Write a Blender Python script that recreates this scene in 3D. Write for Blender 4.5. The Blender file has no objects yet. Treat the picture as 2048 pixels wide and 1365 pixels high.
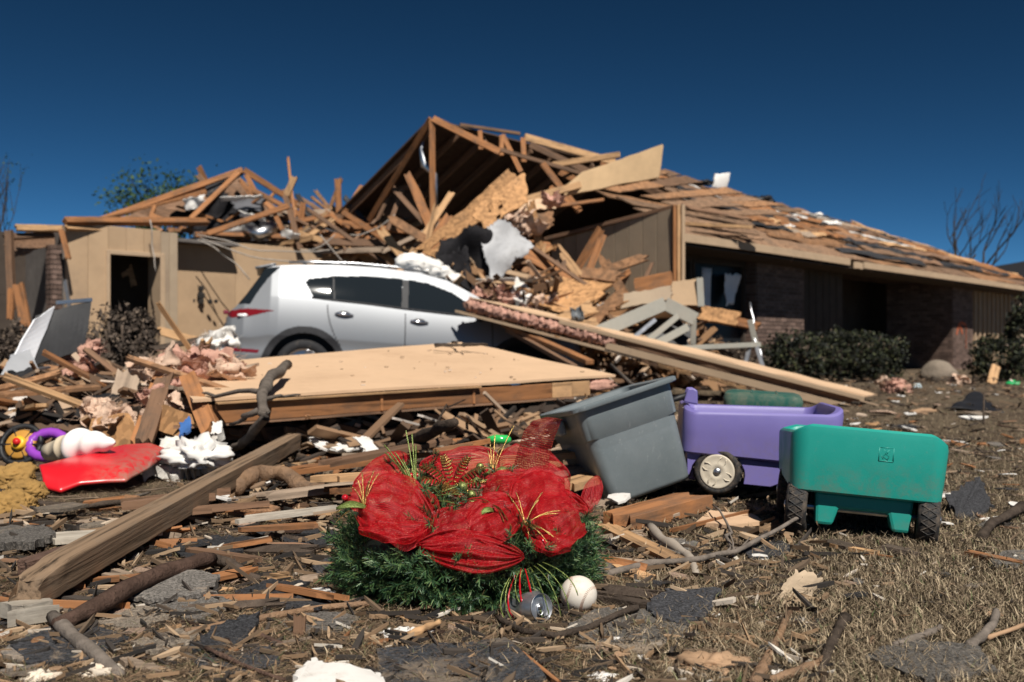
import bpy, bmesh, math, random
import numpy as np
from mathutils import Vector as V, Matrix, noise as mnoise
R = math.radians
random.seed(7); rng = np.random.default_rng(7)
scene = bpy.context.scene
col = scene.collection
# ---------------------------------------------------------------- camera, sky, sun
F, H, YH = 1991.0, 0.54, 698.0          # focal length in photo pixels, lens height, horizon row
cam_d = bpy.data.cameras.new('camera'); cam = bpy.data.objects.new('camera', cam_d); col.objects.link(cam)
cam_d.sensor_width = 36.0; cam_d.lens = 36.0 * F / 2048.0
cam.location = (0, 0, H); cam.rotation_euler = (R(90), 0, 0)
cam_d.shift_y = -(682.5 - YH) / 2048.0
cam_d.clip_start = 0.05; cam_d.clip_end = 3000
cam_d.dof.use_dof = True; cam_d.dof.focus_distance = 2.25; cam_d.dof.aperture_fstop = 4.8
scene.camera = cam
SUN_AZ, SUN_EL = R(21), R(52)            # behind the camera, a little to its right
world = bpy.data.worlds.new('World'); scene.world = world; world.use_nodes = True
wn = world.node_tree.nodes; wl = world.node_tree.links
sky = wn.new('ShaderNodeTexSky'); sky.sky_type = 'NISHITA'; sky.sun_disc = False
sky.sun_elevation = SUN_EL; sky.sun_rotation = math.pi - SUN_AZ
sky.altitude = 3000; sky.air_density = 0.5; sky.dust_density = 0.1; sky.ozone_density = 3.0
hsv = wn.new('ShaderNodeHueSaturation'); hsv.inputs['Saturation'].default_value = 1.06; hsv.inputs['Value'].default_value = .54; hsv.inputs['Hue'].default_value = 0.476
wl.new(sky.outputs[0], hsv.inputs['Color'])
gam = wn.new('ShaderNodeGamma'); gam.inputs[1].default_value = 1.6; wl.new(hsv.outputs[0], gam.inputs[0])
wl.new(gam.outputs[0], wn['Background'].inputs['Color']); wn['Background'].inputs['Strength'].default_value = 0.05
sun_d = bpy.data.lights.new('sun', 'SUN'); sun = bpy.data.objects.new('sun', sun_d); col.objects.link(sun)
sun_d.energy = 5.0; sun_d.angle = R(0.53); sun_d.color = (1.0, 0.95, 0.87)
SV = V((math.sin(SUN_AZ) * math.cos(SUN_EL), -math.cos(SUN_AZ) * math.cos(SUN_EL), math.sin(SUN_EL)))
sun.rotation_euler = SV.to_track_quat('Z', 'Y').to_euler(); sun.location = SV * 60
scene.view_settings.view_transform = 'Standard'; scene.view_settings.look = 'None'
scene.view_settings.exposure = 0.32; scene.view_settings.gamma = 1.0
scene.cycles.max_bounces = 6; scene.cycles.transparent_max_bounces = 12
scene.cycles.use_denoising = True

# ---------------------------------------------------------------- helpers
def P(x, y, D): return V(((x - 1024) * D / F, D, H - (y - YH) * D / F))     # photo pixel + distance -> place
def G(x, y, z=0.0):                                                          # photo pixel on the ground
    D = (H - z) * F / (y - YH); return V(((x - 1024) * D / F, D, z))
def interp(x, pts):
    for (a, b), (c, d) in zip(pts, pts[1:]):
        if x <= c: t = (x - a) / (c - a); t = max(0, t); return b + (d - b) * t
    return pts[-1][1]
WM = {}
def reg(o, M=None, parent=None):
    M = M or Matrix.Identity(4)
    col.objects.link(o); WM[o.name] = M
    if parent is not None:
        o.parent = parent; o.matrix_parent_inverse = WM[parent.name].inverted()
    o.matrix_basis = M
    return o
def tag(o, label=None, cat=None, group=None, kind=None):
    if label: o['label'] = label
    if cat: o['category'] = cat
    if group: o['group'] = group
    if kind: o['kind'] = kind
    return o
def empty(name, loc, label=None, cat=None, group=None):
    o = bpy.data.objects.new(name, None); o.empty_display_size = 0.1
    reg(o, Matrix.Translation(V(loc))); return tag(o, label, cat, group, 'thing' if cat else None)
def frame(x, z=None, o=None):                   # matrix with local x along x, z near z
    x = V(x).normalized(); z = V(z or (0, 0, 1))
    if abs(x.dot(z.normalized())) > .98: z = V((0, 1, 0))
    y = z.cross(x).normalized(); z = x.cross(y)
    M = Matrix((x, y, z)).transposed().to_4x4()
    if o is not None: M.translation = V(o)
    return M
def nz(p, s=1.0, o=0.0): return mnoise.noise(V(p) * s + V((o, o * 1.7, o * .3)))
class MB:
    def __init__(s): s.v = []; s.f = []; s.uv = None
    def add(s, vs, fs):
        b = len(s.v); s.v += [tuple(p) for p in vs]; s.f += [tuple(i + b for i in f) for f in fs]; return s
    def box(s, c, d, M=None):
        c = V(c); vs = []
        for k in range(8):
            p = V(((k & 1) - .5, ((k >> 1) & 1) - .5, ((k >> 2) & 1) - .5)); p = V((p.x * d[0], p.y * d[1], p.z * d[2]))
            vs.append((M @ (p + c)) if M else p + c)
        return s.add(vs, [(0, 2, 3, 1), (4, 5, 7, 6), (0, 1, 5, 4), (2, 6, 7, 3), (0, 4, 6, 2), (1, 3, 7, 5)])
    def beam(s, p0, p1, w, t, up=(0, 0, 1)):
        p0, p1 = V(p0), V(p1); M = frame(p1 - p0, up, (p0 + p1) / 2)
        return s.box((0, 0, 0), ((p1 - p0).length, w, t), M)
    def tube(s, pts, rad, n=8, cap=True):
        pts = [V(p) for p in pts]; k = len(pts); b = len(s.v)
        if not hasattr(rad, '__len__'): rad = [rad] * k
        ref = V((0, 0, 1))
        for i, p in enumerate(pts):
            d = (pts[min(i + 1, k - 1)] - pts[max(i - 1, 0)]).normalized()
            if abs(d.dot(ref)) > .95: ref = V((0, 1, 0)) if abs(d.y) < .9 else V((1, 0, 0))
            a = d.cross(ref).normalized(); c = a.cross(d)
            for j in range(n):
                t = 2 * math.pi * j / n; s.v.append(tuple(p + (a * math.cos(t) + c * math.sin(t)) * rad[i]))
        for i in range(k - 1):
            for j in range(n):
                s.f.append((b + i * n + j, b + i * n + (j + 1) % n, b + (i + 1) * n + (j + 1) % n, b + (i + 1) * n + j))
        if cap:
            s.f.append(tuple(b + j for j in reversed(range(n)))); s.f.append(tuple(b + (k - 1) * n + j for j in range(n)))
        return s
    def grid(s, fn, nu, nv, wrap_u=False):
        b = len(s.v)
        for i in range(nu + (0 if wrap_u else 1)):
            for j in range(nv + 1): s.v.append(tuple(fn(i / nu, j / nv)))
        w = nv + 1
        for i in range(nu):
            i2 = (i + 1) % nu if wrap_u else i + 1
            for j in range(nv): s.f.append((b + i * w + j, b + i2 * w + j, b + i2 * w + j + 1, b + i * w + j + 1))
        return s
    def lathe(s, prof, n=24, M=None):               # profile (r, h) turned about local z
        M = M or Matrix.Identity(4)
        return s.grid(lambda u, t: M @ V((prof[round(t * (len(prof) - 1))][0] * math.cos(2 * math.pi * u), prof[round(t * (len(prof) - 1))][0] * math.sin(2 * math.pi * u), prof[round(t * (len(prof) - 1))][1])), n, len(prof) - 1, True)
    def prism(s, top, d):                            # polygon and its copy moved by d
        n = len(top); d = V(d); vs = [V(p) for p in top] + [V(p) + d for p in top]
        return s.add(vs, [tuple(range(n)), tuple(reversed(range(n, 2 * n)))] + [(i, i + n, (i + 1) % n + n, (i + 1) % n) for i in range(n)])
    def mesh(s, name):
        m = bpy.data.meshes.new(name); m.from_pydata([tuple(v) for v in s.v], [], s.f); m.update(); return m
    def build(s, name, mat, parent=None, smooth=False, bevel=0, M=None, seg=2, centre=True):
        if M is None and centre and s.v:
            a = np.array(s.v); c = V((a.max(0) + a.min(0)) / 2); s.v = [tuple(p) for p in (a - np.array(c))]; M = Matrix.Translation(c)
        m = s.mesh(name); o = bpy.data.objects.new(name, m)
        m.materials.append(mat)
        fix_normals(m)
        if smooth: m.shade_smooth()
        if bevel:
            b = o.modifiers.new('bevel', 'BEVEL'); b.width = bevel; b.segments = seg; b.limit_method = 'ANGLE'; b.angle_limit = R(40)
        return reg(o, M, parent)
def fix_normals(m):
    if len(m.polygons) > 30000: return
    bm = bmesh.new(); bm.from_mesh(m); bmesh.ops.recalc_face_normals(bm, faces=bm.faces); bm.to_mesh(m); bm.free()
def auto_smooth(o, ang=40):
    o.data.shade_smooth()
    bm = bmesh.new(); bm.from_mesh(o.data)
    for e in bm.edges:
        if len(e.link_faces) == 2 and e.calc_face_angle(0) > R(ang): e.smooth = False
    bm.to_mesh(o.data); bm.free(); return o
# ---------------------------------------------------------------- materials
class N:
    def __init__(s, name):
        s.m = bpy.data.materials.new(name); s.m.use_nodes = True; s.t = s.m.node_tree; s.b = s.t.nodes['Principled BSDF']
    def n(s, kind, **kw):
        x = s.t.nodes.new(kind)
        for k, v in kw.items():
            if k in x.inputs.keys() if hasattr(x.inputs, 'keys') else False: x.inputs[k].default_value = v
            else: setattr(x, k, v)
        return x
    def l(s, a, b): s.t.links.new(a, b)
    def coord(s, out='Object', scale=(1, 1, 1), rnd=True):
        tc = s.n('ShaderNodeTexCoord'); mp = s.n('ShaderNodeMapping'); mp.inputs['Scale'].default_value = scale
        s.l(tc.outputs[out], mp.inputs['Vector'])
        if rnd:
            oi = s.n('ShaderNodeObjectInfo'); mu = s.n('ShaderNodeMath', operation='MULTIPLY'); mu.inputs[1].default_value = 57.0
            s.l(oi.outputs['Random'], mu.inputs[0]); s.l(mu.outputs[0], mp.inputs['Location'])
        return mp.outputs[0]
    def noise(s, vec, scale, detail=4, rough=.6, dist=0):
        x = s.n('ShaderNodeTexNoise'); x.inputs['Scale'].default_value = scale; x.inputs['Detail'].default_value = detail
        x.inputs['Roughness'].default_value = rough; x.inputs['Distortion'].default_value = dist
        s.l(vec, x.inputs['Vector']); return x.outputs['Fac']
    def ramp(s, fac, stops):
        x = s.n('ShaderNodeValToRGB'); e = x.color_ramp.elements
        while len(e) < len(stops): e.new(.5)
        for k, (p, c) in enumerate(stops):
            e[k].position = p; e[k].color = (c[0], c[1], c[2], 1) if hasattr(c, '__len__') else (c, c, c, 1)
        s.l(fac, x.inputs[0]); return x.outputs[0]
    def mix(s, fac, a, b, mode='MIX'):
        x = s.n('ShaderNodeMix', data_type='RGBA', blend_type=mode)
        for sock, v in ((x.inputs[0], fac), (x.inputs[6], a), (x.inputs[7], b)):
            if hasattr(v, 'is_linked'): s.l(v, sock)
            elif hasattr(v, '__len__'): sock.default_value = (v[0], v[1], v[2], 1)
            else: sock.default_value = v if sock.type == 'VALUE' else (v, v, v, 1)
        return x.outputs[2]
    def bump(s, h, strength=.4, dist=.01):
        x = s.n('ShaderNodeBump'); x.inputs['Strength'].default_value = strength; x.inputs['Distance'].default_value = dist
        s.l(h, x.inputs['Height']); s.l(x.outputs[0], s.b.inputs['Normal'])
    def out(s, c=None, rough=.7, metal=0, spec=.3, coat=0):
        if c is not None:
            if hasattr(c, 'is_linked'): s.l(c, s.b.inputs['Base Color'])
            else: s.b.inputs['Base Color'].default_value = (c[0], c[1], c[2], 1)
        if hasattr(rough, 'is_linked'): s.l(rough, s.b.inputs['Roughness'])
        else: s.b.inputs['Roughness'].default_value = rough
        s.b.inputs['Metallic'].default_value = metal; s.b.inputs['Specular IOR Level'].default_value = spec
        s.b.inputs['Coat Weight'].default_value = coat; s.b.inputs['Coat Roughness'].default_value = .05
        return s.m
    def rnd_bright(s, c, lo=.75, hi=1.2, src='Object'):
        o = s.n('ShaderNodeObjectInfo').outputs['Random'] if src == 'Object' else s.n('ShaderNodeNewGeometry').outputs['Random Per Island']
        mr = s.n('ShaderNodeMapRange'); mr.inputs[3].default_value = lo; mr.inputs[4].default_value = hi; s.l(o, mr.inputs[0])
        return s.mix(1.0, c, mr.outputs[0], 'MULTIPLY')
def mul(c, k): return tuple(x * k for x in c)
def wood(name, c, dark=.45, dirt=(.09, .07, .055), dirty=.5, grain=22, rough=.8, var=(.72, 1.2)):
    n = N(name); v = n.coord('Object', (1.2, grain, grain))
    g = n.noise(v, 1.6, 5, .65, .35); c1 = n.ramp(g, [(.32, mul(c, dark)), (.5, c), (.72, mul(c, 1.18))])
    v2 = n.coord('Object', (3, 6, 6)); d = n.noise(v2, 1.5, 6, .7)
    c2 = n.mix(n.ramp(d, [(.62 - .3 * dirty, 0), (.85 - .2 * dirty, min(1, .3 + dirty))]), c1, dirt)
    c3 = n.rnd_bright(c2, *var); n.bump(g, .5, .006)
    return n.out(c3, rough, 0, .2)
def plain(name, c, rough=.6, metal=0, spec=.35, nscale=8, amt=.25, dirt=None, dirty=.35, bump=.1, bscale=40, var=None, coat=0, dist=.004):
    n = N(name); v = n.coord('Object', (1, 1, 1)); g = n.noise(v, nscale, 6, .65)
    cc = n.ramp(g, [(.3, mul(c, 1 - amt)), (.7, mul(c, 1 + amt * .6))])
    if dirt: cc = n.mix(n.ramp(n.noise(v, nscale * .5, 8, .75), [(.62 - dirty * .3, 0), (.8 - dirty * .15, .9)]), cc, dirt)
    if var: cc = n.rnd_bright(cc, *var)
    if bump: n.bump(n.noise(v, bscale, 4, .7), bump, dist)
    return n.out(cc, rough, metal, spec, coat)
def island(name, stops, rough=.85, spec=.2, nscale=0):
    n = N(name); r = n.n('ShaderNodeNewGeometry').outputs['Random Per Island']; c = n.ramp(r, stops)
    if nscale: c = n.mix(n.ramp(n.noise(n.coord('Object'), nscale, 4, .7), [(.4, 0), (.7, .6)]), c, mul(stops[0][1], .6))
    return n.out(c, rough, 0, spec)
W_ORANGE = wood('lumber_orange', (.315, .14, .058), dirty=.48, dark=.28)
W_PALE = wood('lumber_pale', (.46, .275, .14), dirty=.42, dark=.35)
W_GREY = wood('lumber_grey', (.30, .225, .165), dirty=.4)
W_DARK = wood('lumber_dark', (.20, .115, .07), dirty=.45)
W_BEAM = wood('post_weathered', (.215, .145, .092), dark=.16, dirty=.35, grain=44, dirt=(.19, .15, .115), var=(.98, 1.02))
W_WHITE = wood('painted_board', (.46, .41, .34), dark=.7, dirty=.45, dirt=(.16, .12, .09))
def osb_mat(name, c, dirty=.3):
    n = N(name); v = n.coord('Object', (1, 1, 1)); vo = n.n('ShaderNodeTexVoronoi'); vo.inputs['Scale'].default_value = 26; n.l(v, vo.inputs['Vector'])
    sep = n.n('ShaderNodeSeparateColor'); n.l(vo.outputs['Color'], sep.inputs[0])
    cc = n.ramp(sep.outputs[0], [(0, mul(c, .6)), (.5, c), (1, mul(c, 1.3))])
    g = n.noise(v, 2.2, 7, .7); cc = n.mix(n.ramp(g, [(.64 - .25 * dirty, 0), (.8, .85)]), cc, (.10, .075, .055))
    cc = n.rnd_bright(cc, .75, 1.15); n.bump(sep.outputs[1], .3, .004); return n.out(cc, .8, 0, .2)
OSB = osb_mat('strand_board', (.39, .21, .095)); OSB_D = osb_mat('strand_board_dirty', (.27, .14, .07), .75); DECK = osb_mat('roof_deck', (.225, .135, .082), .8)
BEIGE = plain('beige_panel', (.60, .405, .255), .75, nscale=3, amt=.1, dirt=(.40, .26, .16), dirty=.4, bump=.05)
SIDING = plain('tan_siding', (.43, .295, .18), .8, nscale=2.5, amt=.15, dirt=(.24, .17, .115), dirty=.35, bump=.1, var=(.92, 1.06))
SIDING_G = plain('grey_tan_siding', (.34, .26, .18), .8, nscale=2.5, amt=.15, dirt=(.2, .14, .1), dirty=.3, bump=.1, var=(.92, 1.06))
TRIM = plain('tan_trim', (.42, .30, .195), .75, nscale=4, amt=.12, dirt=(.2, .14, .1), dirty=.2, bump=.08)
INSUL = plain('pink_insulation', (.55, .31, .24), .95, spec=.05, nscale=14, amt=.4, dirt=(.40, .24, .17), dirty=.45, bump=.9, bscale=55, dist=.012)
INSUL_P = plain('pale_insulation', (.62, .44, .33), .95, spec=.05, nscale=14, amt=.3, dirt=(.42, .27, .19), dirty=.4, bump=.9, bscale=55, dist=.012)
LIMB = plain('half_stripped_bark', (.36, .22, .13), .9, spec=.1, nscale=28, amt=.6, dirt=(.07, .052, .042), dirty=.75, bump=1.0, bscale=60, dist=.012)
BRICK = plain('brick', (.155, .105, .085), .9, spec=.15, nscale=9, amt=.35, bump=.4, bscale=60, var=(.65, 1.3))
MORTAR = plain('mortar', (.20, .17, .15), .95, spec=.1, nscale=30, amt=.2, bump=.4)
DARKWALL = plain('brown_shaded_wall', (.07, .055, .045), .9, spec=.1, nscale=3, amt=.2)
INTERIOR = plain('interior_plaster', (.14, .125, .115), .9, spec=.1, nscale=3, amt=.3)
BLACKPL = plain('black_sheet', (.012, .012, .014), .55, spec=.4, nscale=6, amt=.4, dirt=(.05, .045, .04), dirty=.25)
CLOTH_K = plain('black_cloth', (.013, .012, .014), .8, spec=.2, nscale=12, amt=.5, bump=.5, bscale=30, dist=.02)
CLOTH_G = plain('grey_tarp', (.42, .42, .43), .6, spec=.3, nscale=5, amt=.3, dirt=(.08, .075, .07), dirty=.5, bump=.3)
WHITE = plain('white_scrap', (.75, .72, .68), .7, nscale=10, amt=.12, dirt=(.35, .29, .23), dirty=.3, var=(.8, 1.1))
METAL = plain('galvanised_metal', (.62, .63, .65), .35, 1.0, nscale=10, amt=.25, bump=.1)
WFRAME = plain('white_steel_frame', (.27, .26, .225), .5, nscale=6, amt=.1, dirt=(.25, .2, .16), dirty=.3)
BARK = plain('bark', (.085, .064, .05), .95, spec=.1, nscale=18, amt=.5, bump=1.0, bscale=70, dist=.01, var=(.7, 1.4))
BARK_R = plain('bark_reddish', (.10, .062, .047), .95, spec=.1, nscale=20, amt=.45, bump=1.0, bscale=80, dist=.01, var=(.85, 1.2))
BARK_G = plain('bark_grey', (.15, .125, .105), .95, spec=.1, nscale=25, amt=.4, bump=.8, bscale=80, dist=.006, var=(.7, 1.2))
BARE = plain('bared_wood', (.40, .255, .155), .8, spec=.15, nscale=12, amt=.3, bump=.3, dirt=(.2, .13, .09), dirty=.3, var=(.8, 1.15))
def shingle_mat(name, c, wear):
    n = N(name); v = n.coord('Object'); gr = n.noise(v, 170, 4, .8)
    cc = n.ramp(gr, [(.36, mul(c, .3)), (.5, c), (.64, mul(c, 2.0))])
    w = n.noise(v, 7, 8, .75, .4); cc = n.mix(n.ramp(w, [(.64 - wear * .25, 0), (.74 - wear * .15, .9)]), cc, (.29, .225, .165))
    cc = n.rnd_bright(cc, .75, 1.3); n.bump(gr, .7, .003); return n.out(cc, .9, 0, .15)
SHINGLE_D = shingle_mat('shingle_dark', (.035, .035, .038), .18); SHINGLE_G = shingle_mat('shingle_grey', (.11, .10, .09), .45); SHINGLE_B = shingle_mat('shingle_brown', (.15, .125, .10), .6)
# ---------------------------------------------------------------- shared shapes
def plank(name, p0, p1, w, t, mat, up=(0, 0, 1), jag=(0.0, 0.0), bow=0.0, parent=None, seed=None, roll=0.0):
    """A sawn board from p0 to p1; jag = how far each end is splintered."""
    p0, p1 = V(p0), V(p1); L = (p1 - p0).length; r = random.Random(seed if seed is not None else hash((round(p0.x, 3), round(p1.y, 3), round(p0.z, 3))))
    M = frame(p1 - p0, up, (p0 + p1) / 2)
    if roll: M = M @ Matrix.Rotation(R(roll), 4, 'X')
    ny = 4 if max(jag) > 0 else 1; nx = 6 if (bow or max(jag) > 0) else 1; m = MB()
    ends = [[r.uniform(0, jag[e]) * (1 if r.random() > .3 else .2) for _ in range(ny + 1)] for e in (0, 1)]
    edge = [[r.uniform(-.03, .03) * w if (max(jag) > 0 and 0 < i < nx) else 0 for i in range(nx + 1)] for _ in (0, 1)]
    def pt(i, j, k):
        x0, x1 = -L / 2 + ends[0][j], L / 2 - ends[1][j]; f = i / nx
        y = (j / ny - .5) * w + (edge[0][i] if j == 0 else edge[1][i] if j == ny else 0)
        return V((x0 + (x1 - x0) * f, y, (k - .5) * t + bow * (1 - (2 * f - 1) ** 2)))
    idx = {}; vs = []; fs = []
    for i in range(nx + 1):
        for j in range(ny + 1):
            for k in (0, 1): idx[i, j, k] = len(vs); vs.append(pt(i, j, k))
    for i in range(nx):
        for j in range(ny):
            fs.append((idx[i, j, 1], idx[i + 1, j, 1], idx[i + 1, j + 1, 1], idx[i, j + 1, 1])); fs.append((idx[i, j, 0], idx[i, j + 1, 0], idx[i + 1, j + 1, 0], idx[i + 1, j, 0]))
        for j in (0, ny): fs.append((idx[i, j, 0], idx[i + 1, j, 0], idx[i + 1, j, 1], idx[i, j, 1]))
    for i in (0, nx):
        for j in range(ny): fs.append((idx[i, j, 0], idx[i, j + 1, 0], idx[i, j + 1, 1], idx[i, j, 1]))
    m.add(vs, fs); return m.build(name, mat, parent, M=M, bevel=min(.004, t * .2) if max(jag) == 0 else 0, seg=1)
def sheet(name, q, t, mat, parent=None, nu=10, nv=10, jag=.03, curl=0.0, rough=0.0, rs=3.0, seed=0, holes=0, smooth=False, drop=None):
    """A board or cloth over four corner points, torn edges, real thickness."""
    q = [V(p) for p in q]; n = ((q[1] - q[0]).cross(q[3] - q[0])).normalized(); r = random.Random(seed + 11)
    je = {}
    def pt(i, j):
        u, v = i / nu, j / nv; p = (q[0] * (1 - u) + q[1] * u) * (1 - v) + (q[3] * (1 - u) + q[2] * u) * v
        if jag and (i in (0, nu) or j in (0, nv)):
            c = (q[0] + q[1] + q[2] + q[3]) / 4; k = je.setdefault((i, j), r.uniform(-.2, 1)); p = p + (c - p).normalized() * jag * k
        return p + n * (curl * ((2 * u - 1) ** 2 * .6 + (2 * v - 1) ** 2 * .4) + (rough * nz(p, rs, seed) if rough else 0))
    m = MB(); idx = {}
    skip = set()
    for _ in range(holes):
        ci, cj = r.randrange(1, nu - 1), r.randrange(1, nv - 1)
        for a in range(r.choice((1, 2))):
            for b in range(r.choice((1, 1, 2))): skip.add((ci + a, cj + b))
    P0 = {(i, j): pt(i, j) for i in range(nu + 1) for j in range(nv + 1)}
    for (i, j), p in P0.items():
        for k in (0, 1): idx[i, j, k] = len(m.v); m.v.append(tuple(p + n * (t * (k - .5))))
    on = {(i, j) for i in range(nu) for j in range(nv)} - skip
    for (i, j) in on:
        c = [(i, j), (i + 1, j), (i + 1, j + 1), (i, j + 1)]
        m.f.append(tuple(idx[a + (1,)] for a in c)); m.f.append(tuple(idx[a + (0,)] for a in reversed(c)))
        for (a, b, nb) in ((c[0], c[1], (i, j - 1)), (c[1], c[2], (i + 1, j)), (c[2], c[3], (i, j + 1)), (c[3], c[0], (i - 1, j))):
            if nb not in on: m.f.append((idx[a + (0,)], idx[b + (0,)], idx[b + (1,)], idx[a + (1,)]))
    return m.build(name, mat, parent, smooth=smooth)
def ico(sub):
    bm = bmesh.new(); bmesh.ops.create_icosphere(bm, subdivisions=sub, radius=1); vs = [v.co.copy() for v in bm.verts]; fs = [tuple(v.index for v in f.verts) for f in bm.faces]; bm.free(); return vs, fs
ICO = {k: ico(k) for k in (1, 2, 3, 4, 5)}
def blob(name, c, s, mat, parent=None, amp=.25, ns=2.0, seed=0, sub=4, smooth=True, ridged=True, flat=True):
    """Torn tuft or stone: a sphere pushed in and out by noise."""
    m = MB(); vs, fs = ICO[sub]; c = V(c); o = []
    for v in vs:
        k = 1 + amp * nz(v, ns, seed) * 2
        if ridged: k += amp * .9 * (abs(nz(v, ns * 3.1, seed + 5)) - .25) + amp * .7 * nz(v, ns * 7, seed + 9) + amp * .5 * nz(v, ns * 15, seed + 3)
        p = V((v.x * s[0] * k, v.y * s[1] * k, v.z * s[2] * k))
        if flat and p.z < -s[2] * .55: p.z = -s[2] * .55
        o.append(c + p)
    m.add(o, fs); return m.build(name, mat, parent, smooth=smooth)
def tuft(name, c, s, mat, parent=None, seed=0, sheets=7):
    """Torn fibre batt: a soft core wrapped in crumpled layers and loose fibres, one mesh."""
    r = random.Random(seed); c = V(c); m = MB(); vs, fs = ICO[3]; m.add([c + V((v.x * s[0], v.y * s[1], v.z * s[2])) * (.8 + .35 * nz(v, 1.6, seed)) for v in vs], fs)
    for k in range(sheets):
        a = r.uniform(0, 6.28); o = c + V((math.cos(a) * s[0] * r.uniform(.1, .8), math.sin(a) * s[1] * r.uniform(.1, .8), s[2] * r.uniform(-.2, .8))); M = Matrix.Translation(o) @ Matrix.Rotation(r.uniform(0, 6.28), 4, 'Z') @ Matrix.Rotation(r.gauss(0, .6), 4, 'X') @ Matrix.Rotation(r.gauss(0, .5), 4, 'Y'); w, h_ = s[0] * r.uniform(.5, 1.0), s[1] * r.uniform(.4, .9)
        def f(u, v, lo): q = V(((u - .5) * 2 * w, (v - .5) * 2 * h_, 0)); e = max(abs(u - .5), abs(v - .5)) * 2; g = s[2] * (.75 * nz(q, 1.1 / s[0], seed + k) + .35 * nz(q, 3.0 / s[0], seed + k + 3) + .12 * nz(q, 9 / s[0], seed)); q *= 1 + .22 * nz((u * 4, v * 4, k + seed)); return M @ V((q.x, q.y, g * 1.6 - lo * s[2] * .35 * (1 - e ** 3)))
        b = len(m.v); m.grid(lambda u, v: f(u, v, 0), 14, 12); m.grid(lambda u, v: f(u, v, 1), 14, 12)
    for k in range(60):
        a, b_ = r.uniform(0, 6.28), r.uniform(-.2, 1.3); n_ = V((math.cos(a) * math.cos(b_), math.sin(a) * math.cos(b_), math.sin(b_))); q = c + V((n_.x * s[0], n_.y * s[1], n_.z * s[2])) * r.uniform(.7, 1.0); m.tube([q, q + (n_ + V((r.gauss(0, .5), r.gauss(0, .5), r.gauss(0, .4)))) * s[2] * .35, q + (n_ + V((r.gauss(0, .9), r.gauss(0, .9), r.gauss(0, .6)))) * s[2] * .6], [s[0] * .014, s[0] * .010, s[0] * .004], 4)
    return m.build(name, mat, parent, smooth=True)
def wig(p0, p1, n, amp, seed, sag=0.0):
    p0, p1 = V(p0), V(p1); L = (p1 - p0).length; out = []
    for i in range(n + 1):
        t = i / n; p = p0.lerp(p1, t); e = math.sin(math.pi * t) ** .5 if 0 < t < 1 else 0
        d = V((nz((t * 3, seed, 0)), nz((t * 3, seed, 9)), nz((t * 3, seed, 17)))) * amp * L * e * 2; d.z *= .5
        out.append(p + d + V((0, 0, -sag * 4 * t * (1 - t))))
    return out
def branch(name, pts, r0, r1, mat, parent=None, n=9, side=(), knobs=.12, seed=0, bare=None):
    """A limb along pts with rough radius; side = (fraction, end point, radius) twigs of the same limb."""
    k = len(pts); m = MB(); rr = [r0 + (r1 - r0) * i / (k - 1) for i in range(k)]
    rr = [x * (1 + (knobs + .14) * nz((i * 1.7, seed, 3)) * 2) for i, x in enumerate(rr)]; m.tube(pts, rr, n)
    for (f, e, r) in side:
        a = V(pts[min(k - 1, int(f * (k - 1)))]); m.tube(wig(a, e, 5, .06, seed + f * 7), [r * (1 - .12 * i) for i in range(6)], 6)
    o = m.build(name, mat, parent, smooth=True)
    return o
def poly_patch(name, pts, t, mat, parent=None, lift=None):
    """Flat torn piece: outline on the ground given as points, thickness t upward."""
    m = MB(); m.prism([V(p) for p in pts], (0, 0, t)); return m.build(name, mat, parent)
# ---------------------------------------------------------------- ground
def ground_z(x, y):
    return .018 * nz((x, y, 0), 1.3, 2) + .008 * nz((x, y, 0), 6, 4) + (.0 if y < 6 else .03 * nz((x, y, 0), .5, 8))
m = MB(); xs = sorted(set([-400, -120, -50, -25, -15, -10, -7] + list(np.linspace(-5, 5, 90)) + [7, 10, 14, 20, 30, 60, 140, 400])); ys = [-30, -8, -2, 0, .8] + list(np.linspace(1.2, 8, 90)) + [9, 10, 12, 14, 17, 21, 26, 34, 50, 90, 200, 500, 1500]
n2 = len(ys)
for x in xs:
    for y in ys: m.v.append((x, y, ground_z(x, y) if y < 30 and abs(x) < 12 else 0))
for i in range(len(xs) - 1):
    for j in range(n2 - 1): m.f.append((i * n2 + j, (i + 1) * n2 + j, (i + 1) * n2 + j + 1, i * n2 + j + 1))
n = N('littered_soil'); v = n.coord('Object', rnd=False); a = n.noise(v, 6, 9, .75); b = n.noise(v, 60, 6, .75); c = n.noise(v, .7, 4, .6)
cc = n.ramp(b, [(.34, (.028, .021, .016)), (.52, (.10, .072, .05)), (.72, (.21, .155, .105))])
cc = n.mix(n.ramp(a, [(.4, 0), (.68, .6)]), cc, (.125, .094, .064)); cc = n.mix(n.ramp(c, [(.45, 0), (.7, .45)]), cc, (.21, .17, .11))
n.bump(b, .9, .02); ground = m.build('ground', n.out(cc, .95, 0, .1), smooth=True, centre=False); tag(ground, 'bare dry lawn strewn with litter', None, None, 'structure')
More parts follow.
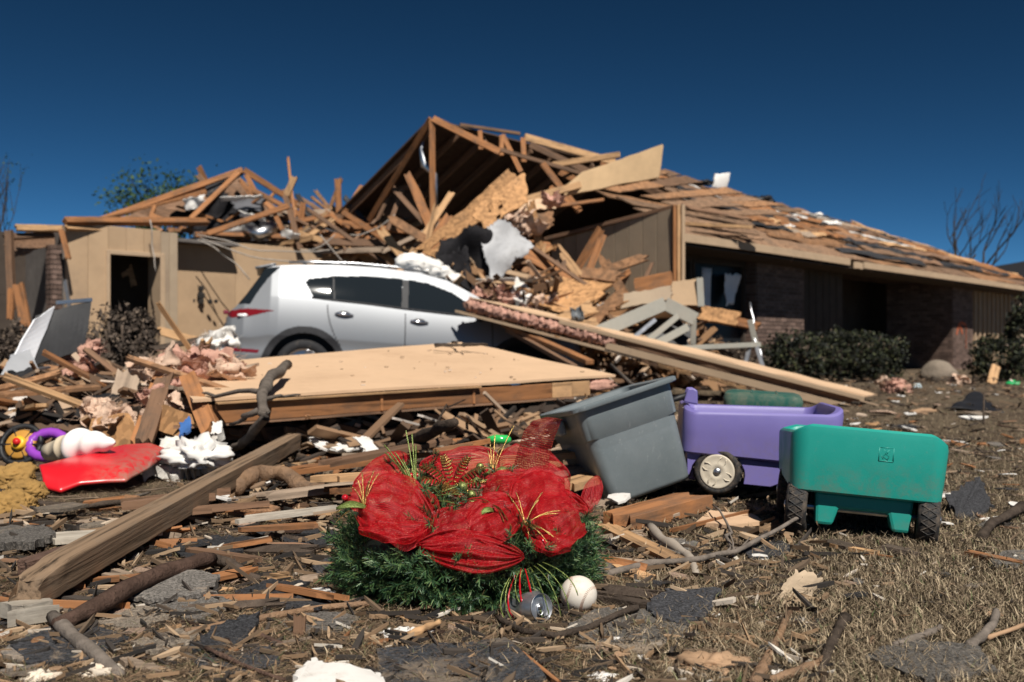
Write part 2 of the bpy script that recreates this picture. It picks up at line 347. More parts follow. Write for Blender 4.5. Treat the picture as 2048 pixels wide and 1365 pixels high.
# ---------------------------------------------------------------- the wrecked house
UA = R(46); ux, uy = math.cos(UA), math.sin(UA); HO = V((2.68, 15.4, 0))
def h(u, v, z): return V((HO.x + ux * u - uy * v, HO.y + uy * u + ux * v, z))
UV, VV = V((ux, uy, 0)), V((-uy, ux, 0))
def uv_at(x, v):                                    # u where the photo column x meets the wall line v
    k = (x - 1024) / F; return (k * (HO.y + ux * v) - HO.x + uy * v) / (ux - k * uy)
house = empty('wrecked_house', (0, 18, 0), 'long tan brick and board house torn open, its roof stripped to bare boards', 'house')
def hbox(name, u0, u1, v0, v1, z0, z1, mat, parent=house, bevel=.006):
    M = Matrix((UV, VV, V((0, 0, 1)))).transposed().to_4x4(); M.translation = h((u0 + u1) / 2, (v0 + v1) / 2, (z0 + z1) / 2)
    return MB().box((0, 0, 0), (abs(u1 - u0), abs(v1 - v0), abs(z1 - z0))).build(name, mat, parent, M=M, bevel=bevel, seg=1)
bricks = {}
def brick_pier(name, u0, u1, v0, v1, z1, label=None):
    core = hbox(name, u0 + .012, u1 - .012, v0 + .012, v1 - .012, -.05, z1, MORTAR)
    if label: core['label'] = label
    def face(a0, a1, along, fixed, off):
        L = a1 - a0; nb = max(1, round(L / .215)); bw = L / nb
        key = round(bw, 4)
        if key not in bricks:
            me = MB().box((0, 0, 0), (bw - .012, .03, .062)).mesh('brick'); me.materials.append(BRICK); bricks[key] = me
        for c in range(int(z1 / .075)):
            z = .04 + c * .075
            for k in range(nb + (c % 2)):
                a = a0 + bw * (k + .5) - (bw / 2 if c % 2 else 0)
                s = 1.0
                if c % 2 and k == 0: a += bw / 4; s = .48
                if c % 2 and k == nb: a -= bw / 4; s = .48
                o = bpy.data.objects.new('brick', bricks[key])
                if along == 'u': M = Matrix((UV, VV, V((0, 0, 1)))).transposed().to_4x4(); M.translation = h(a, fixed + random.uniform(-.002, .002), z)
                else: M = Matrix((VV, -UV, V((0, 0, 1)))).transposed().to_4x4(); M.translation = h(fixed + random.uniform(-.002, .002), a, z)
                reg(o, M @ Matrix.Diagonal((s, 1, 1, 1)), core)
    face(u0, u1, 'u', v0, -1); face(v0, v1, 'v', u0, -1)
    return core
WV = .72                                             # front wall line of the right wing behind the eave
EZ = 2.30
# right wing: walls, piers, windows
uA, uB = uv_at(1513, WV), uv_at(1607, WV); uC, uD = uv_at(1905, WV), uv_at(1945, WV)
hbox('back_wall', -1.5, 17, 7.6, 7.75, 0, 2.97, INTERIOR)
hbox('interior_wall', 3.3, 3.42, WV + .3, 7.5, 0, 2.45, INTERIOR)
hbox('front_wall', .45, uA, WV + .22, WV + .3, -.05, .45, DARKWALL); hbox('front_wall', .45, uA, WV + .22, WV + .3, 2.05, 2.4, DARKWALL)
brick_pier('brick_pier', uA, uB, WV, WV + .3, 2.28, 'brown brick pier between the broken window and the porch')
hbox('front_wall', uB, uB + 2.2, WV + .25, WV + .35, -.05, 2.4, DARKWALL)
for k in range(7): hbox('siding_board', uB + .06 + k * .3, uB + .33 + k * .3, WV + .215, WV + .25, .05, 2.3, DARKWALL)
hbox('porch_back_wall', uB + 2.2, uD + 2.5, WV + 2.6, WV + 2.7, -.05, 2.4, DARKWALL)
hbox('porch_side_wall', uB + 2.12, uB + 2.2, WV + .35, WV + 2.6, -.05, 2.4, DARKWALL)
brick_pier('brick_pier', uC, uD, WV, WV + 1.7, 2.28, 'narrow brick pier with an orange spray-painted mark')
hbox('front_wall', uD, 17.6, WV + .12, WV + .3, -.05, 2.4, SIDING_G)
k = 0; uu = uD + .03
while uu < 17.5:
    hbox('batten', uu, uu + .07, WV + .05, WV + .12, 0, 2.3, TRIM); uu += .34
# the orange mark: strokes of paint a few millimetres proud of the bricks
PAINT = plain('orange_paint', (.55, .12, .04), .8, nscale=25, amt=.3)
def stroke(pts, w):
    m = MB()
    for a, b in zip(pts, pts[1:]): m.beam(h(a[0], WV - .022, a[1]), h(b[0], WV - .022, b[1]), .006, w, up=V((0, 0, 1)))
    return m.build('paint_mark', PAINT, house)
wu = uD - uC
stroke([(uC + .16 * wu, .90), (uC + .3 * wu, 1.2), (uC + .45 * wu, .92)], .05); stroke([(uC + .36 * wu, 1.22), (uC + .62 * wu, 1.16)], .06); stroke([(uC + .62 * wu, 1.18), (uC + .62 * wu, .55)], .035)
# broken windows left of the pier
GLASS = N('dark_window_glass').out((.012, .014, .017), .3, 0, .15)
wins = [(.5, 1.0), (1.06, 1.56), (1.62, uA - .05)]
for a, b in wins:
    w = hbox('window', a, b, WV + .27, WV + .285, .5, 2.05, GLASS, bevel=0)
    for (u0, u1, z0, z1) in ((a, a + .05, .46, 2.09), (b - .05, b, .46, 2.09), (a + .05, b - .05, .46, .51), (a + .05, b - .05, 2.04, 2.09)): hbox('frame', u0, u1, WV + .2, WV + .268, z0, z1, DARKWALL, w, 0)
CURT = plain('white_curtain', (.72, .72, .74), .9, nscale=6, amt=.1)
m = MB(); uq = uv_at(1425, WV)
m.grid(lambda a, b: h(uq - .13 + .26 * a * (1 - .3 * b * (1 - b) * 2), WV + .12 + .03 * math.sin(a * 19 + b), 1.95 - .95 * b), 24, 8); cu = m.build('curtain', CURT, house, smooth=True); cu.modifiers.new('s', 'SOLIDIFY').thickness = .006
sheet('curtain', [h(uv_at(1460, WV), WV + .13, 1.9), h(uv_at(1497, WV), WV + .13, 1.9), h(uv_at(1480, WV), WV + .12, 1.35), h(uv_at(1462, WV), WV + .12, 1.3)], .01, CURT, house, jag=.05, rough=.05, smooth=True)
# porch door and glass panes
up = uB + 2.35
for k in range(3):
    hbox('porch_window', up + k * .9, up + .8 + k * .9, WV + 2.55, WV + 2.58, .3, 2.1, GLASS)
# roof of the right wing
RV = 4.2
def rz(u): return 4.5 - .022 * max(0, u + 1.5)
def eave_z(u): return EZ - .004 * u
def rf(u, t, lift=0.0):                              # front slope: t 0 eave .. 1 ridge (hip end beyond u 12.8)
    v = RV * t; return h(u, v, eave_z(u) + (rz(u) - eave_z(u)) * t + lift)
def rb(u, t, lift=0.0): return h(u, RV + 3.4 * t, rz(u) - (rz(u) - 2.75) * t + lift)
roof = empty('roof', h(6, 3, 2.3)); roof.parent = house; roof.matrix_parent_inverse = WM[house.name].inverted()
UM = 18.3
def tmax(u): return 1.0 if u < UM - RV else max(.02, (UM - u) / RV)
for k in range(12):                                  # rafters
    u = 3.4 + k * 1.1
    plank('rafter', rf(u, 0, -.12), rf(u, tmax(u) * .98, -.12), .045, .14, W_DARK, parent=roof)
# underlay of old felt, just under the boards
m = MB(); m.grid(lambda a, b: rf(3.6 + (UM - 3.7) * a, .01 + (tmax(3.6 + (UM - 3.7) * a) - .02) * b, -.03), 40, 8); un = m.build('felt_underlay', plain('roof_felt', (.05, .045, .042), .9, nscale=6, amt=.4, dirt=(.16, .11, .08), dirty=.5), roof); un.modifiers.new('s', 'SOLIDIFY').thickness = .012
rr = random.Random(5)
row = 0; t = 0.0
while t < .98:
    dt = rr.choice((.10, .13, .16)); u = 2.2 + rr.uniform(-.5, 1.0) + t * 1.2
    while u < UM:
        L = rr.uniform(1.6, 3.4); u1 = min(u + L, UM)
        if tmax(u1) > t + .02 or tmax(u) > t + .02:
            ta0, ta1 = t, min(t + dt - .006, tmax(u) - .01); tb0, tb1 = t, min(t + dt - .006, tmax(u1) - .01)
            lift = rr.choice((0, 0, .01, .03, .05)); 
            if ta1 > ta0 + .01 and rr.random() > .13:
                tb1 = max(tb1, tb0 + .004)
                sheet('roof_board', [rf(u, ta0, lift), rf(u1 - .02, tb0, lift + rr.uniform(0, .04)), rf(u1 - .02, tb1, lift + rr.uniform(0, .06)), rf(u, ta1, lift + rr.uniform(0, .05))], .018, rr.choice((DECK, DECK, OSB_D, OSB_D, W_DARK, DECK)), roof, nu=6, nv=2, jag=.05, rough=.03, seed=int(u * 31 + t * 777))
        u = u1
    t += dt
for k in range(64):                                  # peeled strips lying on the slope
    u = rr.uniform(3.2, 15.5); t = rr.uniform(.05, .95) * tmax(u); L = rr.uniform(.8, 4.6); u1 = min(UM - .5, u + L); t1 = min(max(0.02, t + rr.uniform(-.02, .02)), tmax(u1)); w = rr.uniform(.012, .05)
    mt = rr.choice((W_ORANGE, W_DARK, W_DARK, W_PALE, W_GREY, SHINGLE_D, SHINGLE_D, SHINGLE_D, OSB_D))
    sheet('roof_strip', [rf(u, t, .07), rf(u1, t1, .08), rf(u1, t1 + w, .13), rf(u, t + w, .12)], .015, mt, roof, nu=8, nv=2, jag=.06, rough=.08, seed=k)
# fascia, soffit
ue = 8.0
for (a, b, dz) in ((-.1, 5.6, 0), (5.75, 6.15, -.05), (6.2, UM, -.02)):
    plank('fascia', rf(a, 0, dz - .05) - VV * .03, rf(b, 0, dz - .05) - VV * .03, .025, .13, TRIM, parent=roof, bow=.01)
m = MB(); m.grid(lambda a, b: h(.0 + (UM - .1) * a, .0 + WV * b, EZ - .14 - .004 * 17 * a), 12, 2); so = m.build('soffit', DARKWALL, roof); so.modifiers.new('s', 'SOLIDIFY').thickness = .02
# second eave layer at its near end, sagging
sheet('roof_board', [rf(-.3, 0, .02), rf(6.6, -.01, .02), rf(6.2, .1, .05), rf(1.5, .3, .05)], .03, DECK, roof, nu=16, nv=4, jag=.05, rough=.05, seed=3)
def board_rows(q, n_, seed):                        # a field of decking laid as separate boards, some short, some lifted
    g = random.Random(seed)
    for k in range(n_):
        a, b = k / n_, (k + 1) / n_ - g.uniform(.006, .03); u0 = g.uniform(0, .06)
        while u0 < .93:
            u1 = min(1, u0 + g.uniform(.45, 1.1)); lf = V((0, 0, g.choice((0, 0, .02, .04, .07)))); e = lambda u, v: q[0].lerp(q[1], u).lerp(q[3].lerp(q[2], u), v)
            if g.random() > .07: sheet('roof_board', [e(u0, a) + lf, e(u1 - .008, a) + lf, e(u1 - .008, b) + lf + V((0, 0, g.uniform(-.01, .03))), e(u0, b) + lf], .02, g.choice((DECK, DECK, DECK, W_DARK, OSB_D)), roof, nu=7, nv=2, jag=.025, rough=.025, seed=seed * 50 + k)
            u0 = u1
board_rows([P(1175, 378, 16.6), P(1500, 445, 17.2), P(1530, 482, 16.6), P(1375, 470, 15.6)], 5, 9)
board_rows([P(1165, 372, 17.1), P(1330, 338, 18.6), P(1610, 432, 19.4), P(1420, 432, 17.0)], 7, 19)
plank('roof_batten', P(1370, 448, 15.9), P(1505, 455, 16.4), .09, .05, W_PALE, parent=roof, jag=(.1, .2))
_a, _b, _c = rf(2, 0), rf(10, 0), rf(2, 1); _n = (_b - _a).cross(_c - _a).normalized()
def on_roof(x, y, lift=.05):                        # where the photo pixel meets the front slope
    d = P(x, y, 1) - V((0, 0, H)); o = V((0, 0, H)); k = (_a - o).dot(_n) / d.dot(_n); return o + d * k + _n * (lift if _n.z > 0 else -lift)
# rear slope, its underside seen dark through the missing front
m = MB(); m.grid(lambda a, b: rb(-1.55 + (UM + 1.5) * a, b + (1 - b) * (1 - tmax(-1.55 + (UM + 1.5) * a)), .0), 40, 6); rs = m.build('rear_roof_deck', wood('shade_dark_deck', (.075, .045, .03), dirty=.4), roof); rs.modifiers.new('s', 'SOLIDIFY').thickness = .03  # shade on the underside is put into this darkened wood colour
for k in range(9):
    u = -1.45 + k * .62
    plank('rafter', rb(u, .0, -.1), rb(u, .99, -.1), .045, .12, W_DARK, parent=roof)
# hip end
hp = h(UM - RV, RV, rz(UM - RV)); sheet('hip_roof', [rf(UM, 0, -.01), h(UM, 7.6, 2.3), hp, hp + V((.01, 0, 0))], .03, DECK, roof, nu=6, nv=6, jag=0)
# torn trusses at the open end: (pixel, pixel, distance, distance, width)
for (x0, y0, d0, x1, y1, d1, w, t, mt) in [
    (864, 240, 17.2, 866, 470, 17.4, .09, .05, W_ORANGE), (862, 238, 17.2, 738, 442, 18.6, .09, .05, W_ORANGE), (866, 238, 17.2, 1000, 305, 16.8, .10, .05, W_ORANGE),
    (1000, 300, 16.8, 1165, 348, 17.3, .06, .04, W_DARK), (1050, 275, 18.4, 1230, 325, 19.5, .12, .05, W_PALE), (1005, 270, 17.4, 1042, 345, 17.2, .07, .045, W_ORANGE), (1003, 272, 17.3, 1003, 312, 17.2, .07, .045, W_ORANGE),
    (1046, 276, 18.2, 1048, 325, 18.1, .08, .045, W_ORANGE), (960, 262, 17.6, 962, 300, 17.5, .07, .045, W_ORANGE), (1085, 328, 16.6, 1160, 425, 16.2, .09, .045, W_ORANGE), (780, 370, 18.2, 870, 470, 17.6, .08, .045, W_DARK),
    (790, 368, 18.3, 755, 440, 18.3, .06, .045, W_DARK), (805, 380, 18.2, 775, 460, 18.1, .07, .045, W_DARK), (770, 380, 18.4, 840, 372, 18.0, .06, .04, W_DARK), (1060, 290, 18.0, 1180, 345, 17.8, .1, .04, W_DARK),
    (1105, 330, 17.5, 1240, 310, 17.0, .09, .04, W_PALE), (1120, 345, 17.4, 1180, 375, 17.0, .1, .04, W_ORANGE), (1200, 330, 18.2, 1330, 372, 18.4, .1, .04, W_ORANGE), (920, 250, 17.8, 1040, 268, 18.4, .05, .04, W_DARK)]:
    plank('truss_member', P(x0, y0, d0), P(x1, y1, d1), w * 1.15, t, mt, up=V((0, -1, .2)), parent=roof)
sheet('ceiling_panel', [P(770, 372, 18.6), P(850, 382, 18.6), P(845, 440, 18.4), P(755, 430, 18.6)], .02, W_DARK, roof, seed=4)
m = MB(); m.tube([P(850, 262, 17.5), P(842, 300, 17.5), P(848, 330, 17.5), P(870, 350, 17.5), P(872, 420, 17.4)], [.02, .03, .07, .05, .03], 8); m.build('hanging_duct', METAL, roof, smooth=True)
sheet('roof_edge_board', [P(1100, 398, 16.0), P(1318, 356, 15.1), P(1326, 290, 15.1), P(1165, 345, 15.8)], .04, plain('plywood', (.70, .48, .27), .8, nscale=3, amt=.15), roof, nu=10, nv=3, jag=.02)
# side wall of the right wing: tan grooved siding, leaning, with corner studs
gw = empty('garage_side_wall', P(1240, 600, 15.4)); gw.parent = house; gw.matrix_parent_inverse = WM[house.name].inverted()
q0, q1, q2, q3 = P(1105, 640, 16.9), P(1345, 640, 14.75), P(1345, 418, 14.75), P(1105, 482, 16.9)
nb = 9
for k in range(nb):
    a, b = k / nb + .002, (k + 1) / nb - .004
    sheet('siding_board', [q0.lerp(q1, a), q0.lerp(q1, b), q3.lerp(q2, b), q3.lerp(q2, a)], .02, SIDING_G, gw, nu=2, nv=4, jag=0)
    if k: pass
sheet('sheathing', [q0 + V((0, .06, 0)), q1 + V((0, .06, 0)), q2 + V((0, .06, -.02)), q3 + V((0, .06, -.02))], .03, TRIM, gw, jag=0)
plank('top_plate', q3 + V((-.1, .03, .03)), q2 + V((.05, .03, .03)), .12, .06, W_DARK, parent=gw)
for k, x in enumerate((1349, 1357, 1366)): plank('corner_stud', P(x, 640, 14.75 + k * .05), P(x, 410, 14.7 + k * .05), .05, .08, (W_ORANGE, W_PALE, TRIM)[k], up=V((0, -1, 0)), parent=gw)
BLK = plain('dark_stain', (.02, .017, .015), .9)
# ---- left wing
LV = 6.4
uL, u1d, u2d, uR = uv_at(135, LV), uv_at(217, LV), uv_at(322, LV), uv_at(356, LV)
def boards(u0, u1, v, z0, z1, mat=SIDING, w=.3):
    k = max(1, round((u1 - u0) / w)); d = (u1 - u0) / k
    for i in range(k): hbox('siding_board', u0 + i * d + .003, u0 + (i + 1) * d - .003, v, v + .02, z0, z1, mat)
hbox('wing_wall', uL, u1d, LV + .02, LV + .12, -.05, 2.42, TRIM); boards(uL, u1d, LV, 0, 2.44)
hbox('wing_wall', u1d, u2d, LV + .02, LV + .12, 2.03, 2.42, TRIM); boards(u1d, u2d, LV, 2.03, 2.44)
hbox('wing_wall', u2d, uR, LV + .02, LV + .45, -.05, 2.40, TRIM); boards(u2d, uR, LV, 0, 2.42, SIDING_G, .15)
for (a, b, z0, z1) in ((u1d - .04, u1d + .02, 0, 2.07), (u2d - .02, u2d + .06, 0, 2.07), (u1d + .02, u2d - .02, 2.0, 2.07)): hbox('door_frame', a, b, LV - .03, LV - .002, z0, z1, TRIM)
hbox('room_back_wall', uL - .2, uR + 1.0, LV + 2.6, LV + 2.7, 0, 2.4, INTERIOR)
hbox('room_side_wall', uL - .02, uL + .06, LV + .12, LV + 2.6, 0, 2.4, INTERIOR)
sheet('hanging_scrap', [P(255, 545, 16.3), P(262, 525, 16.3), P(276, 570, 16.3), P(262, 575, 16.3)], .01, W_PALE, house); sheet('hanging_scrap', [P(240, 548, 16.2), P(262, 535, 16.2), P(262, 550, 16.2), P(245, 556, 16.2)], .01, W_PALE, house)
RVW = LV + .45
hbox('recessed_wall', uR, 0.2, RVW + .02, RVW + .12, -.05, 2.38, TRIM); boards(uR, 0.2, RVW, 0, 2.4, SIDING, 1.2)
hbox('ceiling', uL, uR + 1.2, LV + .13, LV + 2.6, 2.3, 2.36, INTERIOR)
# left porch end: shadowed wall, slim brick pier, eave boards
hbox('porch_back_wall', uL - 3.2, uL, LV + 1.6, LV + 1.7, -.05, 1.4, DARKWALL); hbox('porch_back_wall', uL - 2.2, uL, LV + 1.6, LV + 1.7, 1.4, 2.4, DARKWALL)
brick_pier('brick_pier', uv_at(104, LV + .1), uv_at(124, LV + .1) , LV + .1, LV + .3, 2.1, 'slim brick pier in the shade of the left porch')
sheet('porch_roof_board', [P(5, 470, 14.6), P(120, 455, 15.4), P(122, 490, 15.3), P(15, 520, 14.6)], .04, W_DARK, house, jag=.05, rough=.05, seed=2)
for (x0, y0, d0, x1, y1, d1, w, t, mt) in [
    (30, 456, 14.5, 128, 458, 15.0, .10, .05, W_PALE), (25, 474, 14.5, 108, 470, 15.0, .09, .05, W_DARK), (18, 460, 14.3, 24, 620, 14.3, .09, .09, W_DARK), (128, 443, 14.8, 415, 444, 17.0, .10, .10, W_ORANGE), (130, 455, 14.8, 330, 468, 16.4, .07, .05, W_PALE),
    (122, 458, 14.7, 138, 520, 14.6, .07, .04, W_ORANGE), (20, 640, 14.0, 23, 575, 14.0, .08, .05, W_ORANGE), (36, 568, 13.6, 55, 668, 13.4, .14, .05, W_ORANGE), (140, 620, 13.9, 130, 560, 14.2, .05, .03, METAL)]:
    plank('broken_rafter', P(x0, y0, d0), P(x1, y1, d1), w, t, mt, up=V((0, -1, .3)), parent=house, jag=(.03, .06))
# left wing roof: peaked trusses
lroof = empty('truss_roof', P(487, 440, 17.5)); lroof.parent = house; lroof.matrix_parent_inverse = WM[house.name].inverted()
Pb = lambda x, y, d: P(x, y, d * 1.075)
sheet('roof_board', [Pb(190, 441, 16.6), Pb(300, 410, 17.2), Pb(410, 372, 17.6), Pb(415, 388, 17.0)], .03, W_ORANGE, lroof, nu=10, nv=2, jag=.02, seed=6)
sheet('roof_board', [Pb(400, 377, 17.6), Pb(485, 335, 18.0), Pb(488, 348, 17.6), Pb(412, 396, 17.2)], .03, SHINGLE_D, lroof, nu=8, nv=2, jag=.03, seed=7)
for (x0, y0, d0, x1, y1, d1, w, mt) in [
    (185, 446, 16.6, 487, 340, 17.6, .11, W_ORANGE), (487, 340, 17.5, 640, 438, 18.2, .11, W_ORANGE), (478, 345, 17.3, 380, 440, 16.6, .09, W_ORANGE), (492, 350, 17.5, 515, 392, 17.5, .09, W_ORANGE), (480, 360, 17.4, 505, 395, 17.4, .08, W_ORANGE),
    (495, 375, 17.4, 600, 430, 17.6, .09, W_ORANGE), (415, 468, 16.6, 578, 412, 16.8, .10, W_ORANGE), (548, 425, 16.8, 566, 462, 16.8, .08, W_ORANGE), (390, 470, 16.6, 580, 474, 17.3, .10, W_ORANGE), (573, 392, 17.0, 590, 352, 17.0, .12, W_PALE),
    (570, 390, 17.0, 602, 500, 17.0, .10, W_DARK), (675, 358, 17.8, 679, 440, 17.8, .12, W_ORANGE), (692, 422, 17.6, 724, 372, 17.8, .08, W_ORANGE), (685, 424, 17.4, 780, 486, 17.0, .10, W_ORANGE), (650, 425, 17.8, 740, 480, 17.4, .10, W_ORANGE),
    (600, 430, 18.0, 780, 470, 18.0, .12, W_ORANGE), (620, 455, 17.6, 700, 440, 17.8, .1, W_PALE), (560, 480, 17.3, 780, 488, 17.2, .14, W_DARK), (640, 465, 17.6, 800, 500, 17.2, .12, W_ORANGE), (300, 430, 16.4, 330, 442, 16.4, .08, W_ORANGE), (310, 412, 16.8, 300, 440, 16.6, .06, W_ORANGE),
    (590, 445, 17.4, 660, 430, 17.6, .09, W_ORANGE), (610, 478, 17.2, 668, 438, 17.4, .09, W_PALE), (700, 455, 17.5, 795, 450, 17.4, .1, W_ORANGE)]:
    plank('truss_member', Pb(x0, y0, d0), Pb(x1, y1, d1), w, .05, mt, up=V((0, -1, .3)), parent=lroof, jag=(.02, .05))
hbox('broken_wall', uv_at(655, RVW), uv_at(780, RVW), RVW + .4, RVW + .5, 1.2, 2.28, OSB_D, lroof)
sheet('felt_scrap', [Pb(405, 400, 17.4), Pb(530, 392, 17.6), Pb(545, 470, 17.3), Pb(385, 468, 17.2)], .02, CLOTH_K, lroof, nu=16, nv=12, jag=.12, rough=.25, seed=5, smooth=True)
sheet('grey_felt_scrap', [Pb(455, 390, 17.2), Pb(528, 395, 17.3), Pb(525, 430, 17.1), Pb(470, 425, 17.1)], .02, plain('grey_felt', (.10, .10, .11), .8), lroof, nu=12, nv=9, jag=.08, rough=.15, seed=15, smooth=True)
for k, (x0, y0, x1, y1, w) in enumerate([(365, 398, 410, 388, .22), (440, 395, 525, 390, .05), (475, 425, 530, 432, .08), (385, 462, 420, 468, .10), (440, 460, 495, 448, .16), (500, 462, 540, 452, .18), (560, 455, 600, 466, .15)]):
    sheet('white_scrap', [Pb(x0, y0, 16.9), Pb(x1, y1, 16.9), Pb(x1, y1, 16.9) + V((0, .1, -w)), Pb(x0, y0, 16.9) + V((0, .1, -w))], .015, WHITE, lroof, jag=.05, rough=.08, rs=6, seed=k + 30, smooth=True)
m = MB(); m.tube([Pb(495, 455, 17), Pb(520, 470, 16.8), Pb(545, 455, 17)], .13, 12); m.build('duct', METAL, lroof, smooth=True)
# collapsed mass of rafters, lath and felt behind and between the trusses
sheet('sagging_deck', [Pb(225, 438, 17.9), Pb(480, 352, 18.6), Pb(560, 420, 18.8), Pb(560, 478, 18.2)], .03, W_DARK, lroof, nu=14, nv=8, jag=.12, rough=.12, seed=44)
sheet('felt_scrap', [Pb(330, 432, 17.3), Pb(452, 380, 17.6), Pb(470, 430, 17.5), Pb(360, 462, 17.2)], .02, CLOTH_K, lroof, nu=14, nv=10, jag=.12, rough=.25, seed=45, smooth=True)
lr = random.Random(91)
for k in range(120):
    x = lr.uniform(380, 800); D_ = lr.uniform(18.5, 20.4); top = interp(x, [(380, 440), (500, 425), (600, 430), (700, 440), (800, 455)]); y = lr.uniform(top, 506); c = P(x, y, D_); L = lr.uniform(.3, 1.3); a = lr.gauss(0, .55); d = V((math.cos(a), lr.uniform(-.5, .5), math.sin(a))).normalized() * L
    plank('fallen_lath', c - d, c + d, lr.uniform(.04, .11), .03, lr.choice((W_ORANGE, W_DARK, W_DARK, OSB_D, W_PALE, W_ORANGE, SHINGLE_D, W_GREY)), up=V((lr.gauss(0, .3), -1, lr.uniform(0, .8))), jag=(.05, .08), parent=lroof, seed=k)
for k in range(9): blob('insulation', P(lr.uniform(420, 780), lr.uniform(452, 490), lr.uniform(18.6, 19.4)), (.12, .1, .08), (INSUL_P, WHITE, INSUL)[k % 3], lroof, amp=.4, ns=2.2, seed=400 + k, sub=3)
# cables draped across the left wing
CAB = plain('cable', (.35, .31, .27), .7)
for k, (x0, y0, x1, y1, sag, d) in enumerate([(300, 440, 312, 545, 0, 15.6), (395, 470, 660, 500, .12, 16.6), (400, 476, 640, 520, .15, 16.4), (395, 480, 500, 560, -.1, 16.5), (700, 470, 790, 430, .1, 17), (600, 500, 670, 470, .1, 17), (880, 495, 960, 440, .05, 16.0), (640, 470, 690, 530, 0, 17)]):
    m = MB(); m.tube(wig(P(x0, y0, d), P(x1, y1, d), 10, .03, k, sag), .011, 5); m.build('cable', CAB, lroof, smooth=True)
m = MB()                                            # small dark wall ornament on the recessed wall
for (x, y, r) in [(402, 578, .06), (402, 592, .08), (385, 602, .05), (402, 604, .06), (420, 604, .05), (432, 603, .04)]:
    vs, fs = ICO[1]; c = P(x, y, 16.9); m.add([c + V((v.x * r, v.y * .02, v.z * r)) for v in vs], fs)
m.build('wall_ornament', BLK, house)
# ---------------------------------------------------------------- the silver car
def smooth_pts(pts, n=5):
    return pts
CAR = V(P(452, 780, 12.5)); CAR.z = 0; CA = R(13)
car = empty('parked_car', CAR, 'silver hatchback car half buried under the fallen wall and boards', 'car')
CM = Matrix.Translation(CAR) @ Matrix.Rotation(CA, 4, 'Z') @ Matrix.Rotation(R(2.5), 4, 'Y')
TOPL = [(0, .93), (.03, 1.0), (.10, 1.06), (.22, 1.22), (.36, 1.44), (.42, 1.55), (.52, 1.585), (.8, 1.615), (1.3, 1.645), (1.8, 1.645), (2.3, 1.61), (2.65, 1.53), (3.0, 1.36), (3.35, 1.13), (3.5, 1.08), (3.9, 1.03), (4.25, .95), (4.42, .80), (4.48, .62)]
BOTL = [(0, .52), (.05, .36), (.3, .27), (1.0, .25), (3.4, .25), (4.2, .27), (4.48, .4)]
HW = [(0, .72), (.06, .80), (.2, .87), (.6, .92), (1.5, .925), (3.2, .92), (4.0, .88), (4.3, .78), (4.48, .62)]
BELT = [(0, .98), (.5, 1.19), (1.2, 1.175), (2.0, 1.125), (2.9, 1.065), (3.4, 1.0), (4.48, .8)]
def half_w(x, z):
    w = interp(x, HW); b = min(interp(x, BELT), interp(x, TOPL) - .02)
    lo = interp(x, BOTL)
    if z <= b:
        t = (z - lo) / max(.05, b - lo); w -= .05 * (1 - min(1, t * 3)) ** 2 + .095 * (max(0, t - .5) / .5) ** 1.6
        if .25 < t < .5: w -= .012 * math.sin((t - .25) / .25 * math.pi)
    else:
        t = (z - b) / .6; w = w - .095 - .25 * t - .06 * t * t
    return w
RX, FX, WR, AR = .92, 3.6, .345, .43
WZ = .345
def inpoly(x, z, poly):
    c = False; n = len(poly)
    for i in range(n):
        (x0, z0), (x1, z1) = poly[i], poly[i - 1]
        if (z0 > z) != (z1 > z) and x < (x1 - x0) * (z - z0) / (z1 - z0) + x0: c = not c
    return c
WQ = [(1.00, 1.205), (.90, 1.38), (.94, 1.43), (1.22, 1.475), (1.24, 1.185)]
WB = [(1.26, 1.185), (1.24, 1.48), (1.6, 1.505), (2.08, 1.50), (2.06, 1.13)]
WF = [(2.14, 1.125), (2.16, 1.495), (2.4, 1.46), (2.7, 1.36), (3.08, 1.12), (3.10, 1.065)]
LAMP = [(.0, .95), (.02, .995), (.25, 1.03), (.56, 1.02), (.40, .98), (.25, .935), (.06, .915)]
REFL = [(.10, .52), (.10, .56), (.40, .545), (.38, .51)]
CLAD_T = .30
def part_of(x, z):
    for nm, pl in (('rear_quarter_window', WQ), ('rear_door_window', WB), ('front_door_window', WF)):
        if inpoly(x, z, pl): return nm
    if x < .62 and inpoly(x, z, [(.10, 1.075), (.20, 1.22), (.34, 1.44), (.41, 1.53), (.60, 1.555), (.47, 1.42), (.33, 1.2), (.27, 1.085)]): return 'rear_side_window'
    for pl in ([(1.23, 1.18), (1.21, 1.485), (1.25, 1.485), (1.27, 1.18)], [(2.06, 1.13), (2.08, 1.485), (2.165, 1.48), (2.14, 1.125)]):
        if inpoly(x, z, pl): return 'pillar_trim'
    if inpoly(x, z, LAMP): return 'tail_lamp'
    if inpoly(x, z, REFL): return 'bumper_reflector'
    for cx in (RX, FX):
        d = math.hypot(x - cx, z - WZ)
        if d < AR - .005: return None
        if d < AR + .075: return 'arch_cladding'
    if z < CLAD_T + (.02 if x > .4 else .12): return 'sill_cladding'
    return 'body'
PAINT_S = plain('silver_paint', (.225, .235, .25), .42, .35, .3, nscale=1.5, amt=.03, bump=0, coat=.0)
CARGLASS = N('car_glass').out((.012, .016, .02), .03, 0, .12)
CLADM = plain('black_plastic', (.02, .02, .023), .6, nscale=10, amt=.3)
LAMPM = N('red_lamp').out((.17, .008, .012), .12, 0, .6, .5); LAMPW = N('clear_lamp').out((.75, .75, .75), .15, 0, .6)
TYRE = plain('tyre_rubber', (.018, .018, .02), .8, nscale=20, amt=.3, dirt=(.10, .08, .06), dirty=.3)
ALLOY = plain('alloy', (.55, .56, .58), .3, 1.0, nscale=8, amt=.1, bump=0)
CH = N('chrome').out((.8, .8, .82), .12, 1.0)
cm = {}
nx, nt = 420, 150
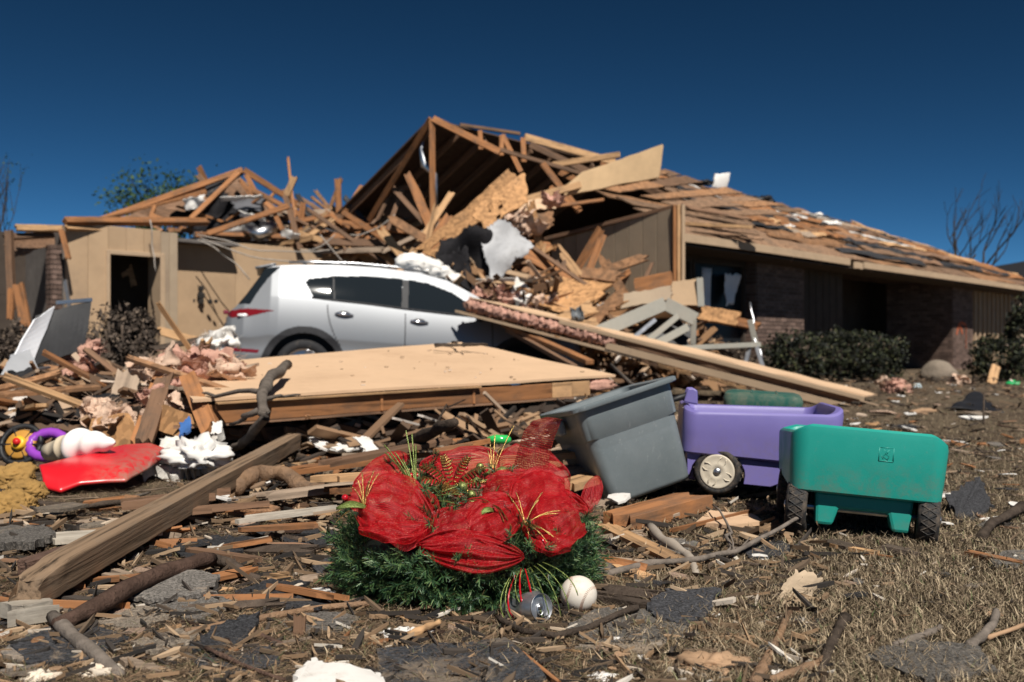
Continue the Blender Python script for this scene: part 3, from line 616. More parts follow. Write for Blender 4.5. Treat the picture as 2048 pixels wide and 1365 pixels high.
XS = [4.48 * (i / nx) for i in range(nx + 1)]
for side in (-1, 1):
    g = [[None] * (nt + 1) for _ in XS]
    for i, x in enumerate(XS):
        lo, hi = interp(x, BOTL), interp(x, TOPL) - .02
        for j in range(nt + 1): z = lo + (hi - lo) * j / nt; g[i][j] = (x, z)
    for i in range(nx):
        for j in range(nt):
            q = [g[i][j], g[i + 1][j], g[i + 1][j + 1], g[i][j + 1]]; x = sum(p[0] for p in q) / 4; z = sum(p[1] for p in q) / 4
            nm = part_of(x, z)
            if nm is None: continue
            d = cm.setdefault((nm, side), ({}, [], []))
            ids = []
            for a in ((i, j), (i + 1, j), (i + 1, j + 1), (i, j + 1)):
                if a not in d[0]:
                    d[0][a] = len(d[1]); px, pz = g[a[0]][a[1]]; w = half_w(px, pz) + (.012 if nm in ('arch_cladding',) else -.008 if 'window' in nm else .004 if nm in ('tail_lamp', 'bumper_reflector') else 0)
                    d[1].append(V((px, side * w, pz)))
                ids.append(d[0][a])
            d[2].append(tuple(ids))
MT = {'body': PAINT_S, 'pillar_trim': CLADM, 'tail_lamp': LAMPM, 'bumper_reflector': LAMPM, 'arch_cladding': CLADM, 'sill_cladding': CLADM}
for (nm, side), (_, vs, fs) in cm.items():
    nme = {'body': 'side_panel'}.get(nm, nm)
    if nm in ('arch_cladding', 'pillar_trim'):
        for lo_ in (True, False):
            sel = [f for f in fs if (sum(vs[i].x for i in f) / 4 < (2.2 if nm[0] == 'a' else 1.5)) == lo_]; used = sorted({i for f in sel for i in f}); mp_ = {i: k for k, i in enumerate(used)}
            m = MB(); m.add([vs[i] for i in used], [tuple(mp_[i] for i in f) for f in sel]); m.build(nme, CLADM, car, smooth=True, M=CM); continue
            m = MB(); m.add(vs, [f for f in fs if (sum(vs[i].x for i in f) / 4 < (2.2 if nm[0] == 'a' else 1.5)) == lo_]); m.build(nme, CLADM, car, smooth=True, M=CM)
        continue
    m = MB(); m.add(vs, fs); m.build(nme, MT.get(nm, CARGLASS), car, smooth=True, M=CM)
# top skin: tailgate, rear glass, roof, windscreen, bonnet
def top_pt(i, j):
    x = XS[i]; z = interp(x, TOPL) - .02; w = half_w(x, z); s = j / 12 * 2 - 1; return V((x, s * w, z + .035 * (1 - s * s)))
tops = {}
for i in range(nx):
    x = (XS[i] + XS[i + 1]) / 2
    for j in range(12):
        glassy = (.11 < x < .40 or 2.62 < x < 3.36) and 0 < j < 11
        tops.setdefault('rear_window' if glassy and x < 1 else 'windscreen' if glassy else 'roof_and_bonnet', []).append((i, j))
for nm, fl in tops.items():
    m = MB(); idx = {}
    for (i, j) in fl:
        ids = []
        for a in ((i, j), (i + 1, j), (i + 1, j + 1), (i, j + 1)):
            if a not in idx: idx[a] = len(m.v); m.v.append(tuple(top_pt(*a)))
            ids.append(idx[a])
        m.f.append(tuple(ids))
    m.build(nm, CARGLASS if 'win' in nm else PAINT_S, car, smooth=True, M=CM)
m = MB(); m.grid(lambda a, b: V((-.03 * math.sin(math.pi * a), (2 * a - 1) * half_w(0, .52 + .40 * b), .52 + .41 * b)), 16, 10); m.build('tailgate', PAINT_S, car, smooth=True, M=CM)
m = MB(); m.grid(lambda a, b: V((.05 - .05 * b - .03 * math.sin(math.pi * a), (2 * a - 1) * half_w(.03, .36 + .16 * b), .34 + .18 * b)), 16, 4); m.build('rear_bumper', CLADM, car, smooth=True, M=CM)
MB().box((-.03, 0, .80), (.02, .52, .12), None).build('number_plate', plain('plate', (.5, .5, .52), .5), car, M=CM)
m = MB(); m.grid(lambda a, b: V((.30 + .24 * b, (2 * a - 1) * (.60 + .02 * b), 1.545 + .06 * b + .03 * math.sin(math.pi * a))), 14, 4); sp = m.build('spoiler', PAINT_S, car, smooth=True, M=CM); sp.modifiers.new('s', 'SOLIDIFY').thickness = .03
MB().box((-.012, -.45, .98), (.06, .3, .05)).build('tail_lamp', LAMPM, car, M=CM, bevel=.01)
for side in (-1, 1):
    m = MB(); vs, fs = ICO[2]; m.add([V((.20 + v.x * .075, side * (half_w(.2, .945) + .004) + v.y * .012, .945 + v.z * .022)) for v in vs], fs); m.build('reversing_lamp', LAMPW, car, smooth=True, M=CM)
    for hx, hz in ((1.36, 1.02), (2.27, .975)):
        m = MB(); m.tube([V((hx + .1 * t - .1, side * (half_w(hx, hz) + .018 + .012 * math.sin(math.pi * t / 2.2)), hz - .006 * t)) for t in (0, .5, 1, 1.5, 2.2)], [.012, .020, .022, .020, .012], 8); m.build('door_handle', CH, car, smooth=True, M=CM)
        m = MB(); vs, fs = ICO[2]; m.add([V((hx + v.x * .09, side * (half_w(hx, hz) + .001) + v.y * .006, hz + v.z * .034)) for v in vs], fs); m.build('handle_recess', CLADM, car, smooth=True, M=CM)
    m = MB()
    for sx, z0, z1 in ((2.11, .36, 1.06), (1.17, .62, 1.12), (3.2, .36, 1.0)):
        m = MB()
        for k in range(12):
            za, zb = z0 + (z1 - z0) * k / 12, z0 + (z1 - z0) * (k + 1) / 12; o = -.16 * (1 - k / 12) ** 2 if sx == 1.17 else 0; o = -o * 1.0
            m.beam(V((sx + o, side * (half_w(sx, za) + .001), za)), V((sx + o, side * (half_w(sx, zb) + .001), zb)), .012, .004, (0, 1, 0))
        m.build('door_gap', CLADM, car, M=CM)
    m = MB(); m.tube([V((x, side * (half_w(x, z) + .004), z)) for (x, z) in [(.98, 1.20), (1.3, 1.178), (1.7, 1.155), (2.1, 1.122), (2.6, 1.09), (3.1, 1.06)]], .013, 6); m.build('window_trim', CLADM, car, smooth=True, M=CM)
    m = MB(); m.tube([V((x, side * (half_w(x, interp(x, TOPL) - .02) - .04), interp(x, TOPL) + .02)) for x in (.7, 1.0, 1.5, 2.0, 2.4)], .014, 6); m.build('roof_rail', ALLOY, car, smooth=True, M=CM)
    m = MB(); vs, fs = ICO[2]; m.add([V((3.02 + v.x * .07, side * (.98 + v.y * .1), 1.07 + v.z * .07)) for v in vs], fs); m.build('wing_mirror', CLADM, car, smooth=True, M=CM)
    for cx in (RX, FX):
        WMx = Matrix.Translation((cx, side * .80, WZ)) @ Matrix.Rotation(R(90 * side * -1), 4, 'X')
        m = MB(); m.lathe([(.20, -.1), (.31, -.11), (.345, -.08), (.345, .08), (.31, .11), (.235, .10), (.22, .07)], 40, CM @ WMx); w = m.build('wheel', TYRE, car, smooth=True)
        m = MB(); m.lathe([(.235, .10), (.22, .09), (.21, .03), (.02, .03)], 40, CM @ WMx)
        for k in range(5):
            for s2 in (-.13, .13):
                a = 2 * math.pi * k / 5 + s2; m.beam(CM @ WMx @ V((.04 * math.cos(a), .04 * math.sin(a), .07)), CM @ WMx @ V((.225 * math.cos(a), .225 * math.sin(a), .088)), .035, .02, CM.to_3x3() @ V((0, side, 0)))
        m.build('rim', ALLOY, w)
        m = MB(); m.lathe([(.02, -.12), (AR + .03, -.12), (AR + .03, .05)], 30, CM @ WMx); m.build('wheel_well', CLADM, car)
m = MB(); m.box((2.2, 0, .55), (3.9, 1.3, .5)); m.build('cabin_floor', CLADM, car, M=CM)
TEAL = plain('teal_plastic', (.10, .34, .32), .4)
# ---------------------------------------------------------------- flat wall panel in front of the car
A, B, C, Dd = P(385, 803, 4.4), P(1232, 752, 6.2), P(922, 685, 7.6), P(320, 738, 6.0)
wp = empty('fallen_wall_panel', (A + B + C + Dd) / 4 - V((0, 0, .2)), 'broad beige wall panel lying flat in front of the silver car', 'wall panel')
sheet('facing_board', [A, B, C, Dd], .014, BEIGE, wp, nu=24, nv=12, jag=.006, rough=.012, rs=1.2, seed=1)
dn = V((0, 0, -1)); wid = (B - A)
def ab(f, z=0, back=.0): return A.lerp(B, f) + (Dd - A).normalized() * back + V((0, 0, z))
plank('bottom_plate', ab(.015, -.068, .03), ab(.80, -.068, .03), .04, .088, W_ORANGE, parent=wp)
plank('lath', ab(.04, -.016, .0), ab(.6, -.016, -.005), .03, .012, W_PALE, parent=wp)
plank('sheathing_edge', ab(-.03, -.118, .06), ab(.86, -.118, .05), .09, .012, W_DARK, parent=wp, jag=(.1, .1))
for f in (.36, .58): plank('stud_end', ab(f, -.068, .026), ab(f + .006, -.068, .026), .05, .086, W_ORANGE, parent=wp)
for f in (.80, .855): plank('block', ab(f, -.068, .03), ab(f + .06, -.068, .03), .05, .09, W_PALE, parent=wp)
for f in (.1, .3, .5, .7, .9): plank('stud', ab(f, -.075, .05), Dd.lerp(C, f) + V((0, 0, -.075)), .045, .085, W_ORANGE, parent=wp)
blob('insulation', ab(.93, -.06, .06), (.16, .05, .045), INSUL, wp, amp=.25, ns=2.5, seed=3, sub=3)
sheet('torn_facing', [ab(.86, -.10, .0), ab(1.0, -.10, .0), ab(1.0, -.11, .3), ab(.86, -.11, .3)], .01, OSB, wp, jag=.05)
# supports underneath so that it rests on rubble
for k, (x, y, d, x1, y1, d1) in enumerate([(470, 900, 5.0, 900, 830, 6.0), (600, 868, 5.6, 1200, 812, 6.6), (800, 840, 6.6, 1250, 800, 7.4), (430, 870, 4.8, 700, 850, 5.4)]):
    p0, p1 = P(x, y, d), P(x1, y1, d1); p0.z = max(p0.z, .05); p1.z = max(.06, p1.z)
    o = plank('rubble_board', p0, p1, .14, .05, W_DARK, jag=(.1, .1)); tag(o, ['dark board just behind the grey post end under the flat panel', 'long dark board in the shade under the flat panel', 'dark board in the shade below the pink insulated panel corner', 'dark short board under the near corner of the flat panel'][k], 'board')
# leaning insulated panel
E0, E1 = P(940, 596, 12.0), P(1735, 795, 9.5)
lp = empty('leaning_wall_panel', E1, 'long insulated wall panel sloping from the car bonnet down to the lawn', 'wall panel')
ed = (E1 - E0).normalized(); bk = (V((.35, .93, 0)) - ed * V((.35, .93, 0)).dot(ed)).normalized(); nn = ed.cross(bk)
if nn.z < 0: nn = -nn
LL = (E1 - E0).length
def ep(f, z=0, b=0): return E0.lerp(E1, f) + nn * z + bk * b
sheet('facing_board', [ep(0, 0, 0), ep(1, 0, 0), ep(.97, 0, 1.1), ep(.1, 0, 1.1)], .014, BEIGE, lp, nu=24, nv=6, jag=.02, rough=.02)
plank('top_strip', ep(.27, -.02, -.012), ep(.995, -.02, -.012), .03, .045, TRIM, parent=lp, up=nn)
plank('stud', ep(.42, -.07, .07), ep(.99, -.07, .07), .04, .10, W_DARK, parent=lp, up=nn)
plank('lower_strip', ep(.40, -.145, .0), ep(.99, -.145, .0), .06, .07, TRIM, parent=lp, up=nn, jag=(.05, .02))
sheet('sheathing', [ep(-.03, -.19, -.02), ep(.88, -.185, -.02), ep(.88, -.19, .9), ep(0, -.19, .9)], .012, OSB, lp, nu=30, nv=6, jag=.06, seed=4)
plank('bottom_edge', ep(-.04, -.20, -.0), ep(.5, -.19, -.0), .04, .03, TRIM, parent=lp, up=nn, jag=(.15, .1))
for k in range(20):
    f = .0 + k * .0215; blob('insulation', ep(f, -.085, .06), (.085, .09, .075), INSUL, lp, amp=.3, ns=2.3, seed=k, sub=3, flat=False)
plank('diagonal_brace', P(1010, 650, 12.2), P(1180, 725, 10.4), .10, .05, W_ORANGE, parent=lp); plank('lower_brace', P(1015, 660, 12.2), P(1150, 735, 10.2), .06, .05, W_DARK, parent=lp)
for k in range(12):
    f = .5 + k * .042; sheet('torn_edge', [ep(f, -.19, -.03), ep(f + .045, -.19, -.03), ep(f + .045, -.235, -.02), ep(f, -.23, -.02)], .01, W_PALE if k % 3 else W_DARK, lp, nu=4, nv=2, jag=.035, seed=k)
# small things lying on the flat panel
for k, (x0, y0, d0, x1, y1, d1, r_) in enumerate([(870, 705, 7.0, 945, 712, 6.9, .012), (905, 690, 7.2, 930, 715, 6.8, .01), (870, 715, 6.85, 940, 708, 6.95, .008), (925, 702, 7.0, 975, 712, 6.9, .014)]):
    fr = lambda x, y, d: P(x, y, d)
    pz = lambda q: V((q.x, q.y, A.z + (C.z - A.z) * max(0, min(1, ((q - A).dot((C - A).normalized())) / (C - A).length)) + .03))
    tag(branch('twig', wig(pz(P(x0, y0, d0)), pz(P(x1, y1, d1)), 5, .05, k), r_, r_ * .5, BARK), ['longest dark twig lying on the flat beige panel', 'upright dark twig crossing the others on the panel', 'thin dark twig across the flat beige panel', 'thick short stick on the flat beige panel'][k], 'twig')
pr = random.Random(6); m = MB()
for k in range(45):
    u, v = pr.random(), pr.random(); q = (A.lerp(B, u)).lerp(Dd.lerp(C, u), v) + V((0, 0, .012)); s_ = pr.uniform(.006, .03); m.box((0, 0, 0), (s_, s_ * pr.uniform(.15, .6), .004), Matrix.Translation(q) @ Matrix.Rotation(pr.uniform(0, 6.3), 4, 'Z'))
m.build('crumbs', island('panel_crumbs', [(0, (.06, .045, .03)), (.6, (.25, .16, .1)), (1, (.6, .55, .5))]), wp)['kind'] = 'stuff'
# ---------------------------------------------------------------- rubble heap between car and right wing
HG = 'loose boards in the rubble heap'
def SH(x4, d4, t, mat, label, cat='board', name='broken_sheet', **kw):
    o = sheet(name, [P(x, y, d) for (x, y), d in zip(x4, d4)], t, mat, **kw); return tag(o, label, cat)
def PL(a, b, w, t, mat, label, cat='board', name='broken_board', up=(0, -1, .4), jag=(.06, .06), **kw):
    o = plank(name, P(*a), P(*b), w, t, mat, up=V(up), jag=jag, **kw); return tag(o, label, cat)
SH([(830, 500), (1020, 335), (1055, 385), (870, 520)], (14.2, 14.6, 14.4, 13.9), .02, OSB, 'tall strand board sheet leaning above the black cloth', seed=1, holes=3, nu=14, nv=7, jag=.08)
SH([(940, 420), (1052, 340), (1058, 405), (965, 470)], (13.9, 14.3, 14.0, 13.8), .02, OSB, 'pitted strand board sheet right behind the grey tarp', seed=2, holes=3, nu=12, nv=8, jag=.07)
SH([(1060, 615), (1120, 560), (1240, 565), (1150, 640)], (13.0, 13.6, 13.3, 12.7), .02, OSB, 'wide strand board lying flat on the heap below the siding wall', seed=3, nu=14, nv=8, jag=.08, curl=-.05)
SH([(1085, 640), (1150, 622), (1265, 600), (1180, 655)], (12.5, 12.7, 12.9, 12.3), .02, OSB, 'torn strand board hanging over the white steel frame', seed=4, nu=12, nv=6, jag=.1, holes=1)
SH([(1150, 640), (1245, 575), (1255, 600), (1180, 665)], (12.3, 12.6, 12.4, 12.1), .02, OSB_D, 'brown strand board strip beside the bent grey bucket', seed=5, nu=12, nv=4, jag=.08)
SH([(1040, 545), (1075, 500), (1100, 510), (1095, 590)], (13.9, 14.2, 14.0, 13.6), .02, OSB_D, 'dark strand board standing on edge right of the grey tarp', seed=6, jag=.06)
SH([(1045, 430), (1110, 420), (1108, 450), (1050, 485)], (14.6, 14.7, 14.5, 14.4), .02, OSB_D, 'brown board above the grey tarp and under the pink board', seed=7, jag=.06)
SH([(1050, 403), (1112, 392), (1112, 418), (1035, 424)], (15.0, 15.1, 15.0, 14.9), .02, BEIGE, 'pinkish beige board end jutting from the heap', seed=8, jag=.03)
SH([(915, 585), (960, 548), (962, 575), (948, 590)], (13.5, 13.7, 13.5, 13.4), .02, OSB, 'small strand board triangle at the car windscreen', seed=9, jag=.05)
SH([(970, 590), (1022, 552), (1020, 585), (1010, 605)], (13.4, 13.6, 13.5, 13.3), .02, OSB, 'strand board scrap beside the white plastic sheet', seed=10, jag=.05)
SH([(1095, 640), (1180, 600), (1200, 625), (1130, 650)], (12.2, 12.4, 12.3, 12.0), .03, W_PALE, 'pale short board under the torn strand boards', seed=11, jag=.05)
SH([(1145, 650), (1190, 635), (1205, 660), (1160, 668)], (11.7, 11.8, 11.7, 11.6), .03, W_PALE, 'pale square board just above the leaning panel', seed=12, jag=.03)
PL((800, 545, 14.8), (905, 385, 15.4), .10, .05, W_PALE, 'long pale stud leaning left of the tall strand board')
PL((815, 345, 16.0), (868, 470, 15.4), .14, .05, W_ORANGE, 'pointed orange stud sticking up left of the tall truss post', jag=(.5, 0))
PL((838, 520, 14.7), (985, 395, 15.0), .09, .05, W_ORANGE, 'orange stud along the lower edge of the tall strand board')
PL((765, 505, 15.4), (900, 440, 15.2), .07, .04, W_GREY, 'grey stud lying across the heap above the car roof')
PL((865, 480, 15.1), (900, 430, 15.2), .12, .05, W_ORANGE, 'short orange block beside the truss post')
PL((1110, 490, 14.2), (1165, 560, 13.8), .12, .04, W_PALE, 'pale splinter board leaning against the siding wall', jag=(.3, .1))
PL((1160, 545, 13.5), (1240, 555, 13.2), .16, .03, OSB_D, 'brown board scrap at the foot of the siding wall')
PL((1270, 575, 13.4), (1345, 560, 13.2), .22, .10, W_ORANGE, 'thick orange timber block below the corner stud')
PL((1370, 620, 13.2), (1520, 655, 12.8), .12, .05, W_ORANGE, 'orange board pointing at the brick pier')
PL((1395, 625, 13.1), (1480, 640, 12.9), .20, .05, OSB, 'strand board scrap lying on the board by the brick pier')
PL((1030, 470, 14.2), (1200, 590, 13.2), .05, .04, W_DARK, 'thin dark batten lying diagonally on the heap')
PL((1100, 375, 16.0), (1160, 420, 15.4), .09, .04, W_ORANGE, 'short orange board below the broad roof edge board')
PL((1010, 412, 15.4), (1180, 365, 15.8), .12, .04, W_PALE, 'pale board running into the heap below the roof')
PL((1060, 420, 15.0), (1210, 400, 15.2), .05, .04, W_ORANGE, 'thin orange strip above the pinkish board end')
SH([(1235, 590), (1345, 572), (1345, 600), (1240, 620)], (13.2, 13.1, 13.0, 13.0), .03, SIDING_G, 'tan siding scrap below the thick timber block', seed=13)
SH([(1335, 565), (1400, 558), (1402, 612), (1322, 612)], (13.2, 13.1, 13.0, 13.1), .03, SIDING, 'tan panelled door scrap right of the timber block', seed=14, jag=.01)
plank('edge_rail', P(1399, 556, 13.05), P(1402, 614, 13.0), .09, .03, WFRAME, up=V((0, -1, 0)), parent=None); tag(bpy.data.objects['edge_rail'], 'white rail along the edge of the tan door scrap', 'rail')
# cloths
SH([(880, 482), (985, 448), (1005, 568), (850, 562)], (13.5, 13.7, 13.4, 13.2), .02, CLOTH_K, 'crumpled black cloth draped behind the car roof', 'cloth', 'black_cloth', nu=26, nv=20, jag=.12, rough=.38, rs=2.6, seed=21, smooth=True)
SH([(865, 520), (935, 500), (960, 590), (890, 560)], (13.4, 13.5, 13.2, 13.1), .02, CLOTH_K, 'fold of black cloth hanging over the windscreen', 'cloth', 'black_cloth', nu=18, nv=16, jag=.1, rough=.3, rs=3.2, seed=22, smooth=True)
SH([(955, 470), (1000, 425), (1075, 490), (985, 568)], (13.4, 13.6, 13.3, 13.0), .012, CLOTH_G, 'dirty grey tarp hung over the middle of the heap', 'tarp', 'grey_tarp', nu=24, nv=20, jag=.05, rough=.2, rs=2.4, seed=23, smooth=True)
SH([(978, 575), (1020, 552), (1030, 560), (990, 590)], (13.5, 13.6, 13.5, 13.4), .03, N('red_scrap').out((.45, .01, .02), .4), 'small red plastic scrap beside the car windscreen', 'scrap', 'red_scrap', rough=.02)
SH([(1018, 600), (1035, 556), (1068, 590), (1050, 615)], (13.1, 13.3, 13.2, 13.0), .06, WHITE, 'white plastic sheet standing among the strand boards', 'plastic sheet', 'white_sheet', jag=.02, curl=-.06)
SH([(1140, 630), (1165, 625), (1172, 645), (1145, 648)], (11.9, 11.9, 11.8, 11.8), .1, plain('bucket_grey', (.12, .13, .14), .5), 'bent dark grey bucket on the heap', 'bucket', 'crushed_bucket', curl=-.1, smooth=True)
for k, (x, y, s) in enumerate([(825, 525, .20), (855, 535, .18), (880, 548, .16), (840, 540, .17), (900, 560, .14)]):
    o = blob('foam_chunk', P(x, y, 13.2), (s * 1.2, s, s * .65), WHITE, amp=.2, ns=2, seed=40 + k, sub=3); tag(o, ['leftmost white foam chunk on the car roof', 'middle white foam chunk on the car roof', 'low white foam chunk over the windscreen', 'second white foam chunk on the car roof', 'lowest white foam chunk at the windscreen'][k], 'foam', 'foam chunks on the car roof')
for k, (x, y, s) in enumerate([(1040, 440, .16), (1060, 455, .18), (1030, 462, .14), (1085, 605, .16), (990, 590, .16), (1010, 600, .15), (960, 600, .12), (1045, 628, .14), (1105, 405, .15)]):
    o = tuft('insulation_tuft', P(x, y, 14.0 if y < 500 else 13.1), (s * 1.1, s * .8, s * .5), INSUL_P if k < 4 else INSUL, seed=60 + k); tag(o, ['pale tuft above the grey tarp', 'pale tuft right of the grey tarp top', 'small pale tuft left of the pinkish board', 'peach tuft among the wide strand boards', 'pink tuft beside the red plastic scrap', 'pink tuft left of the white plastic sheet', 'small pink tuft at the car windscreen', 'pink tuft below the white plastic sheet', 'pink tuft under the broad roof board'][k], 'insulation', 'insulation tufts in the heap')
# white steel frame of a garage door, bent to a peak
gd = empty('garage_door_section', P(1340, 690, 11.8), 'bent garage door section with white steel frame in front of the windows', 'garage door')
for (a, b, w) in [((1190, 668, 11.6), (1330, 608, 11.9), .16), ((1330, 608, 11.9), (1392, 640, 11.8), .16), ((1388, 640, 11.8), (1386, 690, 11.8), .06), ((1285, 690, 11.5), (1365, 625, 11.9), .07), ((1300, 695, 11.5), (1375, 655, 11.8), .09), ((1300, 700, 11.4), (1520, 690, 11.9), .06), ((1500, 690, 11.9), (1490, 735, 11.8), .05), ((1512, 690, 11.9), (1528, 742, 11.7), .05), ((1500, 640, 12), (1512, 690, 12), .07), ((1250, 690, 11.5), (1310, 640, 11.7), .05)]:
    plank('frame_rail', P(*a), P(*b), w, .05, WFRAME if w > .055 else METAL, up=V((0, -1, .5)), parent=gd, roll=20)
sheet('door_skin', [P(1200, 660, 11.7), P(1330, 604, 12.0), P(1390, 634, 11.9), P(1300, 640, 12.6)], .02, BEIGE, gd, jag=.02)
sheet('door_inner', [P(1200, 690, 11.8), P(1330, 625, 12.2), P(1385, 650, 12.1), P(1380, 700, 12.0)], .02, BLACKPL, gd, jag=.05)
m = MB(); m.tube(wig(P(1500, 605, 12.2), P(1525, 740, 11.8), 8, .05, 4), .012, 6); m.build('bent_track', METAL, gd, smooth=True)
# things on the roof
tag(sheet('vent_cover', [on_roof(1425, 378), on_roof(1452, 386), on_roof(1452, 386) + V((.1, -.05, .42)), on_roof(1425, 378) + V((.05, 0, .30))], .04, WHITE, jag=.02, curl=-.05), 'white vent cover standing up on the stripped roof', 'vent cover')
for k, (x, y, s, c, lb) in enumerate([(1405, 376, .18, BLACKPL, 'black felt lump left of the white vent cover'), (1520, 412, .30, BLACKPL, 'crumpled black felt lying on the roof'), (1660, 455, .20, WHITE, 'white and blue packet caught on the roof'), (1635, 437, .10, WHITE, 'small white scrap near the ridge'), (1575, 462, .10, WHITE, 'small white scrap low on the roof')]):
    tag(blob('roof_scrap', on_roof(x, y, .1), (s, s * .6, s * .4), c, amp=.4, ns=1.8, seed=k + 80, sub=3), lb, 'scrap')
for k, (x0, y0, x1, y1) in enumerate([(1375, 375, 1450, 402), (1515, 418, 1615, 442), (1600, 428, 1660, 446), (1700, 470, 1830, 500), (1555, 432, 1600, 447)]):
    a, b = on_roof(x0, y0, .06), on_roof(x1, y1, .06); tag(sheet('white_strip', [a, b, b + VV * .07 + V((0, 0, .035)), a + VV * .07 + V((0, 0, .035))], .012, WHITE, jag=.05, rough=.05, rs=4, seed=k), ['white torn strip near the top of the stripped roof', 'longest white torn strip across the roof middle', 'white torn strip just under the ridge', 'white torn strip far along the roof', 'short white torn strip on the roof'][k], 'strip')
# loose filler boards in the heap (nobody can tell them apart in the blur)
rr = random.Random(12)
for k in range(70):
    f = rr.random(); x = 790 + f * 560; D = rr.uniform(13.7, 15.6) if x > 1060 else rr.uniform(14.6, 15.8); top = interp(x, [(780, 520), (900, 450), (1020, 430), (1100, 480), (1200, 560), (1350, 590)])
    y = rr.uniform(top + 20, 690); c = P(x, y, D); L = rr.uniform(.35, 1.15); a = rr.uniform(0, math.pi); d = V((math.cos(a), rr.uniform(-.4, .4), math.sin(a) * .8)).normalized() * L
    mt = rr.choice((W_ORANGE, W_ORANGE, OSB, OSB_D, W_PALE, W_DARK)); cw = {W_ORANGE.name: 'orange', OSB.name: 'speckled tan', OSB_D.name: 'speckled brown', W_PALE.name: 'pale', W_DARK.name: 'dark'}[mt.name]; near = min([(870, 530, 'car roof'), (930, 520, 'black cloth'), (1015, 490, 'grey tarp'), (1030, 400, 'tall strand board'), (1080, 560, 'upright dark strand board'), (1150, 600, 'wide strand board'), (1220, 640, 'torn strand board'), (1240, 520, 'siding wall'), (1310, 570, 'timber block'), (1050, 650, 'insulated panel')], key=lambda q: math.hypot(q[0] - x, q[1] - y))[2]
    tag(plank('heap_board', c - d, c + d, rr.uniform(.05, .18), .03, mt, up=V((rr.uniform(-.5, .5), -1, rr.uniform(0, 1))), jag=(.16, .16), seed=k), f"{'steep' if abs(math.sin(a)) > .7 else 'slanting' if abs(math.sin(a)) > .3 else 'level'} {'long' if L > .75 else 'short'} {cw} board in the heap by the {near}", 'board', HG)
# rubble core under the sheets
m = MB(); r2 = random.Random(3)
for k in range(2600):
    f = r2.random(); x = 790 + f * 620; D = r2.uniform(13.0, 15.6); top = interp(x, [(780, 600), (900, 540), (1020, 520), (1100, 560), (1200, 620), (1420, 680)]); zt = P(x, top, D).z; z = r2.uniform(0, max(.2, zt)); c = P(x, 700, D); c.z = z
    m.box((0, 0, 0), (r2.uniform(.15, .9), r2.uniform(.02, .10), r2.uniform(.01, .03)), Matrix.Translation(c) @ Matrix.Rotation(r2.uniform(0, 6.3), 4, 'Z') @ Matrix.Rotation(r2.uniform(-.8, .8), 4, 'Y') @ Matrix.Rotation(r2.uniform(0, 3), 4, 'X'))
tag(m.build('rubble', island('rubble_mix', [(0, (.03, .025, .022)), (.3, (.16, .09, .05)), (.6, (.36, .20, .10)), (.85, (.45, .30, .18)), (1, (.5, .46, .42))])), 'splintered wood rubble packed inside the heap', 'rubble', None, 'stuff')
# ---------------------------------------------------------------- wreath
wc = V((-.105, 2.275, 0)); wreath = empty('christmas_wreath', wc, 'green artificial wreath with red mesh ribbon lying on the ground', 'wreath')
def needles(name, sprigs, mat, parent, per=58, ln=.021, wd=.0009):
    vs = []; fs = []; r = np.random.default_rng(5)
    for (p, d, L) in sprigs:
        p = np.array(p); d = np.array(d) / np.linalg.norm(d)
        a = np.cross(d, (0.3, .2, .9)); a /= np.linalg.norm(a); b = np.cross(d, a)
        t = r.random(per); ph = r.random(per) * 6.283; sp = .38 + .35 * r.random(per); l = ln * (.7 + .6 * r.random(per)) * (1 - .35 * t)
        base = p + d * (t * L)[:, None]; rad = np.cos(ph)[:, None] * a + np.sin(ph)[:, None] * b
        dr = d * (1 - sp)[:, None] + rad * sp[:, None]; dr /= np.linalg.norm(dr, axis=1)[:, None]
        sd = np.cross(dr, rad + d * .3); sd /= (np.linalg.norm(sd, axis=1)[:, None] + 1e-9)
        tip = base + dr * l[:, None]; k = len(vs)
        for i in range(per):
            o = len(vs); vs += [tuple(base[i] - sd[i] * wd), tuple(base[i] + sd[i] * wd), tuple(tip[i] + sd[i] * wd * .5), tuple(tip[i] - sd[i] * wd * .5)]; fs.append((o, o + 1, o + 2, o + 3))
        o = len(vs); vs += [tuple(p - a * .0012), tuple(p + a * .0012), tuple(p + d * L)]; fs.append((o, o + 1, o + 2))
    m = MB(); m.v = vs; m.f = fs; o = m.build(name, mat, parent); o['kind'] = 'stuff'; return o
NEED = island('fir_needles', [(0, (.008, .028, .015)), (.4, (.024, .068, .026)), (.75, (.06, .125, .04)), (.95, (.14, .21, .07)), (1, (.10, .07, .03))], .5, .4)
sp = []; r = random.Random(8)
for k in range(900):
    th = r.uniform(0, 2 * math.pi); zl = r.uniform(-.4, .8); ph = r.uniform(-.9, .75) if r.random() < .86 else r.uniform(2.2, 3.4); RM, RT = .192, r.uniform(.03, .075)
    if math.sin(th) < -.2 and ph > .4: ph = r.uniform(-.9, .4)
    o = V((math.cos(th), math.sin(th), 0)); nrm = o * math.cos(ph) + V((0, 0, 1)) * math.sin(ph)
    p = wc + o * RM + V((0, 0, .075)) + nrm * RT * V((1, 1, 1)).x; tg = V((-math.sin(th), math.cos(th), 0)) * r.uniform(-.9, .9)
    d = nrm + tg + V((0, 0, zl)); p.z = max(.012, p.z)
    L = r.uniform(.045, .088)
    if p.z + d.normalized().z * L < .01: d.z = abs(d.z) * .2
    sp.append((p, d, L))
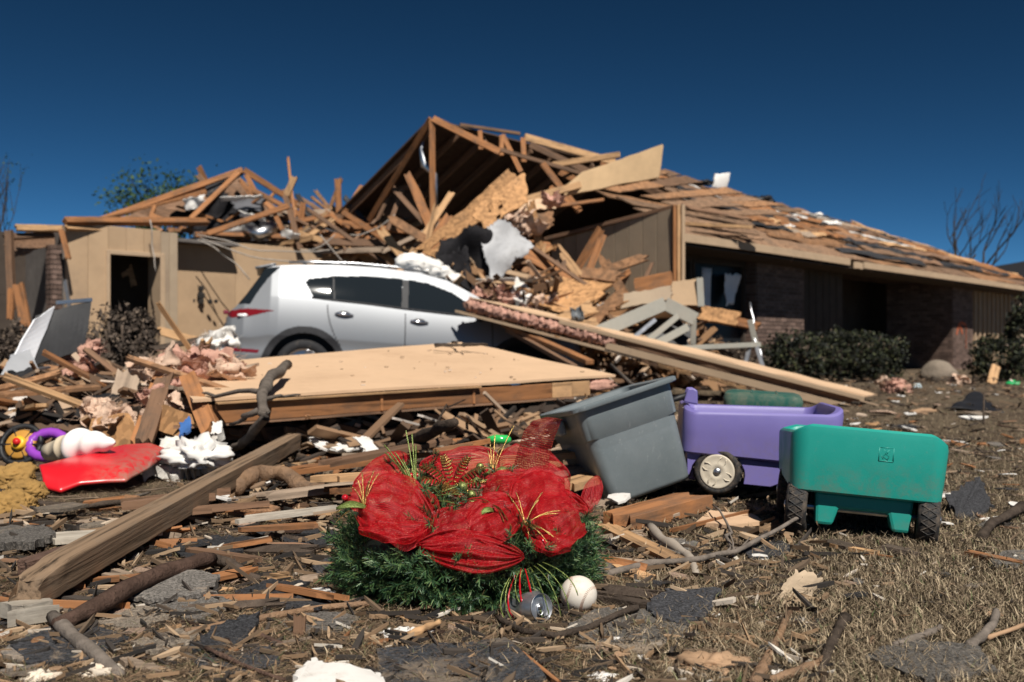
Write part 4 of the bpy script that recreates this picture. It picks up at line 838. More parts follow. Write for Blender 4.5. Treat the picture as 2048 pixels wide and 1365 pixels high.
for (x, y, d) in [(800, 985, 2.25), (830, 975, 2.25), (845, 1000, 2.2), (870, 1010, 2.18), (890, 1030, 2.14), (820, 1000, 2.2), (790, 965, 2.28), (850, 960, 2.28), (930, 1030, 2.16), (960, 1010, 2.18), (985, 985, 2.25), (1000, 960, 2.3), (870, 1060, 2.08), (1040, 1090, 2.04), (1060, 1100, 2.03), (1090, 1100, 2.04), (1130, 1085, 2.08), (1150, 1050, 2.14)]:
    for k in range(5): sp.append((P(x + r.uniform(-12, 12), y + r.uniform(-8, 8), d), V((r.gauss(0, .7), r.gauss(-.2, .5), r.uniform(.1, 1))), r.uniform(.04, .07)))
needles('fir_sprigs', sp, NEED, wreath)
m = MB(); m.grid(lambda u, v: wc + V((math.cos(6.2832 * u), math.sin(6.2832 * u), 0)) * (.205 + .045 * math.cos(6.2832 * v)) + V((0, 0, .062 + .045 * math.sin(6.2832 * v))), 48, 10, True); m.build('ring_core', plain('dark_core', (.008, .014, .008), .9), wreath, smooth=True)
def ribbon_mat(name, c, holes, alpha, glit=(.75, .16, .12)):
    n = N(name); v = n.coord('UV', rnd=False); w1 = n.n('ShaderNodeTexWave'); w1.inputs['Scale'].default_value = holes; w1.bands_direction = 'X'; w2 = n.n('ShaderNodeTexWave'); w2.inputs['Scale'].default_value = holes; w2.bands_direction = 'Y'
    for w in (w1, w2): w.inputs['Distortion'].default_value = .6; w.inputs['Detail'].default_value = 1; n.l(v, w.inputs['Vector'])
    mx = n.n('ShaderNodeMath', operation='MAXIMUM'); n.l(w1.outputs['Fac'], mx.inputs[0]); n.l(w2.outputs['Fac'], mx.inputs[1])
    al = n.ramp(mx.outputs[0], [(.5, alpha), (.8, 1)])
    vo = n.n('ShaderNodeTexVoronoi'); vo.inputs['Scale'].default_value = 900; vo2 = n.coord('Object', rnd=False); n.l(vo2, vo.inputs['Vector']); s = n.n('ShaderNodeSeparateColor'); n.l(vo.outputs['Color'], s.inputs[0])
    gl = n.ramp(s.outputs[0], [(.955, 0), (.965, 1)])
    vs_ = n.coord('UV', (.35, 9, 1), False); cc = n.mix(gl, n.ramp(n.noise(vs_, 2.2, 5, .7), [(.32, mul(c, .55)), (.68, mul(c, 1.4))]), glit)
    n.out(cc, .5, 0, .35)
    tr = n.n('ShaderNodeBsdfTranslucent'); tr.inputs[0].default_value = (c[0] * 1.6, c[1], c[2], 1); mxs = n.n('ShaderNodeMixShader'); mxs.inputs[0].default_value = .3
    tp = n.n('ShaderNodeBsdfTransparent'); m2 = n.n('ShaderNodeMixShader'); out = n.t.nodes['Material Output']
    n.l(n.b.outputs[0], mxs.inputs[1]); n.l(tr.outputs[0], mxs.inputs[2]); n.l(al, m2.inputs[0]); n.l(tp.outputs[0], m2.inputs[1]); n.l(mxs.outputs[0], m2.inputs[2]); n.l(m2.outputs[0], out.inputs[0])
    n.bump(mx.outputs[0], .35, .002); return n.m
RIB = ribbon_mat('red_deco_mesh', (.42, .004, .010), 5.5, .12); RIB_T = ribbon_mat('copper_glitter_mesh', (.22, .012, .012), 4, .03, (.8, .3, .12)); RIB_S = ribbon_mat('red_sheer', (.40, .005, .012), 6.5, .12)
def puff(name, A, B, W, Nb, mat, folds=5, famp=.006, seed=0, nu=44, nv=34, pw=.55, e0=.12, e1=.12, roll=1.0, parent=wreath):
    """Gathered ribbon: pinched at A and B, spread by +-W across, bulging by Nb."""
    A, B, W, Nb = V(A), V(B), V(W) * .90, V(Nb) * .54; famp *= 1.7; folds += 2; m = MB(); uv = []
    def f(u, v):
        s = 2 * v - 1; w = max(0.0, math.sin(math.pi * u)) ** pw; w = w * (1 - e0 * (1 - u) - e1 * u) + e0 * (1 - u) + e1 * u
        a = s * 1.25 * roll; p = A.lerp(B, u) + W * (w * math.sin(a) / math.sin(1.25 * roll)) + Nb * (max(0, math.sin(math.pi * u)) ** .7 * (math.cos(a) - .25))
        g = nz((u * 1.5, v * 3.0, seed), 1.0) * .9 + 1.5 * (.5 - abs(nz((u * 2.2 + .6 * v, v * 4.5, seed + 11)))) * 2 - 1.1 * abs(nz((u * 4 + v, v * 7, seed + 17))) + .6 * math.sin(v * folds * 6.28 + seed + 2.0 * nz((u * 2, v, seed + 3))) * (.35 + .65 * abs(2 * u - 1) ** .8)
        return p + Nb.normalized() * famp * g + W.normalized() * famp * .8 * nz((u * 3, v * 2, seed + 7))
    m.grid(f, nu, nv); me = m.mesh(name); me.materials.append(mat); uvl = me.uv_layers.new(name='UVMap'); L1, L2 = (B - A).length, W.length * 2
    for poly in me.polygons:
        for li, vi in zip(poly.loop_indices, poly.vertices): i, j = divmod(vi, nv + 1); uvl.data[li].uv = (i / nu * L1 / .05, j / nv * max(L2, Nb.length * 2) / .05)
    me.shade_smooth(); o = bpy.data.objects.new(name, me); return reg(o, None, parent)
def X3(x, y, d): return P(x, y, d)
# left loop: tall back petal and a broad front petal
puff('ribbon_loop', X3(705, 985, 2.20), X3(812, 945, 2.28), X3(770, 915, 2.27) - X3(752, 975, 2.2), (-.01, -.03, .03), RIB, 3, .004, 1, e0=.3, e1=.5)
puff('ribbon_loop', X3(722, 1000, 2.12), X3(872, 1050, 2.08), X3(785, 930, 2.22) - X3(770, 1005, 2.12), (-.01, -.045, .05), RIB, 4, .006, 2, e0=.55, e1=.06, pw=.7)
puff('ribbon_loop', X3(718, 1045, 2.08), X3(845, 1062, 2.06), X3(740, 1000, 2.14) - X3(742, 1040, 2.06), (0, -.035, .03), RIB, 4, .006, 3, e0=.7, e1=.05)
puff('ribbon_loop', X3(800, 985, 2.18), X3(862, 1060, 2.06), X3(865, 1000, 2.15) - X3(820, 1030, 2.1), (.01, -.03, .02), RIB, 3, .005, 4, e0=.3, e1=.05)
# front lens-shaped fold and the sheer fold above it
puff('ribbon_loop', X3(834, 1092, 2.03), X3(1048, 1112, 1.99), X3(935, 1068, 2.02) - X3(940, 1118, 1.98), (0, -.05, .01), RIB, 4, .005, 5, e0=.04, e1=.1, pw=.75)
puff('ribbon_loop', X3(836, 1086, 2.04), X3(1010, 1015, 2.14), X3(930, 1020, 2.13) - X3(935, 1062, 2.05), (-.01, -.03, .035), RIB_S, 4, .005, 6, e0=.03, e1=.75)
puff('ribbon_loop', X3(940, 1060, 2.05), X3(1035, 1020, 2.12), X3(960, 1005, 2.15) - X3(985, 1055, 2.06), (0, -.03, .03), RIB, 3, .005, 7, e0=.4, e1=.3)
# right loop
puff('ribbon_loop', X3(1032, 1045, 2.09), X3(1138, 1000, 2.16), X3(1050, 965, 2.24) - X3(1095, 1050, 2.1), (0, -.045, .045), RIB, 4, .006, 8, e0=.2, e1=.8)
puff('ribbon_loop', X3(1040, 1052, 2.08), X3(1138, 1070, 2.08), X3(1120, 1010, 2.14) - X3(1120, 1062, 2.06), (.01, -.035, .02), RIB, 3, .005, 9, e0=.05, e1=.7)
puff('ribbon_loop', X3(965, 985, 2.24), X3(1130, 985, 2.22), X3(1050, 955, 2.28) - X3(1050, 1000, 2.2), (0, -.03, .05), RIB, 3, .006, 10, e0=.3, e1=.5)
# back loops
puff('ribbon_loop', X3(838, 960, 2.38), X3(1000, 945, 2.42), X3(905, 905, 2.42) - X3(905, 958, 2.36), (0, -.02, .05), RIB_S, 3, .006, 11, e0=.4, e1=.3)
puff('ribbon_loop', X3(995, 945, 2.42), X3(1140, 985, 2.36), X3(1085, 905, 2.44) - X3(1080, 975, 2.36), (0, -.03, .05), RIB_S, 3, .006, 12, e0=.5, e1=.4)
puff('ribbon_loop', X3(850, 950, 2.36), X3(940, 1000, 2.26), X3(900, 935, 2.36) - X3(890, 985, 2.3), (0, -.02, .03), RIB, 3, .006, 13, e0=.4, e1=.3)
puff('ribbon_loop', X3(880, 1010, 2.2), X3(960, 1040, 2.2), X3(920, 1005, 2.24) - X3(920, 1030, 2.2), (0, -.01, .03), RIB, 3, .006, 14, e0=.4, e1=.4)
puff('ribbon_tail', X3(1176, 1030, 2.24), X3(1192, 952, 2.3), X3(1196, 985, 2.26) - X3(1172, 990, 2.26), (-.012, -.02, .0), RIB_S, 1, .002, 15, e0=.1, e1=.1, pw=.6); puff('ribbon_tail', X3(1120, 990, 2.26), X3(1178, 1022, 2.22), X3(1150, 1000, 2.26) - X3(1150, 1018, 2.24), (0, -.01, .01), RIB, 2, .003, 16, e0=.5, e1=.2)
# tall copper ribbon standing up
m = MB(); cl = [(1050, 985, 58), (1062, 940, 48), (1068, 905, 44), (1078, 870, 42), (1092, 848, 36), (1108, 838, 20), (1118, 838, 10)]
def tailf(u, v):
    i = min(len(cl) - 2, int(u * (len(cl) - 1))); t = u * (len(cl) - 1) - i; x, y, w = (cl[i][k] * (1 - t) + cl[i + 1][k] * t for k in range(3)); s = v * 2 - 1
    return P(x + s * w * .9 * .8, y + s * w * .18, 2.34 - .03 * math.cos(s * 1.4) + .03 * u)
m.grid(tailf, 36, 14); me = m.mesh('ribbon_tail'); me.materials.append(RIB_T); uvl = me.uv_layers.new(name='UVMap')
for poly in me.polygons:
    for li, vi in zip(poly.loop_indices, poly.vertices): i, j = divmod(vi, 15); uvl.data[li].uv = (i / 36 * 3.6, j / 14 * 1.8)
me.shade_smooth(); ob = reg(bpy.data.objects.new('ribbon_tail', me), None, wreath); ob['label'] = 'coarse copper-red glitter ribbon standing upright'
# glitter sprays, berries, baubles, gold leaf
GOLD = plain('gold_glitter', (.46, .30, .10), .3, .9, .5, nscale=300, amt=.6, bump=.6, bscale=700, dist=.002)
LIME = plain('lime_glitter', (.17, .22, .055), .35, .5, .5, nscale=300, amt=.6, bump=.6, bscale=600, dist=.002)
OLIVE = plain('olive_glitter', (.23, .26, .08), .3, .5, .5, nscale=200, amt=.5, bump=.5, bscale=500, dist=.002)
BERRY = N('red_berry').out((.42, .006, .012), .18, 0, .6, .5)
def spray(cx, cy, d, ends, mat, r=.0016, bow=.008, seed=0):
    r *= .7; m = MB(); c = P(cx, cy, d)
    for k, (x, y, dd) in enumerate(ends):
        e = P(x, y, dd); pts = [c.lerp(e, t) + V((0, -.2, 1)).normalized() * bow * math.sin(math.pi * t) for t in [i / 8 for i in range(9)]]
        m.tube(pts, [r * (1.2 if i % 2 else .75) for i in range(9)], 5)
    return m.build('glitter_spray', mat, wreath)
spray(1050, 1050, 2.04, [(1012, 985, 2.1), (1032, 985, 2.08), (1022, 1000, 2.06), (1085, 985, 2.1), (1078, 1000, 2.06), (1120, 1022, 2.06), (1115, 1028, 2.04), (1120, 1082, 2.02), (1108, 1075, 2.0), (1100, 1070, 2.0), (1060, 1085, 2.0), (1095, 1085, 2.0)], GOLD)
spray(728, 1012, 2.08, [(700, 972, 2.1), (715, 960, 2.1), (724, 945, 2.12), (748, 942, 2.12), (757, 948, 2.12), (738, 962, 2.08), (668, 1028, 2.05), (672, 1045, 2.04)], GOLD)
spray(985, 1010, 2.1, [(1015, 1040, 2.04), (1022, 1052, 2.03), (1008, 1045, 2.04), (940, 1000, 2.14), (900, 1005, 2.16)], GOLD)
spray(832, 985, 2.22, [(768, 890, 2.26), (790, 905, 2.27), (812, 862, 2.28), (824, 868, 2.28), (832, 890, 2.27), (805, 920, 2.26), (770, 905, 2.26), (830, 930, 2.25)], LIME, .0022)
spray(985, 950, 2.3, [(980, 885, 2.34), (990, 870, 2.34), (1028, 852, 2.36), (975, 900, 2.34), (1000, 895, 2.34)], GOLD, .002)
spray(840, 1005, 2.18, [(905, 920, 2.3), (935, 1015, 2.12), (925, 990, 2.15), (860, 960, 2.2), (975, 960, 2.22), (880, 985, 2.2)], LIME, .0018)
# drooping tinsel strands in front
for k, (x0, y0, x1, y1, x2, y2, mt) in enumerate([(1030, 1140, 985, 1200, 1010, 1245, LIME), (1032, 1142, 995, 1190, 1022, 1250, LIME), (1040, 1140, 1010, 1190, 1070, 1262, LIME), (1042, 1138, 1035, 1180, 1048, 1220, BERRY), (1050, 1138, 1060, 1170, 1072, 1262, BERRY), (1060, 1135, 1085, 1170, 1098, 1230, LIME), (1068, 1132, 1110, 1160, 1122, 1235, LIME), (1075, 1128, 1130, 1160, 1138, 1220, LIME), (1085, 1125, 1145, 1145, 1156, 1192, LIME), (1035, 1142, 1000, 1210, 1030, 1240, BERRY), (1045, 1140, 1022, 1200, 1080, 1270, LIME), (1055, 1138, 1078, 1200, 1085, 1260, LIME)]):
    a, b, c = P(x0, y0, 2.0), P(x1, y1, 1.95), P(x2, y2, 1.945); c.z = max(.012, c.z); pts = [a * (1 - t) ** 2 + b * 2 * t * (1 - t) + c * t * t for t in [i / 12 for i in range(13)]]
    m = MB(); m.tube(pts, [.0011 * (1.5 if (mt is BERRY and 3 < i < 10) else 1) * (1.3 if i % 2 else .8) for i in range(13)], 5); m.build('tinsel_strand', mt, wreath)
for k, (x, y, d, rr_, mt, nm) in enumerate([(925, 975, 2.2, 11, OLIVE, 'bauble'), (1005, 946, 2.3, 13, OLIVE, 'bauble'), (972, 945, 2.3, 9, OLIVE, 'bauble'), (960, 934, 2.32, 8, OLIVE, 'bauble'), (945, 955, 2.25, 9, OLIVE, 'bauble'), (953, 962, 2.22, 8, OLIVE, 'bauble'), (943, 990, 2.18, 9, OLIVE, 'bauble'), (998, 966, 2.26, 7, OLIVE, 'bauble'), (945, 1010, 2.15, 11, OLIVE, 'bauble'), (972, 1025, 2.1, 10, OLIVE, 'bauble'), (1085, 1084, 2.02, 9, BERRY, 'berry'), (1075, 1099, 2.02, 5, BERRY, 'berry'), (690, 996, 2.12, 7, BERRY, 'berry'), (823, 951, 2.24, 5, BERRY, 'berry'), (835, 951, 2.24, 5, BERRY, 'berry'), (933, 938, 2.3, 4, BERRY, 'berry'), (978, 972, 2.24, 4, BERRY, 'berry'), (985, 940, 2.3, 4, BERRY, 'berry'), (1072, 860, 2.36, 2, BERRY, 'berry')]):
    m = MB(); vs, fs = ICO[3]; c = P(x, y, d); q = rr_ * d / F; m.add([c + v * q for v in vs], fs); m.build(nm, mt, wreath, smooth=True)
def leaf(A, B, w, mat, ribs, nm='gold_leaf', lift=(0, -.3, 1)):
    A, B = V(A), V(B); d = B - A; s = d.normalized().cross(V(lift).normalized()); m = MB(); m.grid(lambda u, v: A.lerp(B, u) + s * ((2 * v - 1) * w * math.sin(math.pi * min(1, .06 + u * .94)) ** .8) + V(lift).normalized() * (.012 * math.sin(math.pi * u) - .006 * abs(2 * v - 1)), 12, 6)
    o = m.build(nm, mat, wreath, smooth=True); o.modifiers.new('s', 'SOLIDIFY').thickness = .0012
    if ribs:
        m = MB()
        for k in range(9):
            u = .1 + k * .09; ww = w * math.sin(math.pi * u) ** .8
            for sg in (-1, 1): m.tube([A.lerp(B, u) + V(lift).normalized() * (.012 * math.sin(math.pi * u) + .002), A.lerp(B, min(1, u + .1)) + s * sg * ww + V(lift).normalized() * (.012 * math.sin(math.pi * u) - .003)], .0022, 5)
        m.build('gold_rib', GOLD, o)
REDL = plain('red_leaf', (.34, .008, .012), .5, nscale=60, amt=.3)
for k in range(8):
    a = k / 8 * 6.283 + .3; c = P(905, 975, 2.24); e = c + V((math.cos(a) * .085, math.sin(a) * .035 - .02, .03 + .045 * math.sin(a))); leaf(c, e, .022, REDL, True)
leaf(P(735, 1012, 2.08), P(672, 1015, 2.06), .017, LIME, False, 'holly_leaf'); leaf(P(990, 1020, 2.1), P(955, 1030, 2.08), .012, LIME, False, 'holly_leaf')
# ---------------------------------------------------------------- ball, can
bc = P(1157, 1203, 2.02); br = .0375; bc.z = max(bc.z, br + .004)
LEATH = plain('ball_leather', (.66, .60, .52), .6, nscale=25, amt=.08, dirt=(.40, .31, .23), dirty=.35, bump=.15, bscale=200, dist=.001)
ball = empty('baseball', bc - V((0, 0, br)), 'scuffed white baseball touching the wreath', 'baseball')
m = MB(); vs, fs = ICO[4]; m.add([bc + v * br for v in vs], fs); m.build('cover', LEATH, ball, smooth=True)
m = MB(); RB = Matrix.Rotation(R(75), 3, 'Z') @ Matrix.Rotation(R(20), 3, 'X') @ Matrix.Rotation(R(90), 3, 'Y')
def seam(t): a = .44; x = math.cos(math.pi / 2 - (math.pi / 2 - a) * math.cos(t)) ; b_ = math.pi / 2 - (math.pi / 2 - a) * math.cos(t); c_ = t / 2 + a * math.sin(2 * t); return RB @ V((math.sin(b_) * math.cos(c_), math.sin(b_) * math.sin(c_), math.cos(b_)))
for k in range(108):
    t = 4 * math.pi * k / 108; p, p2 = seam(t), seam(t + .03); tg = (p2 - p).normalized(); sd = tg.cross(p).normalized()
    for sg in (-1, 1): m.tube([bc + (p * br * 1.003), bc + (p + tg * .04 + sd * sg * .075).normalized() * br * 1.004], .00055, 4)
m.build('stitching', plain('thread', (.33, .20, .14), .8), ball)
ALU = plain('aluminium', (.46, .47, .49), .42, .85, nscale=60, amt=.35, bump=.25, bscale=90, dist=.002)
cc = P(1082, 1243, 1.945); cc.z = max(cc.z, .034); ax = V((.62, -.72, .18)).normalized(); CMx = frame(ax, (0, 0, 1), cc) @ Matrix.Rotation(R(90), 4, 'Y')
can = empty('drink_can', (cc.x, cc.y, 0), 'crushed silver drink can lying in front of the wreath', 'can')
m = MB(); prof = [(.0265, 0), (.0275, .003), (.0265, .001), (.0265, -.004), (.0325, -.018), (.033, -.03), (.033, -.05), (.033, -.065), (.033, -.08), (.031, -.095), (.026, -.1)]
m.lathe(prof, 32)
o2 = []
for p in m.v:
    p = V(p); k = max(0, min(1, (-p.z - .02) / .03)); q = V((p.x * (1 - .25 * k), p.y * (1 - .42 * k * (.6 + .4 * nz(p, 40))), p.z)) + V((nz(p, 45, 1), nz(p, 45, 5), 0)) * .006 * k; o2.append(CMx @ q)
m.v = o2; m.build('can_body', ALU, can, smooth=True)
m = MB(); m.lathe([(.0268, -.001), (.025, -.005), (.001, -.005)], 32, CMx); ld = m.build('lid', ALU, can, smooth=False)
m = MB(); pts = [V((.011 * math.cos(t) + .003, .0075 * math.sin(t), -.003)) for t in [i / 20 * 6.283 for i in range(21)]]; m.tube([CMx @ p for p in pts], .0016, 6); m.box((0, 0, 0), (.008, .01, .002), CMx @ Matrix.Translation((-.002, 0, -.003))); m.build('pull_tab', METAL, ld, smooth=True)
m = MB(); m.add([CMx @ V((.015 + .008 * math.cos(t), .009 * math.sin(t), -.0046)) for t in [i / 20 * 6.283 for i in range(20)]], [tuple(range(20))]); m.build('opening', BLACKPL, ld)
# ---------------------------------------------------------------- storage tub
TUBM = N('tub_plastic'); v = TUBM.coord('Object', rnd=False); g = TUBM.noise(v, 5, 6, .7); sc = TUBM.coord('Object', (60, 8, 25), False); s2 = TUBM.noise(sc, 1.5, 6, .8)
ccx = TUBM.mix(TUBM.ramp(s2, [(.60, 0), (.68, .5)]), TUBM.ramp(g, [(.35, (.13, .155, .165)), (.7, (.175, .20, .21))]), (.33, .34, .34)); TUBM.bump(TUBM.noise(v, 180, 3, .6), .12, .002); TUBM = TUBM.out(ccx, .42, 0, .45)
def rrect(a, b, r, n=10):
    out = []
    for (sx, sy, a0) in ((1, 1, 0), (-1, 1, 90), (-1, -1, 180), (1, -1, 270)):
        for k in range(n + 1): t = R(a0 + 90 * k / n); out.append((sx * (a - r) + r * math.cos(t), sy * (b - r) + r * math.sin(t)))
    return out
def loft(rings):                                   # rings: list of lists of points, last one closed
    m = MB(); n = len(rings[0])
    for rg in rings: m.v += [tuple(p) for p in rg]
    for i in range(len(rings) - 1):
        for j in range(n): m.f.append((i * n + j, i * n + (j + 1) % n, (i + 1) * n + (j + 1) % n, (i + 1) * n + j))
    m.f.append(tuple((len(rings) - 1) * n + j for j in range(n))); return m
tb = G(1222, 1017); tub = empty('storage_tub', tb, 'scuffed grey plastic storage tub tipped on one edge beside the wreath', 'tub')
TM = Matrix.Translation(tb + V((.0, .0, .0))) @ Matrix.Rotation(R(13), 4, 'Z') @ Matrix.Rotation(R(-17), 4, 'Y') @ Matrix.Rotation(R(-6), 4, 'X') @ Matrix.Translation((.158, .20, .012))
TA, TB, TH = .158, .20, .345
def tr(a, b, r, z, lip=0): return [V((x, y, z + (lip * (1 - math.cos(x / TA * 2.2)) if lip else 0))) for (x, y) in rrect(a, b, r)]
rings = [tr(TA - .03, TB - .03, .03, -.012), tr(TA - .008, TB - .008, .04, -.008), tr(TA, TB, .042, .006), tr(TA + .010, TB + .018, .042, TH * .62), tr(TA + .010, TB + .018, .042, TH * .64), tr(TA + .017, TB + .026, .042, TH * .66), tr(TA + .022, TB + .036, .042, TH * .97), tr(TA + .040, TB + .058, .05, TH * .955), tr(TA + .043, TB + .061, .05, TH * .965), tr(TA + .043, TB + .061, .05, TH), tr(TA + .037, TB + .055, .05, TH * 1.01), tr(TA + .018, TB + .034, .04, TH * .995), tr(TA + .005, TB + .014, .04, TH * .5), tr(TA - .01, TB - .01, .04, .004)]
m = loft(rings); m.v = [tuple(TM @ V(p)) for p in m.v]; o = m.build('tub_shell', TUBM, tub); auto_smooth(o, 50)
for sg in (-1, 1):
    m = MB(); m.box((sg * (TA + .048), 0, TH * .84), (.03, .16, .055), TM); m.build('handle', TUBM, tub, bevel=.01)
# ---------------------------------------------------------------- toy wagons
def toy_plastic(name, c, dirt=.25):
    n = N(name); v = n.coord('Object', rnd=False); g = n.noise(v, 3, 5, .6); cc = n.ramp(g, [(.3, mul(c, .92)), (.7, mul(c, 1.06))])
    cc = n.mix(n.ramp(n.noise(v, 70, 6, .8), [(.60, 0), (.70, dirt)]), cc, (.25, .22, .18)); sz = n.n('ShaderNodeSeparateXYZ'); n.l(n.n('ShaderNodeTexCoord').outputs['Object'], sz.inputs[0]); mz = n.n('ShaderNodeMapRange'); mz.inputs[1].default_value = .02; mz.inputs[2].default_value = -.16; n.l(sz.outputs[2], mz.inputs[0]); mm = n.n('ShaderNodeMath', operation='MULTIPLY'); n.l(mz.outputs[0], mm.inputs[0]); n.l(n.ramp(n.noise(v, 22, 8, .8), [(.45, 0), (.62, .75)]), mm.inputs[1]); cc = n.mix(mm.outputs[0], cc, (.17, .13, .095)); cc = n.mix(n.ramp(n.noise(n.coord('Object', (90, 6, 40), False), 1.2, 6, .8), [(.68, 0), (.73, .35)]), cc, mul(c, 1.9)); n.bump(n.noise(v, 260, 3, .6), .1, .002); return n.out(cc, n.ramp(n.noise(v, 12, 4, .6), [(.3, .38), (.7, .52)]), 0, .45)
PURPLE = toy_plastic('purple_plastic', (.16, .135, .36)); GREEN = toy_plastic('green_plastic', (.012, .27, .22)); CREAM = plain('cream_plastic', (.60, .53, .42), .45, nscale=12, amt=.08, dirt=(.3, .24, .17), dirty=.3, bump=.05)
RUB = N('toy_tyre'); v = RUB.coord('Object', rnd=False); g = RUB.noise(v, 45, 6, .75); RUB = RUB.out(RUB.ramp(g, [(.45, (.02, .02, .021)), (.72, (.13, .10, .075))]), .75, 0, .3)
def wagon(M, mat, nm, label, L=.25, steer=False):
    w = empty(nm, M.translation, label, 'wagon')
    def ring(a, b, r, z, k=0): return [M @ V((x, y, z + k * (.014 * math.cos(y / b * 3.0 + .5) * (abs(x) / a) ** 4 + .018 * math.cos(x / a * 1.9) * (abs(y) / b) ** 6 - .012 + (.040 * (y / b) ** 4 if y < 0 else 0)))) for (x, y) in rrect(a, b, r, 12)]
    A_ = .205
    rg = [ring(A_ - .012, L - .012, .04, .128), ring(A_ + .006, L + .006, .04, .129), ring(A_ + .012, L + .012, .04, .135), ring(A_ + .018, L + .018, .052, .20), ring(A_ + .021, L + .021, .052, .285, .8), ring(A_ + .018, L + .018, .05, .300, 1), ring(A_ + .010, L + .010, .048, .307, 1), ring(A_ - .004, L - .004, .045, .304, 1), ring(A_ - .012, L - .012, .042, .29, .9), ring(A_ - .02, L - .02, .04, .17), ring(A_ - .03, L - .03, .035, .16)]
    m = loft(rg); o = m.build('wagon_box', mat, w); auto_smooth(o, 34)
    # lower skirts with wheel cut-outs
    wy = L - .115; wr = -(L - .05)
    for sg in (-1, 1):
        pts = [(wr, .138)] + [(wr - .092 * math.cos(t), .07 + .092 * math.sin(t) * .72) for t in [i / 12 * math.pi for i in range(7, 13)]] + [(-.045, .04), (.045, .04)]
        pts += [(wy - .092 * math.cos(t), .07 + .092 * math.sin(t) * .72) for t in [i / 12 * math.pi for i in range(13)]]
        pts += [(wy + .098, .052), (L - .012, .055), (L - .005, .131)]
        pts = pts[::-1]
        m = MB(); m.prism([M @ V((sg * .198, y, z)) for (y, z) in pts], M.to_3x3() @ V((-sg * .03, 0, 0))); m.build('side_skirt', mat, w, bevel=.006)
    for sg in (-1, 1):                            # end skirts: a U over the axle
        y = sg * (L - .018); m = MB()
        m.prism([M @ V((x, y, z)) for (x, z) in [(-.142, .131), (-.136, .03), (-.085, .03), (-.07, .082), (.07, .082), (.085, .03), (.136, .03), (.142, .131)]], M.to_3x3() @ V((0, -sg * .05, 0))); m.build('end_skirt', mat, w, bevel=.009)
    m = MB(); m.box((0, 0, .11), (.30, 2 * L - .14, .05), M); m.build('underside', BLACKPL, w)
    for cy in (wr, wy):
        m = MB(); m.tube([M @ V((-.18, cy, .076)), M @ V((.18, cy, .076))], .008, 8); m.build('axle', METAL, w)
        for sg in (-1, 1):
            Wm = M @ Matrix.Translation((sg * .188, cy, .076)) @ Matrix.Rotation(R(-9), 4, 'Z') @ Matrix.Rotation(R(90 * sg), 4, 'Y')
            m = MB(); m.lathe([(.050, -.03), (.068, -.032), (.077, -.026), (.081, -.012), (.081, .012), (.077, .026), (.068, .031), (.060, .028), (.058, .02)], 48, Wm); wh = m.build('wheel', RUB, w, smooth=True)
            m = MB()                             # diamond tread
            for k in range(20):
                for s3 in (-1, 1):
                    a0 = k / 20 * 6.283; m.tube([Wm @ V((.0812 * math.cos(a0 + s3 * t * .3), .0812 * math.sin(a0 + s3 * t * .3), (t * 2 - 1) * .02)) for t in (0, .33, .66, 1)], .0022, 4, False)
            m.build('tread', RUB, wh)
            m = MB(); m.lathe([(.060, .018), (.059, .030), (.055, .032), (.048, .028), (.03, .032), (.016, .034), (.013, .03), (.012, .03)], 40, Wm); hb = m.build('hub_cap', CREAM, wh, smooth=True)
            m = MB()
            for k in range(4):
                a0 = k * math.pi / 2 + .4
                for s3 in (-1, 1): m.tube([Wm @ V((rr_ * math.cos(a0 + s3 * da), rr_ * math.sin(a0 + s3 * da), .031)) for (rr_, da) in ((.02, .55), (.03, .42), (.042, .48), (.052, .62))], .0018, 5)
            m.build('hub_spoke', CREAM, hb, smooth=True); m = MB(); m.lathe([(.014, .032), (.012, .037), (.004, .039), (.0, .039)], 16, Wm); m.build('axle_cap', METAL, hb, smooth=True)
    return w
GM = Matrix.Translation(((.80 + 1.146) / 2 - .005, 2.76, 0)) @ Matrix.Scale(.93, 4) @ Matrix.Rotation(R(-11), 4, 'Z') @ Matrix.Rotation(R(4.5), 4, 'Y') @ Matrix.Translation((0, .24, .012))
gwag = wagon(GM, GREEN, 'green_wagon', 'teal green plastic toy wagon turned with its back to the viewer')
m = MB(); ec = V((.045, -.2692, .262))                # moulded square emblem on its back
sq = [(-.02, -.02), (.02, -.02), (.02, .02), (-.02, .02), (-.02, -.02)]
for (a, b) in zip(sq, sq[1:]): m.tube([GM @ (ec + V((a[0], 0, a[1]))), GM @ (ec + V((b[0], 0, b[1])))], .0016, 5)
for l in ([(-.008, .016), (.004, .004), (-.010, -.006), (.006, -.016)], [(.008, .014), (-.004, .002), (.010, -.006), (.004, -.014)], [(-.014, -.004), (-.008, -.014)]):
    m.tube([GM @ (ec + V((x, 0, z))) for x, z in l], .0013, 5)
m.build('moulded_emblem', GREEN, gwag, smooth=True)
pc = P(1497, 1012, 3.5); PMx = Matrix.Translation((.86, 3.62, 0)) @ Matrix.Rotation(R(-7), 4, 'Z') @ Matrix.Rotation(R(5), 4, 'Y') @ Matrix.Rotation(R(90), 4, 'Z') @ Matrix.Translation((0, 0, .03))
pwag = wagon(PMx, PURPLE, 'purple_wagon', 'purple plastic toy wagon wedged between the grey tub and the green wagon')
for x in (-.10, -.02):                              # handle bracket at its front end
    m = MB(); m.prism([PMx @ V((x - .05, .265 + a, b)) for (a, b) in [(-.045, .295), (-.04, .345), (-.025, .352), (-.005, .35), (.005, .30)]], PMx.to_3x3() @ V((.022, 0, 0))); m.build('handle_bracket', PURPLE, pwag, bevel=.005)
m = MB(); m.tube([PMx @ V((-.145, .24, .325)), PMx @ V((-.02, .24, .325))], .022, 12); m.build('handle_hinge', BLACKPL, pwag, smooth=True)
